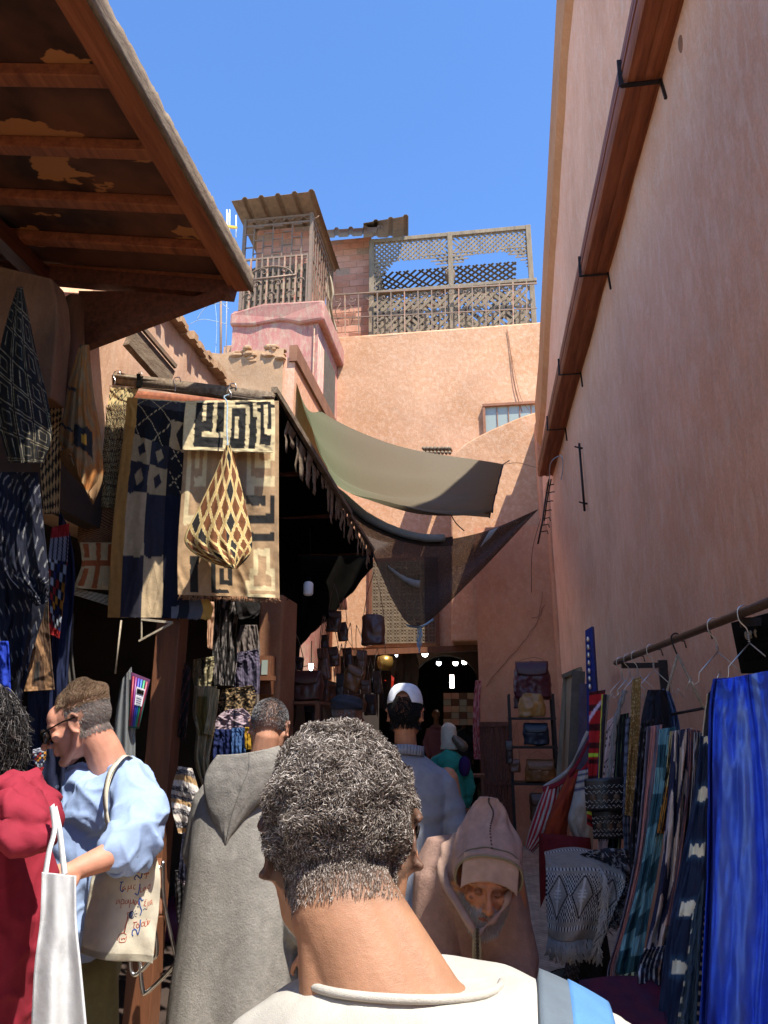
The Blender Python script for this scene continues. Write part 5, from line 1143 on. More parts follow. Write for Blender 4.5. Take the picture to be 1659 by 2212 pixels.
m_ = MB(); m_.tube([hoodf(.52+.03*v, v)+V(0, -.005, 0) for v in [k/24 for k in range(24)]], .0016, 4, mul(gc, .55)); m_.build('hood_seam', 'wool', pd_)
m_ = MB(); P2 = [V(n4.x+.01+.098*math.cos(t), n4.y+.02+.085*math.sin(t), zn+.008) for t in [math.pi+math.pi*k/16-.2 for k in range(20)]]
for a, c in zip(P2, P2[1:]): m_.bar(a, c, .01, .035, col=mul(gc, 1.02))
m_.build('collar', 'wool', pd_)
P2 = [hoodf(0, v)+V(0, .004, -.004) for v in [k/16 for k in range(17)]]

# ---------------------------------------------------------------- 5 man with the dark knitted cap
def simple(label, pxh, pyh, y, yaw, k=1.0, skin='brown', top=hx('3a4358'), bot=hx('1d2638'), headyaw=None, pitch=.05, w=.2, arms='down', vox=.008, skirt=False, hips=None, hgt=None, det=True):
    hc = at(pxh, pyh, y=y); pr = person(label, (hc.x, y, 0)); H = frame(hc, yaw if headyaw is None else headyaw, pitch); b = MB(); add_head(b, H, k, detail=det)
    nk = hc+V(0, 0, -.17*k); T = frame((hc.x, y+.02, 0), yaw); sz = nk.z-.09*k; hz = hips or (sz*.6)
    b.limb([H @ V(0, -.02, -.05), nk, nk+V(0, .01, -.08)], [.05*k, .055*k, .08*k]); b.loft([(0, 0, z, rx*k, ry*k) for z, rx, ry in ((hz, .14, .1), ((hz+sz)/2, .13, .09), (sz-.05, .16, .1), (sz, .13, .08))], M=T); legs(b, T, hz=hz, hipw=.085*k)
    for s in (-1, 1):
        e = T @ V(s*(w+.03)*k, .0, sz-.3*k); q = T @ V(s*(w+.0)*k, .12, sz-.52*k); b.limb([T @ V(s*(w-.02)*k, 0, sz-.03), e, q], [.048*k, .038*k, .027*k]); hand(b, q, (0, .3, -1), (-s, 0, 0), k, side=s)
    me = fuse(b, vox*.8, 3); me = shape(me, None, skincol(SKIN[skin], H)); link('body', me, 'skinv', pr)
    c = MB(); c.loft([(0, 0, hz-.06, .18*k, .13*k), (0, 0, (hz+sz)/2, .17*k, .12*k), (0, 0, sz-.1, (w+.0)*k, .13*k), (0, 0, sz-.0, w*.9*k, .11*k), (0, 0, nk.z-.015, .08*k, .075*k)], 28, M=T)
    for s in (-1, 1): c.limb([T @ V(s*(w-.04)*k, 0, sz-.05), T @ V(s*(w+.035)*k, 0, sz-.3*k), T @ V(s*(w)*k, .1, sz-.5*k)], [.07*k, .062*k, .05*k], 16)
    me2 = fuse(c, vox, 3); me2 = shape(me2, lambda p, n: noisefold(p, 10, .01, .6)+.004*math.sin(40*p.z+8*nz(p.x*5, p.z*5)), lambda p, n: top); link('shirt', me2, 'linen', pr)
    t = MB()
    if skirt: t.loft([(0, 0, .08, .27*k, .22*k), (0, 0, hz*.6, .22*k, .18*k), (0, 0, hz+.02, .165*k, .12*k)], 28, M=T)
    else:
        for s in (-1, 1): t.limb([T @ V(s*.085, 0, hz), T @ V(s*.09, s*.09, hz*.5), T @ V(s*.09, s*.17, .1)], [.105*k, .085*k, .07*k], 16)
        t.loft([(0, 0, hz-.08, .17*k, .12*k), (0, 0, hz+.04, .165*k, .115*k)], M=T)
    me3 = fuse(t, vox, 3); me3 = shape(me3, lambda p, n: noisefold(p, 8, .012, .3), lambda p, n: bot); link('skirt' if skirt else 'trousers', me3, 'cloth', pr)
    return pr, H, T, me, nk, sz
pe5, H5, T5, me5, nk5, sz5 = simple('man wearing a dark grey folded cap, head turned to the right, behind the curly-haired man', 752, 1546, 4.9, math.radians(-35), headyaw=math.radians(-52), skin='brown', top=hx('454b60'), vox=.01)
c = MB(); c.loft([(0, -.014, .035, .083, .101), (0, -.016, .05, .088, .106), (0, -.018, .085, .085, .103), (0, -.02, .112, .07, .09), (.0, -.02, .125, .04, .055)], 26, M=H5); me = fuse(c, .005, 3); H5i = H5.inverted()
me = shape(me, lambda p, n: .004*math.sin(120*(H5i @ p).z+20*(H5i @ p).y), lambda p, n: hx('3a3b42')); link('cap', me, 'wool', pe5)
mb = MB()
for p, n in roots(me5, lambda p: -.06 < (H5i @ p).z < .05 and (H5i @ p).y < .0 and (p-(H5 @ V(0, 0, 0))).length < .15, 1200, 5): strand(mb, p, n, .012, .0015, .001, .5, V(0, 0, -.6), 3, mul(hx('8a857e'), .6+.7*random.random()))
mb.build('hair', 'hairmat', pe5)

# ---------------------------------------------------------------- 6 man with the white cap, grey-blue shirt
pf6, H6, T6, me6, nk6, sz6 = simple('man in a white and pale blue baseball cap and grey-blue shirt, seen from behind', 876, 1541, 3.75, math.radians(-2), skin='tan', top=hx('83868f'), bot=hx('22396b'), pitch=.08, w=.215, k=1.03, vox=.007)
H6i = H6.inverted(); mb = MB()
for p, n in roots(me6, lambda p: -.07 < (H6i @ p).z < .07 and (H6i @ p).y < .015 and (p-(H6 @ V(0, 0, 0))).length < .15 and not (abs((H6i @ p).x) > .07 and (H6i @ p).z < .02 and (H6i @ p).y > -.04), 4500, 6): strand(mb, p, n, .016, .0014, .001, .5, V(0, 0, -.5), 3, mul(hx('15120f'), .6+.9*random.random()))
mb.build('hair', 'hairmat', pf6)
cp = MB(); k6 = 1.03
def capf(u, v):
    t = 2*math.pi*u; z = .03+(.098)*math.sin(v*math.pi/2)*1.0; rr = math.cos(v*math.pi/2)**.62 if v < 1 else 0
    back = math.cos(t-3*math.pi/2); notch = max(0, 1-((math.atan2(math.sin(t-3*math.pi/2), math.cos(t-3*math.pi/2)))/.52)**2)**.5*.055 if v < .02 or v < .5 else 0
    zz_ = max(z, .03+notch) if notch and v < .45 else z
    rr = math.cos(min(1, max(v, math.asin(min(1, (zz_-.03)/.098))/(math.pi/2)))*math.pi/2)**.62 if v < 1 else 0
    return H6 @ V(.086*rr*math.cos(t), -.014+.106*rr*math.sin(t), zz_+.012)
cp.grid(capf, 64, 18, lambda u, v: hx('dfe2e6')); o = cp.build('cap', 'cloth', pf6, True, .004)
cp = MB(); cp.ell(H6 @ V(0, -.012, .141), (.006, .006, .004)); cp.tube([capf(.25, v/12)+V(0, 0, .001) for v in range(13)]+[], .0015, 4); cp.build('cap_button', 'white_plastic', o)
cp = MB(); cp.grid(lambda u, v: H6 @ V(.075*(2*u-1), .075+.085*v*math.sin(math.pi*(.15+.7*u)), .045-.018*v-.02*abs(2*u-1)**2), 16, 6, lambda u, v: hx('aeb6c4')); cp.build('cap_peak', 'cloth', o, True, .003)
m_ = MB(); P2 = [nk6+V(.085*math.cos(t), .075*math.sin(t), .01-.012*math.cos(t)**2) for t in [math.pi*.95+math.pi*1.1*q/18 for q in range(19)]]
for a, c in zip(P2, P2[1:]): m_.bar(a, c, .01, .045, col=hx('8b8e98'))
m_.build('collar', 'linen', pf6)

# ---------------------------------------------------------------- 7 woman in green with the pale headscarf
pg7, H7, T7, me7, nk7, sz7 = simple('woman in a pale headscarf and green jacket walking into the dark passage', 969, 1585, 8.6, math.radians(6), skin='tan', top=hx('2f8a78'), bot=hx('17181c'), w=.19, k=.98, vox=.012, skirt=True, det=False)
c = MB(); c.loft([(0, -.01, -.17, .1, .09), (0, -.02, -.1, .085, .1), (0, -.02, 0, .09, .105), (0, -.02, .07, .08, .1), (0, -.02, .115, .045, .06)], 22, M=H7); me = fuse(c, .008, 3); me = shape(me, lambda p, n: .006*nz(p.x*20, p.z*14), lambda p, n: hx('cfc4ac')); link('headscarf', me, 'linen', pg7)
m_ = MB(); m_.ell(nk7+V(0, -.09, -.12), (.13, .06, .12)); me = fuse(m_, .012, 3); me = shape(me, lambda p, n: .012*nz(p.x*14, p.z*14), lambda p, n: hx('35947f')); link('hood', me, 'linen', pg7)
m_ = MB(); m_.limb([at(983, 1596, y=8.5), at(1000, 1612, y=8.5)], [.045, .06]); me = fuse(m_, .012, 3); me = shape(me, None, lambda p, n: hx('6b5c48')); bg7 = link('shoulder_bag', me, 'leather'); tag(bg7, 'brown bag on the shoulder of the woman in green', 'bag')
m_ = MB(); m_.ell(at(1003, 1655, y=8.5), (.07, .06, .11)); me = fuse(m_, .015, 2); me = shape(me, lambda p, n: .01*nz(p.x*9, p.z*9), lambda p, n: hx('33184e')); tag(link('purple_bag', me, 'cloth'), 'dark purple carrier bag beside the woman in green', 'bag')
# people deep inside the passage
simple('person in a dull pink top inside the passage, left of the stacked boxes', 942, 1545, 15.5, math.radians(200), skin='brown', top=hx('8c5a62'), bot=hx('2a2a30'), vox=.02, det=False)
simple('person in dark clothes at the right of the passage, behind the woman in green', 1003, 1552, 15.0, math.radians(160), skin='dark', top=hx('24242a'), bot=hx('1a1a20'), vox=.02, det=False)

# ---------------------------------------------------------------- 8 old man in the brown hooded robe, bent towards the camera
YO = 2.5; fc = at(1048, 1914, y=YO)
po_ = person('old man with a grey beard, bent forward towards the camera in a brown pointed-hood robe', (at(1020, 1700, y=2.85).x, 2.85, 0))
HO = frame(fc+V(.0, .05, .004), math.radians(186), math.radians(10), math.radians(-7)); kO = 1.1
b = MB(); add_head(b, HO, kO, nose=2.6, thin=.94)
bo = V(at(1020, 1850, y=2.85).x, 2.85, 0); sO = at(1022, 1880, y=2.8)
b.limb([HO @ V(0, -.04, -.04), V(bo.x+.01, 2.74, 1.15), V(bo.x, 2.85, 1.12)], [.05, .055, .08]); b.limb([V(bo.x, 3.12, .82), V(bo.x, 3.0, 1.05), V(bo.x, 2.84, 1.12)], [.14, .15, .12], 20)
TO = frame((bo.x, 3.1, 0), math.pi); legs(b, TO, hz=.82, step=.1)
for s in (-1, 1): b.limb([V(bo.x+s*.13, 2.83, 1.1), V(bo.x+s*.16, 2.8, .82), V(bo.x+s*.12, 2.6, .72)], [.045, .038, .027]); hand(b, V(bo.x+s*.12, 2.6, .72), (-s*.3, -1, -.2), (0, 0, -1), .95, .7, side=s)
me = fuse(b, .0036, 4); HOi = HO.inverted(); osk = hx('b57850')
def oc(p, n):
    q = HOi @ p/1.0; c = mul(osk, 1+.18*nz(p.x*70, p.y*70, p.z*70)+.12*nz(p.x*25, p.y*25, p.z*25))
    w_ = math.sin(q.z*300+6*nz(q.x*30, q.z*10)); 
    if q.y > .05 and q.z > .0: c = mul(c, 1+.1*w_)
    for s in (-1, 1):
        if (V(q.x-s*.031, 0, q.z+.0).length < .014) and q.y > .05: c = mix(c, hx('4a281c'), .6)
        if abs(q.x-s*.03) < .024 and abs(q.z-.018) < .004 and q.y > .05: c = mix(c, hx('6f5f55'), .5)
        if (V(q.x-s*.05, 0, q.z+.02).length < .006): c = mix(c, hx('3c2015'), .7)
    if abs(q.z+.061) < .003 and abs(q.x) < .022 and q.y > .07: c = hx('4a241c')
    elif abs(q.z+.064) < .010 and abs(q.x) < .022 and q.y > .08: c = mix(c, hx('8a4a3c'), .7)
    elif q.z < -.045 and q.y > .01 and q.y < .2: c = mix(c, hx('a39a92'), .55)
    return c
def od(p, n):
    q = HOi @ p; d = 0
    if q.y > .03 and abs(q.x) < .07 and abs(q.z) < .1:
        d -= .0016*max(0, math.sin(q.z*260+5*nz(q.x*25, q.z*8))) if q.z > .022 else 0
        for s in (-1, 1):
            dd = math.hypot(q.x-s*.03, (q.z+.002)*1.6); d -= .0055*math.exp(-((dd-.017)/.005)**2)
            t = abs((q.x*s-.022)-(-.04-q.z)*.45); d -= .004*math.exp(-(t/.0035)**2) if -.075 < q.z < -.03 else 0
        if abs(q.x) < .024: d -= .003*math.exp(-((q.z+.061)/.002)**2)
    return d
me = shape(me, od, oc); link('body', me, 'skinv', po_)
mb = MB(); RO = HO.to_3x3()
for p, n in roots(me, lambda p: (lambda q: q.y > .0 and -.13 < q.z < -.036 and not (abs(q.x) < .024 and -.074 < q.z < -.056) and not (abs(q.x) < .016 and q.z > -.045) and not (q.z > -.05 and .018 < abs(q.x) < .05))(HOi @ p) and (p-fc).length < .2, 4200, 8):
    strand(mb, p, n, .007+.006*random.random(), .0007, .001, .4, RO @ V(0, .0, -.9), 3, mul(hx('b3aca4'), .55+.6*random.random()))
mb.build('beard', 'hairmat', po_)
rob = hx('a08070'); r = MB()
r.loft([(0, 0, .05, .27, .25), (0, 0, .4, .245, .24), (-.01, -.02, .7, .225, .22), (-.02, -.08, .92, .21, .2), (-.02, -.15, 1.06, .2, .19), (-.02, -.18, 1.15, .18, .16), (-.03, -.18, 1.22, .13, .1)], 34, M=Matrix.Translation(V(bo.x, 3.08, 0)), sup=2.1)
for s in (-1, 1): r.limb([V(bo.x-.02+s*.1, 2.84, 1.1), V(bo.x-.02+s*.13, 2.82, .86), V(bo.x-.02+s*.11, 2.66, .74)], [.085, .09, .08], 18)
me = fuse(r, .007, 5)
me = shape(me, lambda p, n: (.016*sst(1.15, .8, p.z)+.002)*math.sin(24*(p.x-bo.x)+8*(p.y)+2*nz(p.x*3, p.y*3, p.z*2))+.006*nz(p.x*9, p.y*9, p.z*5), lambda p, n: mul(rob, 1+.1*nz(p.x*30, p.z*30))); link('robe', me, 'wool', po_)
# the hood: a pointed shell open to the front
hb = MB()
tipP = HO @ V(.01, -.03, .30)
def hoodo(u, v):
    # v 0 at the opening rim, 1 at the tip; u runs round from left cheek over the brow to right cheek
    a = -2.35+4.7*u
    rim = V(.112*math.sin(a)*(1+.10*math.cos(a*2)), .07+.03*math.cos(a)-.05*(1 if abs(a) > 1.9 else 0)*(abs(a)-1.9), .035+.075*math.cos(a))
    mid = V(.108*math.sin(a), -.05, .085+.12*math.cos(a)); tip = V(.03*math.sin(a)+.008, -.045, .238+.004*math.cos(a))
    w0 = (1-v)**2; w1 = 2*v*(1-v); w2 = v*v
    mid = V(mid.x*1.08, mid.y, mid.z); p = rim*w0+mid*w1*1.25+tip*w2
    if v > .0: p = p/(w0+1.25*w1+w2)*1.0
    p += V(.008*math.sin(9*v+4*a), .0, .006*math.sin(11*a+3*v))*(math.sin(math.pi*v))
    return HO @ p
hb.grid(hoodo, 54, 40, lambda u, v: mul(hx('ab8c7c'), 1+.06*nz(u*20, v*20)))
# inner lining panel above the brow
hb.build('hood', 'wool', po_, True, .007)
m_ = MB(); m_.grid(lambda u, v: HO @ V(.092*math.sin(-1.15+2.3*u), .094+.012*math.cos(-1.15+2.3*u)-.012*v, .024+.012*math.sin(3*u)+.08*v-.02*abs(2*u-1)**2*(1-v)), 24, 14, lambda u, v: mul(hx('b59a88'), 1+.05*nz(u*9, v*9))); m_.build('hood_lining', 'wool', po_, True, .004)
m_ = MB(); m_.tube([hoodo(k/40, 0)+RO @ V(0, .003, 0) for k in range(3, 38)], .0045, 6, hx('8d8266')); m_.tube([hoodo(k/40, .06)+RO @ V(0, .003, .003) for k in range(3, 38)], .0022, 5, hx('6f6750')); m_.build('hood_trim', 'wool', po_)
m_ = MB()
for k in range(26): q = hoodo(.5, .06+.9*k/26); m_.ell(q+RO @ V(0, .005, .004), (.0028, .0028, .0028), n=6, m=4, col=hx('4e4238'))
m_.build('hood_stitching', 'wool', po_)
# cape-like folds of the hood round the neck
m_ = MB(); c0 = HO @ V(0, .02, -.03)
L5 = [(985, 1800), (962, 1850), (975, 1900), (1000, 1935), (1022, 1980)]
for sgn, rim_, rr in ((-1, [(985, 1815, .16), (962, 1840, .12), (958, 1885, .07), (972, 1925, .03), (990, 1960, -.02), (1012, 1995, -.06), (1028, 2020, -.06)], .022), (1, [(1090, 1800, .16), (1112, 1840, .1), (1118, 1872, .04), (1108, 1912, -.0), (1084, 1966, -.03), (1050, 2000, -.06), (1034, 2020, -.06)], .015)):
    P2 = smoothpts([at(x, y, y=YO+d) for x, y, d in rim_], 6); n = len(P2); m_.limb(P2, [rr*(1-.6*i/(n-1)) for i in range(n)], 12)
m_.limb([at(1000, 1850, y=YO+.24), at(1040, 1830, y=YO+.26), at(1085, 1850, y=YO+.24)], [.07, .08, .06]); m_.limb([at(978, 1850, y=YO+.14), at(968, 1890, y=YO+.1)], [.045, .03])
me = fuse(m_, .005, 5); me = shape(me, lambda p, n: .004*math.sin(90*p.x+40*p.z+5*nz(p.x*9, p.z*9)), lambda p, n: mul(hx('ae8f7c'), 1+.08*nz(p.x*30, p.z*30))); link('hood_folds', me, 'wool', po_)
m_ = MB()
for off in (-7, 7, -3, 3): m_.tube(smoothpts([at(1030+off*.2, 2005, y=YO-.1), at(1030+off, 2040, y=YO-.11), at(1031+off, 2120, y=YO-.1)]), .0045 if abs(off) > 5 else .003, 6, hx('9a8a66'))
for k in range(14): m_.ell(at(1031, 2008+k*8, y=YO-.115), (.005, .005, .005), n=8, m=6, col=hx('4d4030'))
m_.build('front_braid', 'wool', po_)
# ================================================================ left side textiles
TEXT = 'patterned raffia cloths hung at the left shops'
ec, bk, tn, br_, oc_ = hx('d3bf92'), hx('23211f'), hx('a98a66'), hx('6b4630'), hx('b98a45')
def jit(u, v, s=30, a=.02): return u+a*nz(u*s, v*s, 1.3), v+a*nz(u*s, v*s, 7.7)
def maze(cells, bgc, fg, line=.5):
    rows = cells; H = len(rows); W = len(rows[0])
    def f(u, v):
        x, y = jit(u, v, 18, .006); i = min(W-1, max(0, int(x*W))); j = min(H-1, max(0, int(y*H))); c = rows[j][i]
        return fg[c] if c in fg else bgc
    return f
# 1. white and black applique panel, topmost right
cells1 = ["................................................", ".XX.XX..XX..XXXXXXXXXX..XXXXXXXX..XXXX..XX......", ".XX.XX..XX..XXXXXXXXXX..XXXXXXXX..XXXX..XX......", ".XX.XX..XX..............XX....XX....XX..XX......", ".XX.XX..XX...XXXXXXXX...XX.XX.XX..XXXX..XX......",
 ".XX.XX..XX...XXXXXXXX...XX.XX.XX..XXXX..XX......", ".XX.XX..XX...XX....XX...XX.XX.XX..XX....XX......", ".XX.XXXXXX...XX....XX...XX.XX.XX..XX....XX......", ".XX.XXXXXX...XX....XX...XX.XX.XX..XX....XX......", ".XX..........XX....XX......XX.XX..XX.....X......",
 ".XXXXXXXXXX..XX....XX......XX.XX..XXXXXXXX......", ".XXXXXXXXXX..XX....XX......XX.XX..XXXXXXXX......", "................................................"]
cells1 = ["."*25, "...XX.XX.XX...XXXXX.XXXX..", "...XX.XX.XX.......X..X.XX.", "...XX.XX.XX..XXXX.X.XX.X..", "...XX.XX.XX..XXXX.X..X.X..", "...XX.XX.XX..X.XX.XX.X.X..", "...XXXXX.XX..X.XX.XX.X.X..", "...XXXXX.XX..X.XX.XX.X....", "...XX........X.XX.XX.XXX..", "...XXXXXXXX..XXXX.XX.XXX..", "...XXXXXXXX..XXXX.XX......", "."*25]
cells1 = [r[:25].ljust(25, '.') for r in cells1]
hang('raffia_cloth', 'cream cloth with thick black maze bars, clipped at the right end of the line', 'textile', 3.62, [(402, 866), (399, 890), (396, 930), (394, 972)], [(592, 864), (594, 890), (594, 940), (590, 978)], maze(cells1, ec, {'X': bk}), 110, 66, (2.5, .008), group=TEXT, seed=1)
# 2. long tan cloth with cream and black rectangular spirals
cells2 = ["." *24, ".wwwwww..ww...wwwwwww...", ".w....w..ww...w.....ww..", ".wwwwww..ww...wwwwwww...", "........................", ".www.w..........wwwwwww.", ".w.w.w..........w.....w.", ".w.w.w..........w.www.w.", ".w.w.w..........w.w...w.", ".w.w.w..........w.wwww..", ".w...w..........w.......", ".w.www..........wwwwwww.", ".w..............ww......", ".w..............bbbbb.b.",
 ".w....................b.", ".www............bbbbbbb.", "........................", "................bbbbbbb.", "........................", "..................wwww..", "...bb...bbbb......w..w..", "...bb...b..bb.....w..w..", "...bb...b.b.b....ww..ww.", "...bb...b.b.b....w....w.", "...bb...b.bbb...ww....w.", "...bb...b.......wwwwwww.", "...bb...bbbb....w.......", "................wwwwwww."]
cells2 = [r.ljust(24, '.')[:24] for r in cells2]
hang('raffia_cloth', 'long tan cloth with square spirals and a frayed hem, rightmost on the line', 'textile', 3.72, [(404, 868), (396, 1000), (384, 1180), (384, 1285)], [(602, 866), (602, 1000), (602, 1180), (604, 1292)], maze(cells2, tn, {'w': ec, 'b': bk}), 110, 150, (2.5, .014), group=TEXT, seed=2)
fr_ = MB(); rr = random.Random(3)
for i in range(210):
    t = rr.random(); x = 384+222*t; p = at(x, 1284+8*t, y=3.72); a = p+V(rr.uniform(-.012, .012), rr.uniform(-.01, .01), -rr.uniform(.012, .032)); fr_.tube([p, p.lerp(a, .6)+V(rr.uniform(-.006, .006), 0, 0), a+V(rr.uniform(-.012, .012), 0, 0)], .0012, 3)
fr_.build('fringe', 'fringe_mat' if 'fringe_mat' in MATS else basic('fringe_mat', hx('9a6f4e'), .9, .3, bump=0) and 'fringe_mat', bpy.data.objects['raffia_cloth.001'])
# 3. chequered patchwork cloth
def patch(u, v):
    x, y = jit(u, v, 10, .01); navy = hx('2c2a33'); cr = hx('a8906c'); och = hx('a87a3c')
    if x < .17: return oc_ if v < .3 else och
    if y < .33:
        if y < .012: return ec
        if x > .74 and y > .17: 
            return bk if abs(x-.93)+abs(y-.25)*1.3 < .1 else cr
        b0 = hx('3a3a40') if y < .1 else hx('16161c')
        xx = (x-.17)/.6; tri = abs(((y*7+.15) % 2)-1); a1 = abs(((xx*1.6+y*5.2) % 1)-.5)*2; a2 = abs(((xx*1.6-y*5.2) % 1)-.5)*2
        if x < .8 and (a1 < .055 or a2 < .055) and (math.sin((x+y)*210) > -.3): return hx('cbb58a')
        return b0
    if y < .57:
        if x > .74:
            a1 = abs(((x*3.5+y*7) % 1)-.5)*2; a2 = abs(((x*3.5-y*7) % 1)-.5)*2
            return hx('b9a684') if (min(a1, a2) < .07 and math.sin(y*300) > -.3 and .78 < x < .98) else hx('14141c')
        i = int((x-.17)/.285); j = int((y-.33)/.12); lx = ((x-.17)/.285) % 1-.5; ly = ((y-.33)/.12) % 1-.5; dk = (i+j) % 2
        q = abs(lx+ly*.25)+abs(ly*.8-lx*.15)
        if q < .26: return navy if not dk else cr
        return navy if dk else cr
    if x > .74: return hx('101426') if not (y > .94 and x > .86) else hx('6c6f78')
    i = int((x-.17)/.285); j = int((y-.57)/.215); lx = ((x-.17)/.285) % 1-.5; ly = ((y-.57)/.215) % 1-.5
    c = navy if (i+j) % 2 else hx('b39b78')
    if not (i+j) % 2 and i == 1 and abs(abs(lx)+abs(ly*.8)-.3) < .012: return hx('8d7658')
    return c
hang('raffia_cloth', 'long chequered black and cream patchwork cloth with an ochre left border', 'textile', 3.86, [(275, 858), (268, 930), (245, 1120), (232, 1334)], [(410, 868), (400, 980), (395, 1120), (392, 1336)], patch, 120, 200, (2, .016), group=TEXT, seed=3)
hang('raffia_cloth', 'small sunlit end of dark cloth with an ochre border, below the fringed hem', 'textile', 3.8, [(388, 1296), (386, 1320), (382, 1336)], [(452, 1294), (460, 1316), (454, 1337)], lambda u, v: hx('b98f46') if u > .72 else hx('50525a') if u > .3 else hx('1b1d28'), 30, 20, (1.5, .006), group=TEXT, seed=4, jag=5)
def zig(u, v):
    x, y = jit(u, v, 14, .012); k = (x*9) % 1; z = y*26+abs(k-.5)*3.2*(1 if int(x*9) % 2 else 1); q = z % 2
    if abs(q-1) < .12 or q < .1: return hx('d8c48e')
    if y < .22: return hx('2a2825') if q < 1 and (int(z/2)+int(x*9)) % 3 else hx('c9b27c')
    return hx('241d18') if q < 1 else hx('5a4229')
hang('raffia_cloth', 'black and cream zigzag pile cloth beside the ochre cone-shaped cloth', 'textile', 3.98, [(208, 838), (208, 900), (218, 1000), (214, 1095)], [(300, 838), (272, 900), (262, 1000), (256, 1098)], zig, 90, 150, (1.5, .012), group=TEXT, seed=5)
def chev(u, v):
    x, y = jit(u, v, 12, .01)
    if v < .02 or v > .98: return hx('8f6c4a')
    z = abs(x-.55)*4+abs(y-.45)*9; return hx('2f1d14') if (z % .55) < .2 else hx('7a5235')
hang('raffia_cloth', 'brown cloth with dark chevrons, between the zigzag cloth and the cream and rust cloth', 'textile', 4.0, [(172, 1095), (168, 1150), (168, 1172)], [(256, 1098), (250, 1140), (245, 1175)], chev, 60, 70, (1.5, .008), group=TEXT, seed=6)
def rust(u, v):
    x, y = jit(u, v, 12, .014); c = hx('a5906c'); r = hx('8c4a26')
    if abs(y-.47) < .06 or x > .94: return r
    if .1 < x < .26 and (.04 < y < .36 or .58 < y < .92): return r
    if .48 < x < .62 and (.0 < y < .98): return r
    if .84 < x and .06 < y < .42: return r
    return c
hang('raffia_cloth', 'cream cloth with rust red bars and cross, at the bottom of the left stack', 'textile', 3.98, [(172, 1172), (176, 1220), (158, 1270)], [(246, 1172), (242, 1220), (240, 1275)], rust, 60, 60, (1.5, .01), group=TEXT, seed=7)
hang('raffia_cloth', 'pale cloth edge with thin black curls hanging below the cream and rust cloth', 'textile', 4.02, [(152, 1268), (150, 1282)], [(236, 1286), (233, 1308)], lambda u, v: hx('8f8675') if abs(math.sin(u*25+v*6)) > .25 else hx('2a2622'), 40, 12, (1, .004), group=TEXT, seed=8)
# black and cream diamond cloth, far left
def diam(u, v):
    x, y = jit(u, v, 10, .01); a = (x*6+y*14) % 2; b = (x*6-y*14) % 2; return hx('9b7e58') if (a < 1) != (b < 1) else hx('1b1512')
hang('raffia_cloth', 'black and tan diamond chequered cloth, half hidden behind the black cone-shaped cloth', 'textile', 3.2, [(92, 820), (90, 920), (88, 1020), (96, 1110)], [(136, 848), (134, 900), (132, 960), (128, 1110)], diam, 40, 100, (1.5, .01), group=TEXT, seed=9)
# cone-shaped gathered cloths (held up at one point)
def cone(name, label, y, L, R, col, depth=.09, nu=70, nv=90, amp=.012, k=5, mat='cloth'):
    mb = MB()
    def fn(u, v):
        a = plc(L, v); b = plc(R, v); px = a[0]+(b[0]-a[0])*u; py = a[1]+(b[1]-a[1])*u; s = math.sin(math.pi*u)
        return at(px, py, y=y-depth*s*(.25+v)-amp*math.sin(u*k*6.28+v*2)*v-.006*nz(u*8, v*8))
    mb.grid(fn, nu, nv, col); o = mb.build(name, mat, None, True, .004); return tag(o, label, 'textile', TEXT)
def kdiam(u, v):
    uu = (u-.5)*(.25+.9*v); x = uu*7.5+v*3.2; y = -uu*7.5+v*6.6+.5*v; fx, fy = x % 1, y % 1
    d = min(fx, 1-fx, fy, 1-fy)
    if d < .10: return hx('c3a468')
    if d < .13: return hx('e0cf9a')
    n = (int(x)*7+int(y)*3) % 5
    return hx('24201e') if n == 0 or (u > .62 and n == 3) else mul(hx('6e4223'), 1+.3*nz(u*30, v*30))
cone('cone_cloth', 'brown and cream diamond cloth hanging in a cone before the spiral cloth', 3.5, [(489, 962), (466, 1020), (428, 1100), (399, 1168), (440, 1208), (500, 1228)], [(497, 962), (516, 1030), (532, 1100), (544, 1160), (540, 1196), (512, 1228)], kdiam, .1, 110, 130)
# stitched border rope, string and hook of the cone cloth
mb = MB(); mb.tube(smoothpts([at(492, 965, y=3.5), at(490, 920, y=3.52), at(491, 872, y=3.55), at(484, 858, y=3.55), at(495, 852, y=3.56)]), .004, 6); tag(mb.build('hook', 'bluerope', None), 'wire hook and pale string holding up the brown and cream cone-shaped cloth', 'hook')
def ochre(u, v):
    x, y = jit(u, v, 8, .03); c = hx('96602c') if nz(x*6, y*9) > 0 else hx('8a6a44')
    if .52 < y < .68 and .32 < x < .78: return hx('c08a2f') if .57 < y < .63 and .5 < x < .62 else bk
    if (y % .28) < .02 and x < .3: return bk
    return mul(c, .9+.2*nz(x*20, y*20))
cone('cone_cloth', 'ochre cut-pile cloth hanging in a cone beside the wall, with one black square on it', 3.05, [(172, 745), (150, 820), (136, 900), (128, 950), (150, 985)], [(192, 745), (202, 850), (216, 930), (222, 1030), (200, 1090)], ochre, .1)
mb = MB(); mb.grid(lambda u, v: (lambda a, b: at(a[0]+(b[0]-a[0])*u, a[1]+(b[1]-a[1])*u, y=3.0+.05*math.sin(3*v)-.05*math.sin(math.pi*u)))(plc([(128, 975), (135, 1000), (160, 1030), (192, 1065)], v), plc([(170, 958), (200, 985), (214, 1035), (200, 1085)], v)), 20, 30, lambda u, v: hx('7a5c3c')); tag(mb.build('cloth_fold', 'cloth', None, True, .006), 'turned-back tan underside of the ochre cone-shaped cloth', 'textile', TEXT)
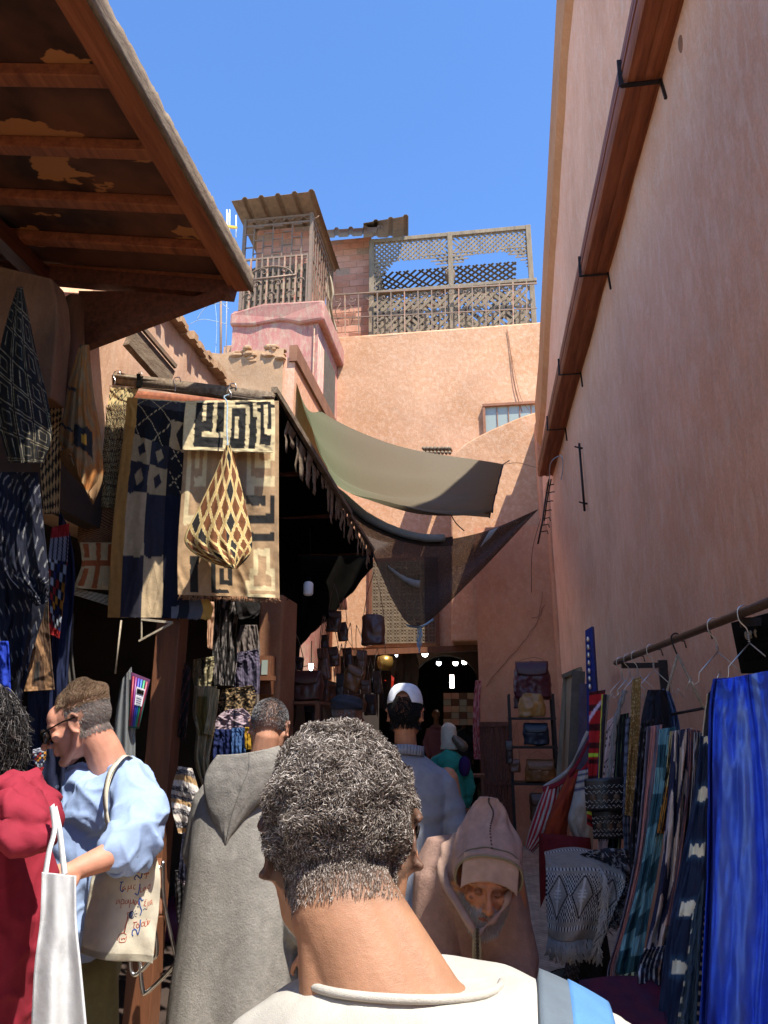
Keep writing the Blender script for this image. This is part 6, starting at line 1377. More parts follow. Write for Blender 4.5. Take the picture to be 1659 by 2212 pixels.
def kuba(u, v):
    uu = u; x = uu*3.1+.25*math.sin(v*5); y = v*7.2; i, j = int(x), int(y); fx, fy = abs(x % 1-.5), abs(y % 1-.5)
    c = hx('0f0e0e'); m = max(fx, fy); t = ((i*3+j*5) % 4)
    if .42 < m < .455 and not (t == 1 and fx < .2) : return hx('7d735a')
    if .2 < m < .235 and t != 2: return hx('6f6650')
    if t == 2 and (fx < .03) and fy < .3: return hx('6f6650')
    
    return c
cone('cone_cloth', 'black cloth with thin cream square spirals, hanging in a cone at the left edge', 2.6, [(38, 620), (16, 690), (-4, 780), (-10, 880), (20, 1000)], [(48, 620), (78, 760), (106, 880), (110, 950), (92, 1000)], kuba, .1, 130, 190)
def indigo(sx, sy, sl, w=.10, ln=.72):
    def f(u, v):
        x, y = jit(u, v, 5, .03); r = (y*sy+x*sl); k = int(r) ; q = r % 1; p = (x*sx+(.5 if k % 2 else 0)+v*1.2) % 1
        return hx('6f6e6c') if q < w*1.7 and p < ln*.85 else hx('0c1020')
    return f
hang('indigo_cloth', 'dark indigo cloth with slanting dashes of white stitching, twisted, at the left edge', 'textile', 2.62, [(-10, 1020), (-5, 1120), (10, 1230), (60, 1290), (80, 1310)], [(82, 1020), (92, 1110), (104, 1230), (106, 1270), (104, 1300)], indigo(5, 14, 6), 80, 140, (2, .03), group=TEXT, seed=10)
hang('indigo_cloth', 'lower navy cloth with short slanting white hatch marks, at the left edge', 'textile', 2.75, [(-20, 1150), (-20, 1300), (-20, 1470), (-20, 1560)], [(50, 1200), (98, 1290), (66, 1420), (42, 1545)], indigo(4, 15, -8, .1, .45), 80, 140, (2, .03), group=TEXT, seed=11)
hang('blue_cloth', 'plain bright blue cloth hanging at the far left edge below the hatched navy cloth', 'textile', 2.6, [(-20, 1385), (-20, 1500)], [(18, 1385), (24, 1500)], lambda u, v: hx('142f8f'), 20, 30, (2, .02), group=TEXT, seed=12)
def curl(u, v):
    x, y = jit(u, v, 8, .015); c = hx('4a3524'); t = hx('8a6746')
    if abs(x-.25-.45*abs(v-.38)) < .12 and v < .55 and abs(x-(.62-v*.9)) < .14: return t
    if v < .42 and abs(x-(.85-1.4*v)) < .12: return t
    if v >= .38 and abs(x-(.3+.55*math.sin(min(1.57, (v-.38)*4)))) < .1: return t
    if v > .55 and abs(x-.28) < .1: return t
    if v > .92 and .2 < x < .55: return t
    if (.15 < v < .3 and abs(x-.88) < .08) or (.66 < v < .86 and abs(x-.52) < .07): return bk
    return c
hang('raffia_cloth', 'dark brown cloth with pale curving raised bands, above the curly-haired person in red', 'textile', 2.85, [(90, 1270), (66, 1350), (48, 1430), (36, 1495)], [(104, 1270), (106, 1350), (112, 1430), (118, 1490)], curl, 60, 100, (1, .012), group=TEXT, seed=13)
def berber(u, v):
    x = int(u*6); y = int(v*16); r = random.Random(x*31+y*7).random()
    if v < .12 or v > .86: return hx('8c1a1a')
    if v < .28: return hx('2a2a3a') if (u*20+v*40) % 1 > .3 else hx('9a9aa8')
    if (x+y) % 2: return hx('1d1416')
    return hx('9aa0a8') if r < .3 else hx('a8701c') if r < .5 else hx('7c1c1a') if r < .75 else hx('1c2450')
hang('embroidered_cloth', 'narrow red, white and ochre diamond embroidered cloth hanging behind the indigo cloths', 'textile', 3.2, [(112, 1140), (104, 1220), (104, 1300), (108, 1370)], [(150, 1130), (144, 1230), (134, 1330), (128, 1380)], berber, 36, 80, (1, .012), group=TEXT, seed=14)
hang('blue_cloth', 'very dark blue cloth hanging in shade to the right of the embroidered cloth', 'textile', 3.35, [(128, 1100), (122, 1250), (112, 1400), (105, 1560)], [(148, 1140), (162, 1240), (150, 1400), (142, 1560)], lambda u, v: hx('111a38'), 20, 60, (2, .02), group=TEXT, seed=15)
hang('grey_scarf', 'thin grey translucent scarf hanging in shade left of the black doorway', 'scarf', 3.5, [(142, 1330), (140, 1420), (146, 1560)], [(160, 1325), (158, 1420), (176, 1560)], lambda u, v: hx('45403a'), 16, 40, (2, .015), group=TEXT, seed=16)
hang('embroidered_cloth', 'small triangle of white, red and yellow embroidery beside the sunglasses man\'s chin', 'textile', 3.0, [(70, 1620), (72, 1645), (80, 1672)], [(102, 1612), (98, 1640), (90, 1672)], lambda u, v: hx('a9abb5') if v < .2 else berber(u, (v*.8+.25) % .85), 30, 40, (1, .008), group=TEXT, seed=17)
hang('blue_cloth', 'deep navy cloth hanging behind the head of the man in sunglasses', 'textile', 3.6, [(60, 1480), (60, 1700), (60, 2000)], [(150, 1480), (160, 1700), (170, 2000)], lambda u, v: hx('10162e'), 30, 60, (3, .03), group=TEXT, seed=18)
# wooden rail, wires, clips
rail = thing('clothes_rail', 'weathered wooden rail with wires and hooks above the raffia cloths', 'rail', tuple(at(400, 840, y=3.9)))
mb = MB(); mb.bar(at(205, 812, y=4.05), at(588, 862, y=3.75), .04, .07); mb.build('board', 'fasciawood', rail, True); mb = MB()
mb.tube(smoothpts([at(200, 806, y=4.0), at(300, 818, y=3.95), at(380, 828, y=3.9), at(470, 845, y=3.85), at(545, 856, y=3.8), at(590, 858, y=3.7)]), .012, 5); mb.tube([at(215, 832, y=3.98), at(420, 846, y=3.85), at(592, 868, y=3.68)], .003, 4); mb.build('wires', 'fasciawood', rail)
mb = MB(); mb.grid(lambda u, v: at(225+330*u, 838+30*u+(28*v), y=4.05), 30, 3); mb.build('back_board', 'beamwood', rail, True, .01)
clipo = None
for i, (x, y, d) in enumerate(((301, 826, 3.92), (316, 846, 3.84), (438, 846, 3.8), (450, 862, 3.7), (554, 860, 3.6), (408, 858, 3.72))):
    c = at(x, y, y=d)
    if clipo is None:
        clipo = thing('clip', 'leftmost black clip, over the zigzag cloth', 'clip', c, 'black clips on the cloth line'); mb = MB(); mb.box(c+V(-.014, -.012, -.035), c+V(.014, .012, .012)); mb.bar(c+V(0, -.01, .01), c+V(.0, -.02, .05), .026, .004); mb.bar(c+V(0, .01, .01), c+V(.0, .02, .05), .026, .004); mb.build('jaws', 'black', clipo, False)
        mb = MB(); mb.tube([c+V(-.012, 0, .04), c+V(-.01, 0, .07), c+V(.01, 0, .07), c+V(.012, 0, .04)], .0025, 5); mb.build('loop', 'steel', clipo); c0_ = c
    else:
        r = clipo.copy(); COL.objects.link(r); r.location = c
        for ch in list(clipo.children): k = ch.copy(); COL.objects.link(k); k.parent = r
        r['group'] = clipo['group']; r['label'] = ['', 'black clip at the top left of the chequered cloth', 'black clip on the middle of the wooden rail', 'black clip at the top left of the cream and black cloth', 'black clip at the top right of the cream and black cloth', 'black clip between the chequered and the cream and black cloth'][i]
for i, (x, y) in enumerate(((250, 812), (380, 826), (500, 840))):
    c = at(x, y, y=3.88-.05*i); mb = MB(); mb.tube(smoothpts([c+V(.03, 0, .0), c+V(.02, 0, .03), c+V(-.01, 0, .03), c+V(-.015, 0, 0), c+V(0, 0, -.03), c+V(0, 0, -.06)]), .003, 5); tag(mb.build('hook', 'steel', None), ['bent wire hook at the left end of the wooden rail', 'bent wire hook at the middle of the wooden rail', 'bent wire hook above the cream and black cloth'][i], 'hook')
# ================================================================ clothes in the shaded left shop
GL = 'clothes hung in the shaded left shop'
def dress(y, L, R, col, label, name='dress', cat='clothes', nu=36, nv=60, fold=(3, .02), seed=0, mat='cloth', **k):
    return hang(name, label, cat, y, L, R, col, nu, nv, fold, mat=mat, group=GL, seed=seed, **k)
dress(4.5, [(468, 1290), (462, 1350), (458, 1420), (462, 1480)], [(520, 1300), (512, 1360), (512, 1420), (505, 1482)], lambda u, v: mix(hx('191614'), hx('6d6560'), 1 if nz(u*18, v*7) > .12 else 0), 'long black and grey streaked scarf hanging left of the striped blouses', 'scarf', 'scarf', 50, 120, (3, .02), 1)
dress(4.45, [(505, 1290), (512, 1330), (520, 1338)], [(560, 1290), (562, 1320), (550, 1336)], lambda u, v: hx('15110f'), 'black knitted cloth just below the fringed raffia hem', 'black_cloth', 'cloth', 20, 20, (1.5, .015), 2)
dress(4.8, [(520, 1350), (512, 1380), (516, 1440), (510, 1500)], [(555, 1350), (562, 1400), (560, 1440), (560, 1560)], lambda u, v: mul(hx('6d625b'), 1-.3*(math.sin(u*60) > .3)), 'grey striped long blouse on a hanger, highest of the blouses beside the pillar', 'blouse', seed=3)
dress(4.7, [(512, 1410), (506, 1440), (508, 1485)], [(558, 1402), (562, 1440), (560, 1500)], lambda u, v: mul(hx('4e4757'), 1.5 if math.sin(u*70+3*(1-v)) > .5 else .8), 'purple-grey striped blouse with a twisted front, below the grey one', 'blouse', seed=4)
dress(4.62, [(480, 1490), (472, 1520), (478, 1555)], [(545, 1480), (552, 1505), (548, 1545)], lambda u, v: hx('8d7450') if nz(u*22, v*16) > .05 else hx('2d2319'), 'brown and black speckled top on a hanger above the lilac shirt', 'top', seed=5)
dress(4.55, [(488, 1534), (468, 1552), (462, 1583)], [(524, 1530), (540, 1545), (545, 1574)], lambda u, v: mul(hx('9d8a90'), 1-.12*(math.sin(u*50) > .4)-.5*(abs(u-.55) < .03 and v < .9)), 'pale lilac shirt with crossed dark strings, beside the robed man\'s head', 'shirt', seed=6, fold=(2, .03))
dress(4.5, [(465, 1575), (460, 1620), (456, 1680)], [(502, 1575), (502, 1620), (502, 1680)], lambda u, v: hx('15204a'), 'dark navy cloth panel left of the blue one', 'draped_cloth', 'cloth', seed=7)
dress(4.48, [(501, 1573), (500, 1620), (500, 1680)], [(530, 1572), (530, 1620), (530, 1680)], lambda u, v: hx('3c5880'), 'mid blue cloth panel behind the robed man\'s left shoulder', 'draped_cloth', 'cloth', seed=8)
dress(4.46, [(529, 1571), (529, 1620)], [(542, 1571), (542, 1620)], lambda u, v: hx('a07a1c'), 'narrow mustard yellow cloth strip beside the robed man\'s ear', 'draped_cloth', 'cloth', 8, 16, seed=9)
dress(4.4, [(418, 1425), (416, 1460), (420, 1485)], [(462, 1418), (462, 1440), (455, 1485)], lambda u, v: hx('847a5c') if not (abs(u-.5) < .12-.1*v and v < .6) else hx('3d3527'), 'olive beige top on a hanger above the long cream dress', 'top', seed=10)
dress(4.3, [(420, 1482), (416, 1540), (424, 1580), (420, 1640), (438, 1700)], [(468, 1482), (466, 1540), (462, 1580), (452, 1640), (450, 1700)], lambda u, v: (hx('7a6430') if .15 < u < .62 and .1 < v < .55 else hx('a39370')), 'long cream dress with an olive embroidered yoke', 'dress', seed=11, fold=(2.5, .03))
dress(4.25, [(455, 1484), (448, 1540), (440, 1585)], [(474, 1490), (468, 1540), (458, 1588)], lambda u, v: hx('a39370'), 'empty cream sleeve of the long cream dress hanging free', 'sleeve', 'clothes', 12, 30, seed=12)
dress(4.4, [(452, 1300), (448, 1340), (448, 1400)], [(462, 1300), (462, 1340), (458, 1404)], lambda u, v: hx('b48d72'), 'narrow pink-beige cloth strip left of the streaked scarf', 'draped_cloth', 'cloth', 8, 24, seed=13)
def blank(u, v):
    b = int(v*13+.4*math.sin(3*u)); return [hx('b7aca0'), hx('2a2a33'), hx('a08058'), hx('c4bab0'), hx('38363c')][b % 5] if not (b % 5 in (1, 4) and nz(u*60, v*120) > .1) else hx('98908a')
dress(3.9, [(385, 1655), (372, 1700), (370, 1740), (385, 1800)], [(415, 1660), (432, 1720), (428, 1760), (420, 1806)], blank, 'folded blanket with cream, brown and black bands left of the grey robe', 'blanket', 'blanket', 40, 90, (1.5, .02), 14)
dress(3.8, [(395, 1800), (388, 1860), (385, 1905)], [(425, 1790), (420, 1850), (425, 1925)], lambda u, v: hx('1b1b2c') if v < .9 else (hx('8f7d80') if int(u*20+v*90) % 2 else hx('2a2434')), 'dark cloth with a pink striped hem beside the grey robe', 'dark_cloth', 'cloth', seed=15)
dress(4.0, [(380, 1420), (372, 1500), (365, 1580)], [(412, 1440), (408, 1520), (400, 1600)], lambda u, v: hx('5a2a2a') if abs(((u*3+v*4) % 1)-.5) < .06 else hx('16110f'), 'black cloth with thin dark red stripes in the shop gloom', 'dark_cloth', 'cloth', seed=16)
dress(3.95, [(378, 1880), (380, 1960), (388, 2020)], [(412, 1880), (410, 1960), (404, 2035)], lambda u, v: hx('3f3c3c') if math.sin(v*90+u*10) > .5 else hx('0f0f12'), 'black and grey tasselled cloth hanging low beside the grey robe', 'dark_cloth', 'cloth', seed=17)
# long plastic sleeve and packet of pens on the post
mb = MB(); L7 = [(262, 1470), (248, 1560), (244, 1640), (246, 1720)]; R7 = [(284, 1440), (292, 1550), (292, 1640), (290, 1720)]
mb.grid(lambda u, v: (lambda a, b: at(a[0]+(b[0]-a[0])*u, a[1]+(b[1]-a[1])*u, y=3.3-.04*math.sin(math.pi*u)-.01*math.sin(u*14)))(plc(L7, v), plc(R7, v)), 24, 40); tag(mb.build('plastic_sleeve', 'clear_plastic', None), 'long clear plastic sleeve hanging on the door post behind the man in sunglasses', 'sleeve')
pk = thing('pen_packet', 'packet of coloured pens with a barcode label hanging beside the clear plastic sleeve', 'packet', tuple(at(300, 1520, y=3.28)))
mb = MB(); A = [(284, 1452), (277, 1572)]; B = [(324, 1468), (300, 1574)]
def pkf(u, v, d=0): a = pl(A, v); b = pl(B, v); return at(a[0]+(b[0]-a[0])*u, a[1]+(b[1]-a[1])*u, y=3.27-d)
mb.grid(lambda u, v: pkf(u, v), 4, 6, lambda u, v: (hx('4a2040') if v < .45 else hx('205a50'))); mb.build('back', 'cloth', pk, True, .008)
for i, c in enumerate(('8c2030', '7a2a70', '3a3aa0', '2060b0', '209060', '8a2a40')):
    mb = MB(); u = .12+.15*i; mb.tube([pkf(u, .06, .012), pkf(u, .97, .012)], .005, 6, hx(c)); mb.build('pen', 'satin', pk)
mb = MB(); mb.grid(lambda u, v: pkf(.35+.5*u, .22+.34*v, .02), 2, 2, lambda u, v: (.75, .72, .75)); lb = mb.build('paper_label', 'cloth', pk, False, .001)
mb = MB()
for i in range(12): u0 = .42+.035*i; mb.bar(pkf(u0, .25, .023), pkf(u0, .34, .023), .002+.002*(i % 3 == 0), .001, up=V(0, 1, 0))
for v0 in (.4, .44, .48, .52): mb.bar(pkf(.42, v0, .023), pkf(.76, v0, .023), .0015, .001, up=V(0, 1, 0))
mb.build('print', 'black', lb, False)
mb = MB(); mb.bar(at(262, 1340, y=3.4), at(249, 1455, y=3.4), .006, .008); tag(mb.build('thin_stick', 'rope', None), 'thin pale stick hanging above the plastic sleeve', 'stick')
fm = thing('bent_bracket', 'small bent wire and wood frame hanging below the chequered cloth', 'frame', tuple(at(340, 1350, y=3.7))); mb = MB(); mb.bar(at(306, 1338, y=3.7), at(373, 1345, y=3.7), .012, .012); mb.bar(at(373, 1345, y=3.7), at(300, 1385, y=3.7), .01, .01); mb.bar(at(306, 1338, y=3.7), at(306, 1382, y=3.7), .006, .006); mb.build('frame', 'rope', fm, False)
# folding stand with bent tube legs
fs_ = thing('folding_stand', 'folding stand of bent metal tubes on the shop floor beside the cotton bag', 'stand', tuple(at(330, 2120, z=0)))
def g0(px, py, y): return at(px, py, y=y)
for pts in ([(344, 1870), (330, 1960), (339, 2052), (325, 2075), (297, 2104), (284, 2098), (281, 2060), (281, 1950)], [(352, 1860), (355, 1950), (378, 2060), (376, 2085), (319, 2142), (308, 2136), (302, 2080), (292, 1990)]):
    mb = MB(); mb.tube(smoothpts([g0(x, y, 3.6) for x, y in pts], 8), .009, 8); mb.build('leg', 'steel', fs_)
mb = MB(); mb.grid(lambda u, v: at(325+25*u, 1855+120*v, y=3.75-.2*v), 6, 10); mb.build('canvas_seat', 'shopwood', fs_, True, .01)
mb = MB(); mb.bar(at(347, 1980, y=3.7), at(345, 2100, y=3.72), .02, .02); mb.build('slat', 'shopwood', fs_, False)
mb = MB(); c = at(305, 2080, z=.0); mb.ell(c+V(.05, .5, .17), (.2, .2, .17), n=24, m=14); tag(mb.build('pouffe', 'pouffe_mat' if 'pouffe_mat' in MATS else basic('pouffe_mat', hx('5a1c40'), .6, .2) and 'pouffe_mat', None), 'round dark magenta pouffe on the floor behind the folding stand', 'pouffe')

# ================================================================ hanging leather goods, left and middle
LB = 'leather bags hung along the left shops'
def satchel(label, y, cx, top, bot, w, col, strap=(None, None), flap=.45, group=LB, lean=0, name='leather_bag'):
    o = thing(name, label, 'bag', tuple(at(cx, (top+bot)/2, y=y)), group); a = at(cx-w/2, top, y=y); b = at(cx+w/2, bot, y=y); W = b.x-a.x; H = a.z-b.z; c = V((a.x+b.x)/2, y, (a.z+b.z)/2)
    D_ = min(.16, W*.4); m_ = MB(); m_.loft([(0, 0, -H/2, W*.47, D_*.5), (0, 0, -H*.46, W*.5, D_*.62), (0, 0, 0, W*.5, D_*.6), (0, 0, H*.42, W*.46, D_*.42), (0, 0, H/2, W*.34, D_*.25)], 24, M=Matrix.Translation(c) @ Matrix.Rotation(lean, 4, 'Y'), sup=3); me = fuse(m_, max(.006, W/40), 2)
    me = shape(me, lambda p, n: W*(.07*nz(p.x*5/W*.4, p.y*5, p.z*5/W*.4)+.03*nz(p.x*16, p.z*16)), lambda p, n: mul(col, 1+.25*nz(p.x*9, p.z*9))); link('pouch', me, 'leather', o)
    if flap:
        m_ = MB(); m_.grid(lambda u, v: Matrix.Translation(c) @ Matrix.Rotation(lean, 4, 'Y') @ V((u-.5)*W*.9*(1-.12*v*v), -D_*(.3+.36*math.sin(min(1, v*1.6)*1.57)), H*(.5-flap*v-.06*math.sin(math.pi*u)*v)), 14, 8, lambda u, v: mul(col, .85)); m_.build('flap', 'leather', o, True, .005)
    if strap[0]:
        m_ = MB(); sx, sy = strap; ap = at(sx, sy, y=y)
        for s in (-1, 1): ribbon(m_, smoothpts([c+V(s*W*.42, 0, H*.45), c.lerp(ap, .5)+V(s*W*.26, 0, H*.25), ap]), .018, (0, 1, 0), mul(col, .8))
        m_.build('strap', 'leather', o, True, .003)
    return o
satchel('large dark brown leather satchel hanging alone on long straps under the net', 6.9, 807, 1328, 1392, 52, hx('5e3524'), (808, 1235), .0)
satchel('dark reddish brown hard leather briefcase standing high on the left', 5.6, 663, 1450, 1514, 68, hx('4a2218'), (664, 1438), .4, name='briefcase')
specs = [(6.1, 700, 1400, 1470, 24, '6a3a22', 698, 1330, 'long tan leather pouch below the black tarpaulin'), (6.0, 697, 1470, 1518, 26, '54301c', 697, 1400, 'narrow brown leather pouch right of the briefcase'), (6.4, 722, 1320, 1365, 30, '4a2c1c', 722, 1260, 'dark slouched leather bag against the sunlit gap'), (6.3, 720, 1398, 1440, 26, '5a3320', 716, 1340, 'small brown leather bag above the tan pouch row'),
 (6.8, 762, 1440, 1490, 44, '8a5428', 750, 1380, 'tan leather bag tipped on its side, left of the lantern'), (6.9, 780, 1405, 1455, 24, '6e4226', 770, 1350, 'brown leather pouch hanging from a bundle of thin straps'), (7.0, 752, 1400, 1440, 20, '4a281a', 757, 1345, 'small dark leather purse on thin straps under the tarpaulin'), (6.5, 735, 1455, 1520, 18, '3a241a', 738, 1390, 'slim dark leather case hanging by the beret man'),
 (5.9, 645, 1420, 1448, 22, '3a2018', 640, 1370, 'small dark leather bag above the briefcase'), (6.2, 678, 1520, 1560, 40, '2c1a14', 672, 1500, 'dark leather bag low behind the robed man\'s head'), (6.6, 790, 1470, 1500, 22, '5d3822', 786, 1400, 'small brown pouch right of the tipped tan bag'),
 (7.3, 740, 1500, 1545, 30, '4a2a1c', 742, 1430, 'dark leather bag just left of the grey-capped man'), (7.6, 775, 1500, 1540, 30, '6a4026', 776, 1440, 'brown leather bag behind the grey-capped man'), (7.8, 800, 1500, 1545, 26, '3c2418', 800, 1420, 'dark leather bag between the white cap and the grey cap'), (7.2, 712, 1480, 1530, 28, '7a4a28', 712, 1400, 'tan leather bag low in the left row'), (6.7, 740, 1345, 1385, 22, '5a3624', 742, 1290, 'short brown pouch against the lit wall, nearest the sagging black tarpaulin'),
 (5.6, 628, 1455, 1500, 26, '3a2016', 630, 1400, 'dark leather pouch left of the briefcase'), (5.8, 625, 1520, 1570, 30, '2c1a12', 625, 1460, 'dark leather bag beside the robed man, under the pouch'), (8.2, 815, 1450, 1500, 20, '5c3a22', 815, 1400, 'slim brown bag furthest along the left row'), (6.9, 702, 1372, 1400, 16, '4a2c1a', 702, 1330, 'tiny dark purse above the long tan pouch')]
for i, (y, cx, t, b_, w_, c, sx, sy, lab) in enumerate(specs): satchel(lab, y, cx, t, b_, w_, hx(c), (sx, sy), .4 if i % 2 else .3, lean=.5 if i == 4 else .12*((i % 3)-1))
sh_ = thing('shelf', 'dark shelf with thin metal edge holding the briefcase', 'shelf', tuple(at(660, 1520, y=5.6))); m_ = MB(); A = at(628, 1516, y=5.6); B = at(700, 1522, y=5.6); m_.box((A.x, 5.45, B.z), (B.x, 5.9, B.z+.02)); m_.build('board', 'shopwood', sh_, False)
m_ = MB(); m_.box((A.x, 5.44, B.z), (A.x+.03, 5.48, 0)); m_.box((B.x-.03, 5.44, B.z), (B.x, 5.48, 0)); m_.build('posts', 'shopwood', sh_, False)
# hats, lantern, red lantern, lamps in the passage
la = thing('brass_lantern', 'small round brass lantern hanging inside the passage mouth', 'lantern', tuple(at(832, 1432, y=12.5))); m_ = MB(); c = at(832, 1432, y=12.4); m_.lathe([(.02, .13), (.12, .1), (.14, .02), (.12, -.08), (.06, -.12), (.01, -.12)], c, 16); basic('brass', hx('b08d4a'), .35, .3, metal=.7); m_.build('body', 'brass', la)
m_ = MB(); m_.tube([c+V(0, 0, .13), c+V(0, 0, .4)], .006, 5); m_.build('chain', 'dark_iron', la)
rl_ = thing('red_lantern', 'glowing red star-shaped lantern in the dark passage', 'lantern', tuple(at(833, 1475, y=13.6))); c = at(833, 1474, y=13.6); m_ = MB(); m_.lathe([(.0, .2), (.1, .13), (.22, .02), (.1, -.1), (.0, -.26)], c, 7); m_.build('shade', 'lamp_red', rl_, False)
m_ = MB(); m_.tube([c+V(0, 0, .2), c+V(0, 0, .55)], .006, 5); m_.build('cable', 'black', rl_)
for i, (x, y, d, r, mt, lab) in enumerate(((918, 1412, 14.0, .06, 'lamp', 'round white lamp lit above the arch mouth'), (857, 1412, 14, .035, 'lamp_small', 'tiny bluish lamp left of the lit round lamp'), (948, 1432, 16, .05, 'lamp_small', 'small lit spotlight inside the arch'), (1003, 1430, 17, .06, 'lamp', 'pair of lit lamps at the right of the arch'), (976, 1472, 16, .06, 'lamp', 'upright lit tube lamp deep in the passage'), (672, 1438, 9.0, .03, 'lamp_small', 'tiny bluish lamp above the briefcase'))):
    c = at(x, y, y=d); o = thing('ceiling_lamp', lab, 'lamp', tuple(c)); m_ = MB()
    if i == 4: m_.box(c+V(-r*.7, -.03, -r*3.6*.6), c+V(r*.7, .03, r*3.6*.6))
    else:
        m_.lathe([(r, .02), (r*.95, -.02), (r*.6, -.05), (0, -.06)], c, 14)
        if i == 3: m_.lathe([(r, .02), (r*.95, -.02), (r*.6, -.05), (0, -.06)], c-V(.2, 0, .02), 14)
    m_.build('bulb', mt, o); m_ = MB(); m_.tube([c+V(0, 0, .02), c+V(0, 0, .3)], .006, 5); m_.build('cable', 'black', o)
bx = thing('goods_stack', 'stack of brown patterned boxes and baskets on a stand deep in the passage', 'boxes', tuple(at(975, 1530, y=15)))
rr = random.Random(5)
for j in range(5):
    for i in range(4):
        a = at(958+17*i, 1497+14*j, y=14.4); m_ = MB(); m_.box(a+V(0, 0, -.11), a+V(.14, .15, .0), None); m_.build('box', ['shopwood', 'rope', 'brick', 'tan_wall'][rr.randrange(4)], bx, False)
hang('grey_coat', 'pair of grey garments hanging inside the passage left of the arch', 'clothes', 13.4, [(862, 1400), (855, 1440), (848, 1500)], [(895, 1400), (905, 1440), (900, 1505)], lambda u, v: hx('5a5045'), 24, 30, (3, .06), group='garments in the passage', seed=3)
hang('grey_coat', 'dim grey-brown garments hanging between the brass lantern and the pillar', 'clothes', 13.4, [(812, 1445), (808, 1480), (808, 1530)], [(845, 1450), (845, 1480), (842, 1530)], lambda u, v: hx('40382f'), 24, 30, (3, .06), group='garments in the passage', seed=4)
hang('red_cloth', 'red and pink patterned cloth hanging at the left edge of the pink pier', 'cloth', 11.3, [(1027, 1470), (1022, 1530), (1022, 1600), (1024, 1640)], [(1040, 1470), (1036, 1530), (1036, 1600), (1038, 1640)], lambda u, v: hx('a34048') if nz(u*8, v*16) > 0 else hx('c48a86'), 12, 50, (1.5, .04), seed=5)
st_ = thing('stool', 'small dark stool with a folded cloth at the right edge of the passage', 'stool', tuple(at(1018, 1700, y=9.5))); c = at(1018, 1672, y=9.5); m_ = MB(); m_.box(c+V(-.16, -.15, -.03), c+V(.16, .15, 0)); m_.build('seat', 'shopwood', st_, False)
for s in (-1, 1):
    for t in (-1, 1): m_ = MB(); m_.bar(c+V(.13*s, .12*t, -.03), V(c.x+.15*s, c.y+.14*t, 0), .03, .03); m_.build('leg', 'shopwood', st_, False)
# ================================================================ right side: bag rack
rk = thing('bag_rack', 'dark metal rack of three shelves loaded with leather bags by the pink pier', 'rack', (at(1150, 1700, y=10).x, 10, 0))
YK = 9.6; m_ = MB(); xa, xb_ = at(1108, 1700, y=YK).x, at(1205, 1700, y=YK).x
for x in (xa, xb_):
    for y in (YK-.12, YK+.3): m_.bar((x, y, 0), (x, y, at(1150, 1500, y=YK).z), .03, .03)
m_.build('posts', 'dark_iron', rk, False)
for py in (1550, 1612, 1690): z = at(1150, py, y=YK).z; m_ = MB(); m_.box((xa-.02, YK-.14, z-.025), (xb_+.02, YK+.32, z)); m_.build('shelf', 'dark_iron', rk, False)
RB = 'leather bags on the rack by the pink pier'
satchel('burgundy leather backpack on top of the rack', YK, 1150, 1430, 1508, 84, hx('4a1520'), (1152, 1420), .35, RB)
satchel('mustard yellow leather drawstring bag on the top shelf', YK-.05, 1148, 1495, 1550, 62, hx('a8783a'), (1140, 1480), 0, RB)
satchel('dark blue leather bag on the middle shelf', YK-.05, 1158, 1562, 1610, 60, hx('26303e'), None or (1150, 1552), .4, RB)
satchel('tan leather bag on the lower shelf', YK-.05, 1168, 1640, 1688, 70, hx('8a5a2e'), (1160, 1622), .45, RB)
satchel('brown leather bag on the floor below the rack', YK-.1, 1170, 1712, 1775, 54, hx('5c3a26'), (1165, 1700), .4, RB)
satchel('small brown purse hanging from the left of the rack', YK-.2, 1112, 1640, 1668, 26, hx('6a3c22'), (1116, 1560), .4, RB)
satchel('narrow dark purse hanging at the left edge of the rack', YK-.22, 1100, 1600, 1650, 18, hx('3a241c'), (1104, 1545), .4, RB)
satchel('dark red pouch hanging behind the yellow bag', YK+.1, 1122, 1505, 1530, 26, hx('4a1a16'), (1122, 1480), 0, RB)
# mirrors, boards by the wall
YM = 6.6
fm = thing('leaning_frame', 'tall weathered wooden mirror frame leaning on the pink wall', 'frame', (at(1230, 1700, y=7).x, 7, 0))
def bar2(nm, p, q, w, h, mat, par): m_ = MB(); m_.bar(p, q, w, h, up=V(0, 1, 0)); return m_.build(nm, mat, par, False)
bar2('side', at(1221, 1460, y=7.0), at(1205, 1700, y=6.9), .035, .05, 'grey_wood', fm); bar2('side', at(1250, 1448, y=6.6), at(1240, 1700, y=6.4), .035, .05, 'grey_wood', fm); bar2('top', at(1219, 1460, y=7.0), at(1252, 1446, y=6.6), .035, .05, 'grey_wood', fm)
m_ = MB(); m_.grid(lambda u, v: at(1222+27*u-10*v, 1464-13*u+236*v, y=7.02-.4*u), 2, 2); m_.build('pane', 'tan_wall', fm, False, .01)
bd = thing('green_board', 'greenish worn board leaning beside the wooden mirror frame', 'board', (at(1250, 1700, y=6.2).x, 6.2, 0)); bar2('board', at(1250, 1450, y=6.25), at(1238, 1740, y=6.1), .10, .03, 'dark_lattice', bd)
basic('purple_grey', hx('54485a'), .8, .4); basic('blue_paint', hx('1c2878'), .6, .3, col2=hx('2c2c58'))
bd = thing('grey_board', 'rough purple-grey board leaning in front of the green one', 'board', (at(1265, 1700, y=5.9).x, 5.9, 0)); bar2('board', at(1268, 1478, y=5.9), at(1262, 1760, y=5.8), .11, .03, 'purple_grey', bd)
bl_ = thing('blue_plank', 'tall narrow blue painted plank with small raised studs, leaning on the pink wall', 'plank', (at(1270, 1700, y=5.6).x, 5.6, 0)); A = [(1262, 1362), (1264, 1500), (1266, 1600)]; B = [(1278, 1354), (1285, 1470), (1290, 1600)]
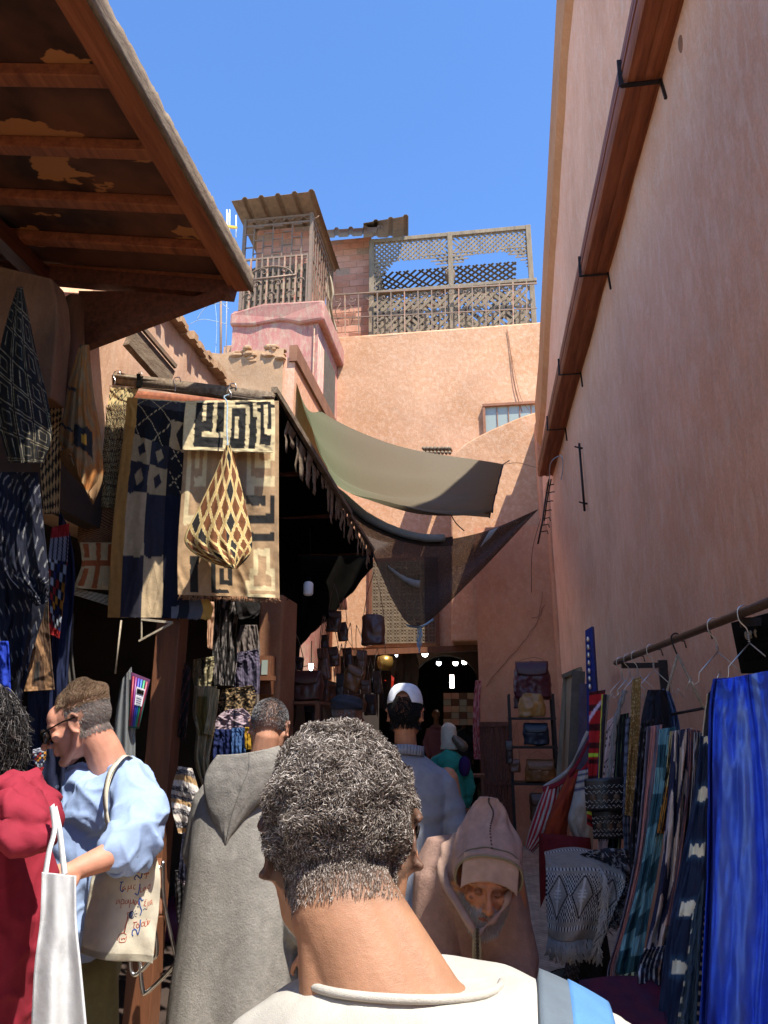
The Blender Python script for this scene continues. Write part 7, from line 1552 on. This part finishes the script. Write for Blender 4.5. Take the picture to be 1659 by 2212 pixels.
m_ = MB(); m_.poly([at(1264, 1362, y=5.6), at(1279, 1353, y=5.55), at(1288, 1500, y=5.5), at(1296, 1700, y=5.45), at(1272, 1700, y=5.5)], (.02, .04, 0)); m_.build('plank', 'blue_paint', bl_, False)
m_ = MB()
for k in range(7): m_.ell(at(1269+.7*k, 1382+17*k, y=5.55)+V(0, -.03, 0), (.011, .006, .02), n=8, m=6)
m_.build('studs', 'steel', bl_)
# ---- rod, bracket, hangers
RA, RB_ = at(1659, 1302, y=2.45), at(1330, 1432, y=4.95); RD = (RB_-RA).normalized()
rod = thing('hanging_rod', 'long brown iron rod fixed beside the pink wall, carrying the scarves', 'rod', tuple(RA)); m_ = MB(); m_.tube([RA-RD*1.2, RB_], .016, 12); m_.build('tube', 'brown_iron' if 'brown_iron' in MATS else basic('brown_iron', hx('5c4636'), .5, .3, 25, .2, metal=.3) and 'brown_iron', rod)
for t in (.93, .1): p = RA.lerp(RB_, t); k = MB(); k.bar(p+V(0, 0, -.03), V(wallx(p.y)+.02, p.y, p.z-.03), .04, .03); k.bar(V(wallx(p.y)-.02, p.y, p.z), V(wallx(p.y)-.02, p.y, p.z-.3), .06, .03); k.build('bracket', 'dark_iron', rod, False)
for t in (.3, .45, .62, .78): p = RA.lerp(RB_, t); k = MB(); k.tube([p+V(.02, 0, 0), p+V(.05, 0, -.005), p+V(.055, 0, -.035)], .004, 5); k.build('peg', 'brown_iron', rod)
bs = thing('black_plaque', 'black carved wooden box sign hanging on the pink wall behind the rod', 'box', tuple(atwall(1620, 1420, .06))); Y = 2.75; m_ = MB(); A = at(1578, 1345, y=3.0); B = at(1600, 1455, y=2.95); C = at(1690, 1440, y=2.5); Dp = at(1690, 1315, y=2.5)
m_.poly([A, B, C, Dp], (.08, .02, 0)); m_.build('board', 'black', bs, False, bevel=.004)
m_ = MB()
for k in range(9):
    for j in range(4): p = A.lerp(Dp, .2+.09*k).lerp(B.lerp(C, .2+.09*k), .35+.14*j)+V(-.006, -.006, 0); m_.ell(p, (.005, .008, .009), n=6, m=4)
m_.build('carving', 'black', bs); m_ = MB()
for k in range(3): p = A.lerp(Dp, .33+.1*k).lerp(B.lerp(C, .33+.1*k), .33); m_.ell(p+V(-.008, -.008, 0), (.006, .006, .015), n=8, m=6)
m_.build('shells', 'rope', bs)
HG = 'wire hangers on the iron rod'
def hanger(label, t, k=1.0, mat='steel', wide=.17, drop=.22, notch=True):
    p = RA.lerp(RB_, t); o = thing('wire_hanger', label, 'hanger', tuple(p), HG); m_ = MB(); r = .026*k
    hook = [p+V(r*math.cos(a), 0, r*math.sin(a)-.004) for a in [-.3+k2*.42 for k2 in range(9)]]
    hook += [p+V(-r*.9, 0, -.03*k), p+V(-.004, 0, -.055*k), p+V(0, 0, -.075*k)]
    m_.tube(smoothpts(hook, 3), .0022, 6); m_.build('hook', mat, o); m_ = MB(); c = p+V(0, 0, -.075*k)
    m_.tube([c+V(.004*math.cos(a*1.4), .004*math.sin(a*1.4), -.0016*a) for a in range(18)], .002, 5); m_.build('twist', mat, o)
    m_ = MB(); b = c+V(0, 0, -.03)
    for s in (-1, 1):
        pts = [b, b+V(s*wide*.45, 0, -drop*.35)]
        if notch: pts += [b+V(s*wide*.47, 0, -drop*.5), b+V(s*wide*.6, 0, -drop*.55), b+V(s*wide*.62, 0, -drop*.42)]
        pts += [b+V(s*wide*.75, 0, -drop*.62)]
        m_.tube(pts, .0022, 6)
    m_.build('arms', mat, o); return o
def rodt(px):
    lo, hi = -.3, 1.0
    for _ in range(30):
        m = (lo+hi)/2; p = RA.lerp(RB_, m); q = p-CAM; f = q.dot(Vector((-_sa, _ca, 0))); X = q.dot(Vector((_ca, _sa, 0))); u = X/(f*_c+q.z*_s)
        if CX+F*u > px: lo = m
        else: hi = m
    return lo
for px, lab in ((1610, 'nearest wire hanger on the rod, in front of the black plaque'), (1543, 'wire hanger holding the bright blue scarves'), (1408, 'wire hanger holding the dark shawl beside the tan triangle hanger'), (1374, 'wire hanger behind the gold-brown scarf'), (1357, 'wire hanger holding the thick twisted cord'), (1341, 'wire hanger at the far tip of the rod')): hanger(lab, rodt(px))
th = thing('triangle_hanger', 'dark hook with two long pale cords carrying the row of striped scarves', 'hanger', tuple(RA.lerp(RB_, rodt(1462)))); p = RA.lerp(RB_, rodt(1462)); m_ = MB(); m_.tube(smoothpts([p+V(.024, 0, .006), p+V(0, 0, .024), p+V(-.022, 0, .01), p+V(-.018, 0, -.03), p+V(-.004, 0, -.075)]), .004, 6); m_.build('hook', 'dark_iron', th)
yh = p.y; bL, bR = at(1425, 1548, y=yh), at(1520, 1530, y=yh-.15); m_ = MB(); m_.tube([p+V(-.004, 0, -.07), bL], .0055, 6); m_.tube([p+V(-.004, 0, -.07), bR], .0055, 6); m_.build('cords', 'rope', th); m_ = MB(); m_.tube([bL, bR], .006, 6); m_.build('bar', 'dark_iron', th)
# ---- scarves and cloths
SC = 'scarves and cloths hung along the pink wall'
def scarf(label, y, L, R, col, seed, fold=(2.2, .034), nu=34, nv=90, name='scarf', mat='cloth', **k):
    o = hang(name, label, 'scarf', y, L, R, lambda u, v: tuple(min(.85, c*1.45+.004) for c in col(u, v)), nu, nv, fold, mat=mat, group=SC, seed=seed, **k); return o
def st(a, b, n, w=.3, ph=0, dia=0): return lambda u, v: b if ((u*n+v*dia+ph) % 1) < w else a
blu = hx('2c55cc'); lblu = hx('6f92ee')
def bluef(u, v):
    s = nz(u*5+.6*nz(u*3, v*2), v*.6, 2)+.2*nz(u*14, v*1.5); c = mix(blu, lblu, .8*sst(.08, .3, s)*(1-.7*v)); return mix(c, hx('142a80'), sst(.1, .4, -s))
scarf('wide bright blue scarf with paler streaks, nearest on the rod', 2.3, [(1550, 1470), (1540, 1600), (1540, 1900), (1525, 2260)], [(1665, 1448), (1700, 1600), (1720, 1900), (1730, 2260)], bluef, 1, (2.7, .05), 120, 150, mat='linen')
scarf('dark blue edge of the bright blue scarves, left of the paler streaks', 2.38, [(1541, 1466), (1531, 1560), (1527, 1900), (1508, 2260)], [(1575, 1464), (1560, 1600), (1560, 1900), (1560, 2260)], lambda u, v: mix(hx('142a78'), hx('1f3fa6'), .5+nz(u*6, v*2)), 2, (2, .03), 40, 100, mat='linen')
def ikat(u, v):
    b = v*5.2+.08*nz(u*6, v*20); on = (b % 1) < .2 and .2 < u < .75; c = hx('12203a')
    if on: return mix(hx('d8cfb8'), c, .15+.3*nz(u*30, v*60)**2*4 if False else .08)
    e = min(abs((b % 1)-.2), abs((b % 1)-1), abs(b % 1)); 
    if u > .9 and int(v*120) % 3 == 0: return hx('b5b09c')
    return mix(c, hx('2f5270'), .6*max(0, 1-e*9)*(1 if .15 < u < .8 else 0)+.12*nz(u*5, v*20))
scarf('navy ikat scarf with large cream blocks down its middle, beside the bright blue scarf', 2.44, [(1514, 1590), (1494, 1740), (1464, 1900), (1436, 2060), (1418, 2240)], [(1545, 1590), (1540, 1740), (1534, 1900), (1522, 2060), (1508, 2250)], ikat, 3, (1.1, .012), 50, 220)
scarf('black and navy scarf with thin cream edge, draped behind the bright blue scarf', 2.55, [(1528, 1500), (1514, 1620), (1508, 1750), (1500, 2000)], [(1560, 1468), (1548, 1600), (1545, 1750), (1540, 2000)], lambda u, v: hx('b5ad98') if u < .08 and v < .5 else mix(hx('15171d'), hx('243040'), .5+nz(u*6, v*3)), 4)
scarf('slate blue scarf with fringe and small white dashes, low in front', 2.40, [(1496, 1980), (1484, 2080), (1468, 2180), (1460, 2250)], [(1520, 1900), (1512, 2050), (1505, 2180), (1500, 2250)], lambda u, v: hx('a8a898') if (u < .12 and int(v*26) % 3 == 0) else hx('2c3d4c'), 5, (1.5, .03))
def ikat2(u, v):
    t = nz(u*3, v*1.2); k = int(v*11+u*2+t*2); x = int(u*7)
    if x in (1, 3, 4, 6): return hx('b3a9a0') if (k % 3) else hx('1d2440')
    return hx('1d2440') if (k % 4) else hx('8f8a90')
scarf('white and navy ikat scarf with broken stripes, middle of the striped row', 2.95, [(1452, 1580), (1445, 1700), (1425, 1900), (1395, 2060), (1400, 2150)], [(1496, 1572), (1492, 1700), (1480, 1900), (1455, 2050), (1450, 2160)], ikat2, 6, (2.5, .03), 60, 200)
def teal(u, v):
    k = int(v*11+(1.5 if u > .5 else 0)); c = hx('29505e') if (k % 2) else hx('5f8b96')
    if v > .86: c = hx('1f4a58')
    return mul(c, .75 if math.sin(u*120) > .2 else 1)
scarf('teal scarf with lighter turquoise rectangles and fine ribs', 3.1, [(1425, 1575), (1412, 1700), (1380, 1900), (1345, 2030), (1330, 2100)], [(1462, 1570), (1448, 1700), (1425, 1850), (1398, 2000), (1380, 2120)], teal, 7, (2, .025), 60, 200)
scarf('salmon pink and grey scarf left of the teal one', 3.15, [(1398, 1570), (1388, 1700), (1372, 1850), (1340, 2000), (1312, 2110), (1340, 2170)], [(1430, 1565), (1412, 1700), (1395, 1850), (1360, 2000), (1330, 2110), (1370, 2170)], st(hx('9a6a66'), hx('5e5c6a'), 1.6, .45), 8)
scarf('black scarf with faint white scribbles at the left of the striped row', 3.2, [(1385, 1562), (1372, 1700), (1364, 1850), (1356, 1990)], [(1412, 1552), (1398, 1700), (1388, 1850), (1375, 2000)], lambda u, v: hx('6d6d78') if nz(u*12, v*40) > .42 else hx('15151c'), 9)
scarf('olive yellow and black striped scarf between the teal and white ones', 3.05, [(1448, 1580), (1440, 1660), (1430, 1740), (1420, 1800)], [(1468, 1578), (1464, 1660), (1452, 1740), (1446, 1800)], lambda u, v: hx('151a18') if int(u*12+v*3) % 2 else (hx('b5ab7c') if v < .5 else hx('a0702a')), 10, nv=60)
scarf('dusky red and blue thin striped scarf right of the white ikat one', 2.85, [(1488, 1575), (1484, 1700), (1465, 1850), (1440, 2000)], [(1512, 1578), (1506, 1700), (1492, 1850), (1470, 2000)], st(hx('3a3442'), hx('7d5450'), 6, .35), 11)
scarf('grey and navy pinstriped scarf, last of the striped row', 2.8, [(1500, 1582), (1495, 1700), (1480, 1850), (1452, 2010), (1430, 2140)], [(1526, 1584), (1520, 1700), (1508, 1850), (1490, 2010), (1475, 2150)], st(hx('232c3c'), hx('8d9294'), 9, .28), 12, nu=60)
scarf('navy scarf with curving white stripes bunched at the bottom of the row', 2.7, [(1392, 2050), (1378, 2100), (1385, 2170), (1410, 2240)], [(1452, 2040), (1450, 2100), (1448, 2170), (1455, 2250)], lambda u, v: hx('a3a5a6') if ((u*7+.8*math.sin(v*4)) % 1) < .3 else hx('161c30'), 13, (2, .04), 60, 80)
scarf('gold-brown mudcloth scarf with cream scratches hanging from the rod', 3.7, [(1366, 1468), (1362, 1560), (1355, 1660), (1350, 1760)], [(1384, 1462), (1382, 1560), (1378, 1660), (1368, 1765)], lambda u, v: hx('b5a078') if (abs(nz(u*6, v*36)) < .04) else hx('70582e'), 14, (1, .02), 24, 140)
scarf('white mudcloth scarf with black arrow marks', 4.1, [(1312, 1560), (1305, 1650), (1298, 1750), (1290, 1850)], [(1340, 1535), (1332, 1650), (1322, 1750), (1312, 1850)], lambda u, v: hx('1b1a1c') if (abs(((v*9) % 1)-.5-abs(u-.5)*.9) < .05 and int(v*9) % 2 == 0) or (int(v*60) % 3 == 0 and int(u*12) % 3 == 0 and int(v*9) % 2) else hx('a8979a'), 15, (1, .015), 30, 160)
scarf('black cloth with thin green edge between the white mudcloth and the twisted cord', 4.0, [(1334, 1545), (1328, 1650), (1320, 1760), (1310, 1860)], [(1358, 1540), (1352, 1650), (1346, 1760), (1338, 1860)], lambda u, v: hx('5f7a4c') if abs(((u*3) % 1)-.5) < .03 else hx('12141c'), 16)
scarf('grey-blue ribbed cloth with a bright blue edge', 3.85, [(1352, 1552), (1348, 1650), (1345, 1760), (1350, 1850)], [(1372, 1545), (1366, 1650), (1362, 1760), (1358, 1850)], lambda u, v: hx('2a58a8') if u > .78 and v < .5 else (hx('3a4152') if int(v*60) % 4 == 0 else hx('5a6478')), 17)
scarf('very dark navy shawl on a wire hanger behind the pale cords', 3.4, [(1400, 1490), (1385, 1560), (1372, 1700), (1352, 1900)], [(1438, 1490), (1450, 1560), (1440, 1700), (1400, 1900)], lambda u, v: hx('10131f'), 18, (2, .03), bow=.05)
scarf('faded blue shawl hanging at the wall behind the dark navy shawl', 3.5, [(1432, 1488), (1440, 1560), (1440, 1700)], [(1448, 1496), (1468, 1570), (1475, 1700)], lambda u, v: mix(hx('26385a'), hx('5c6c8c'), .5+nz(u*6, v*5)), 19)
scarf('red striped Berber cloth with a white diagonal band and neon tags', 4.6, [(1273, 1495), (1272, 1600), (1270, 1700), (1268, 1780)], [(1308, 1490), (1295, 1600), (1288, 1700), (1284, 1790)], lambda u, v: hx('a8d040') if (abs(v-.43) < .012 or abs(v-.87) < .012) else hx('b9a8c0') if abs(v-.2+u*.12) < .018 else (hx('9c1c22') if int(v*26) % 3 else hx('3a0f14')), 20, (1, .02), 20, 120)
scarf('beige and black narrow cloth with a yellow cord beside the red cloth', 4.4, [(1300, 1500), (1296, 1600), (1290, 1760)], [(1316, 1500), (1308, 1600), (1300, 1760)], lambda u, v: hx('b5b04c') if u < .15 else hx('2c2432') if u < .6 else hx('85776c'), 21)
# thick twisted cord handles
m_ = MB()
for q in ([(1350, 1492), (1330, 1560), (1318, 1660), (1300, 1760)], [(1372, 1490), (1368, 1560), (1362, 1650), (1368, 1740)]):
    P2 = smoothpts([at(x, y, y=3.95) for x, y in q], 14)
    for ph in (0, 3.14): m_.tube([p+V(.007*math.cos(i*.5+ph), .007*math.sin(i*.5+ph), 0) for i, p in enumerate(P2)], .008, 6, hx('8d8a88'))
tag(m_.build('twisted_cord', 'wool', None), 'pair of thick twisted grey cord handles hanging from a wire hanger', 'cord', )
# beaded clutch bags
for i, (y0, y1, xL_, xR_, lab) in enumerate(((1684, 1752, 1262, 1352, 'upper black clutch bag with rows of small shiny beads'), (1752, 1812, 1278, 1356, 'lower black clutch bag with shiny beads, partly under the upper one'))):
    o = thing('beaded_clutch', lab, 'bag', tuple(at(1310, (y0+y1)/2, y=3.9)), 'black beaded clutch bags'); y = 3.85+.06*i; m_ = MB()
    for sd in (0, .05): m_.grid(lambda u, v: at(xL_+(xR_-xL_)*u+4*v*(1-2*u), y0+(y1-y0)*v-6*u*(1-v), y=y+sd*math.sin(math.pi*v)-.02*math.sin(math.pi*u)), 16, 12, lambda u, v: hx('18161a'))
    m_.build('pouch', 'leather', o, True, .004); m_ = MB()
    for k in range(46):
        for rv in (.25, .42, .7, .86):
            u = (k+.5)/46; 
            if (k*7+int(rv*10)) % 5 == 0: continue
            v = rv+.04*math.sin(k*1.1); p = at(xL_+(xR_-xL_)*u+4*v*(1-2*u), y0+(y1-y0)*v-6*u*(1-v), y=y-.026); m_.ell(p, (.0035, .0025, .002), n=5, m=4)
    m_.build('beads', 'steel', o)
    m_ = MB()
    for k in range(3): m_.ell(at(xL_+(xR_-xL_)*(.22+.28*k), y0+(y1-y0)*.56, y=y-.022), (.016, .004, .018), n=10, m=6)
    m_.build('medallions', 'brown_iron', o)
# red and white shoulder bags
def sack(label, y, L, R, col, seed, depth=.09, name='woven_bag'):
    o = thing(name, label, 'bag', tuple(at(L[0][0], L[0][1], y=y)), 'woven bags low by the pink wall'); m_ = MB()
    for sd in (-1, 1): m_.grid(lambda u, v: (lambda a, b: at(a[0]+(b[0]-a[0])*u, a[1]+(b[1]-a[1])*u, y=y+sd*depth*math.sin(math.pi*u)**.6*math.sin(math.pi*min(1, v*.85+.1))+.015*nz(u*5, v*6, seed)))(plc(L, v), plc(R, v)), 26, 40, col)
    m_.build('body', 'wool', o, True, .004); return o
sack('white shoulder bag with thin blue stripes near its rim', 5.0, [(1250, 1665), (1236, 1730), (1228, 1780), (1258, 1838)], [(1278, 1660), (1282, 1720), (1282, 1780), (1280, 1840)], lambda u, v: hx('26305c') if v < .3 and int(v*40) % 3 == 0 else hx('b9b2a6'), 1)
sack('orange-red leather shoulder bag between the white bags', 5.1, [(1232, 1660), (1205, 1720), (1180, 1780), (1172, 1850)], [(1262, 1665), (1240, 1720), (1226, 1780), (1222, 1850)], lambda u, v: mix(hx('8c2c1c'), hx('a8451f'), .5+nz(u*4, v*4)), 2)
sack('red and cream striped woven bag hanging lowest by the wall', 5.15, [(1178, 1700), (1160, 1745), (1142, 1800), (1136, 1830)], [(1210, 1690), (1205, 1740), (1185, 1800), (1150, 1842)], lambda u, v: hx('a81f2c') if int(u*9+.6) % 2 else hx('b8aea6'), 3, .05)
sack('white canvas bag with dark red straps behind the orange-red one', 5.3, [(1210, 1690), (1190, 1740), (1172, 1790)], [(1238, 1660), (1222, 1720), (1196, 1790)], lambda u, v: hx('b5b1a8'), 4, .04)
sack('deep red felt bag standing lowest, under the others', 4.9, [(1165, 1800), (1165, 1870), (1168, 1960)], [(1275, 1810), (1270, 1870), (1190, 1900)], lambda u, v: hx('6a1418'), 5, .1)
m_ = MB(); ribbon(m_, smoothpts([at(1272, 1600, y=5.0), at(1240, 1660, y=5.05), at(1212, 1690, y=5.1), at(1172, 1705, y=5.15)]), .03, (.3, .2, 1), hx('7c1a28')); ribbon(m_, smoothpts([at(1270, 1580, y=5.1), at(1250, 1620, y=5.1), at(1225, 1665, y=5.2), at(1175, 1700, y=5.2)]), .022, (.3, .2, 1), hx('a8a098')); ribbon(m_, smoothpts([at(1276, 1640, y=5), at(1262, 1660, y=5.0), at(1240, 1680, y=5.0)]), .02, (.3, .2, 1), hx('a01f28'))
tag(m_.build('bag_straps', 'cloth', None, True, .004), 'red and white straps of the woven bags rising to the wall', 'straps')
# grey Berber rug over a basket
bs_ = thing('basket', 'dark tall basket standing under the grey fringed rug', 'basket', (at(1262, 2050, y=3.4).x, 3.4, 0)); cB = V(at(1272, 2050, y=3.3).x, 3.35, 0); m_ = MB(); m_.lathe([(.13, 0), (.15, .3), (.17, .62), (.16, .66), (.14, .62)], cB, 24); m_.build('body', 'dark_lattice', bs_)
m_ = MB(); m_.lathe([(.168, .60), (.175, .63), (.168, .66)], cB, 24); m_.build('rim', 'black', bs_)
def rugc(u, v):
    x, y = u, v; g1 = hx('8c857c'); k = hx('1d1c20'); wv_ = hx('b5b2ac')
    def cb(t): return k if int(t*44) % 2 else wv_
    if .30 < y < .34 or .86 < y < .9: return cb(x)
    if .04 < y < .08: return cb(x)
    if .38 < y < .82:
        xx = (x*3) % 1; d = abs(xx-.5)+abs((y-.6)/.44)*.9
        if abs(d-.42) < .03: return k
        if xx < .5-.42*1 or d > .5: return wv_ if (int(x*60)+int(y*40)) % 2 else k
        if abs(xx-.5) < .03: return wv_
        if d < .2 and int(y*60) % 2: return wv_
    return mul(g1, 1+.1*nz(u*40, v*40))
ru = thing('berber_rug', 'grey woven rug with black and white diamonds and long fringe, thrown over the basket', 'rug', tuple(at(1270, 1900, y=3.2))); m_ = MB()
rL = [(1176, 1842), (1180, 1880), (1180, 1945), (1184, 2020)]; rR = [(1310, 1850), (1350, 1900), (1330, 1960), (1298, 2040)]
def rugf(u, v):
    a = plc(rL, v); b = plc(rR, v); y = 3.22-.16*math.sin(math.pi*min(1, v*1.1)*.5)+.035*math.sin(u*7+v*2)+.02*nz(u*5, v*5); 
    if v < .25: y += (.25-v)*1.0
    return at(a[0]+(b[0]-a[0])*u, a[1]+(b[1]-a[1])*u-14*math.sin(math.pi*u)*(1-v)+16*math.sin(u*6.3)*v*.5, y=y)
m_.grid(rugf, 110, 110, rugc); m_.build('cloth', 'wool', ru, True, .008)
m_ = MB(); rr = random.Random(9)
for i in range(130):
    u = rr.random(); p = rugf(u, 1); m_.tube([p, p+V(rr.uniform(-.01, .01), -.01, -.03), p+V(rr.uniform(-.02, .02), -.01, -.055-rr.random()*.02)], .0028, 4, hx('8f8c88'))
for i in range(80):
    v = .2+.8*i/80; p = rugf(.62+.3*v, v)+V(0, -.02, 0); m_.tube([p, p+V(rr.uniform(-.02, .01), -.012, -.02), p+V(rr.uniform(-.035, .015), -.012, -.05)], .0026, 4, hx('a5a29e'))
m_.build('fringe', 'wool', ru)
r2 = thing('dark_rug', 'dark tufted rug with pale threads bundled beside the grey fringed rug', 'rug', tuple(at(1310, 1880, y=3.4))); m_ = MB()
rL2 = [(1240, 1850), (1275, 1900), (1300, 1960), (1310, 2010)]; rR2 = [(1356, 1836), (1362, 1900), (1352, 1960), (1330, 2010)]
def rug2(u, v): a = plc(rL2, v); b = plc(rR2, v); return at(a[0]+(b[0]-a[0])*u, a[1]+(b[1]-a[1])*u-8*math.sin(math.pi*u), y=3.3-.1*math.sin(math.pi*u)+.03*nz(u*6, v*6))
m_.grid(rug2, 50, 50, lambda u, v: mix(hx('24242c'), hx('8d8c8e'), 1 if nz(u*16, v*16) > .2 else 0)); m_.build('cloth', 'wool', r2, True, .01); m_ = MB()
for i in range(260): p = rug2(rr.random(), rr.random()); m_.tube([p, p+V(rr.uniform(-.015, .015), -.015, rr.uniform(-.02, .01)), p+V(rr.uniform(-.03, .03), -.012, rr.uniform(-.035, .01))], .0014, 3, hx('a9aab0') if rr.random() < .6 else hx('2c2c36'))
m_.build('threads', 'wool', r2)
hang('dark_cloth', 'dark patterned cloth hanging under the basket beside the old man', 'cloth', 3.3, [(1215, 2010), (1222, 2080), (1200, 2160)], [(1310, 2010), (1320, 2080), (1330, 2180)], lambda u, v: hx('1a181c') if u > .3 else (hx('5a565a') if (int(u*40)+int(v*40)) % 3 == 0 else hx('28262a')), 30, 40, (2, .02), group=SC, seed=31)
m_ = MB(); P0 = at(1330, 2150, z=.32)
m_.grid(lambda u, v: at(1250+190*u, 2125+110*v-10*math.sin(3*u), y=2.75-.5*v+.04*nz(u*5, v*5)), 24, 16, lambda u, v: mix(hx('5c1230'), hx('451a3c'), .5+nz(u*6, v*6))); tag(m_.build('red_rug', 'wool', None, True, .02), 'crimson and purple rug heap at the foot of the scarves', 'rug')
scarf('crumpled pale green and black scarf end lying at the foot of the row', 2.9, [(1330, 2110), (1322, 2135), (1335, 2150)], [(1392, 2095), (1410, 2125), (1400, 2150)], lambda u, v: hx('8d9474') if int(u*9+v*4) % 2 else hx('1f2422'), 33, (3, .03), 40, 20)
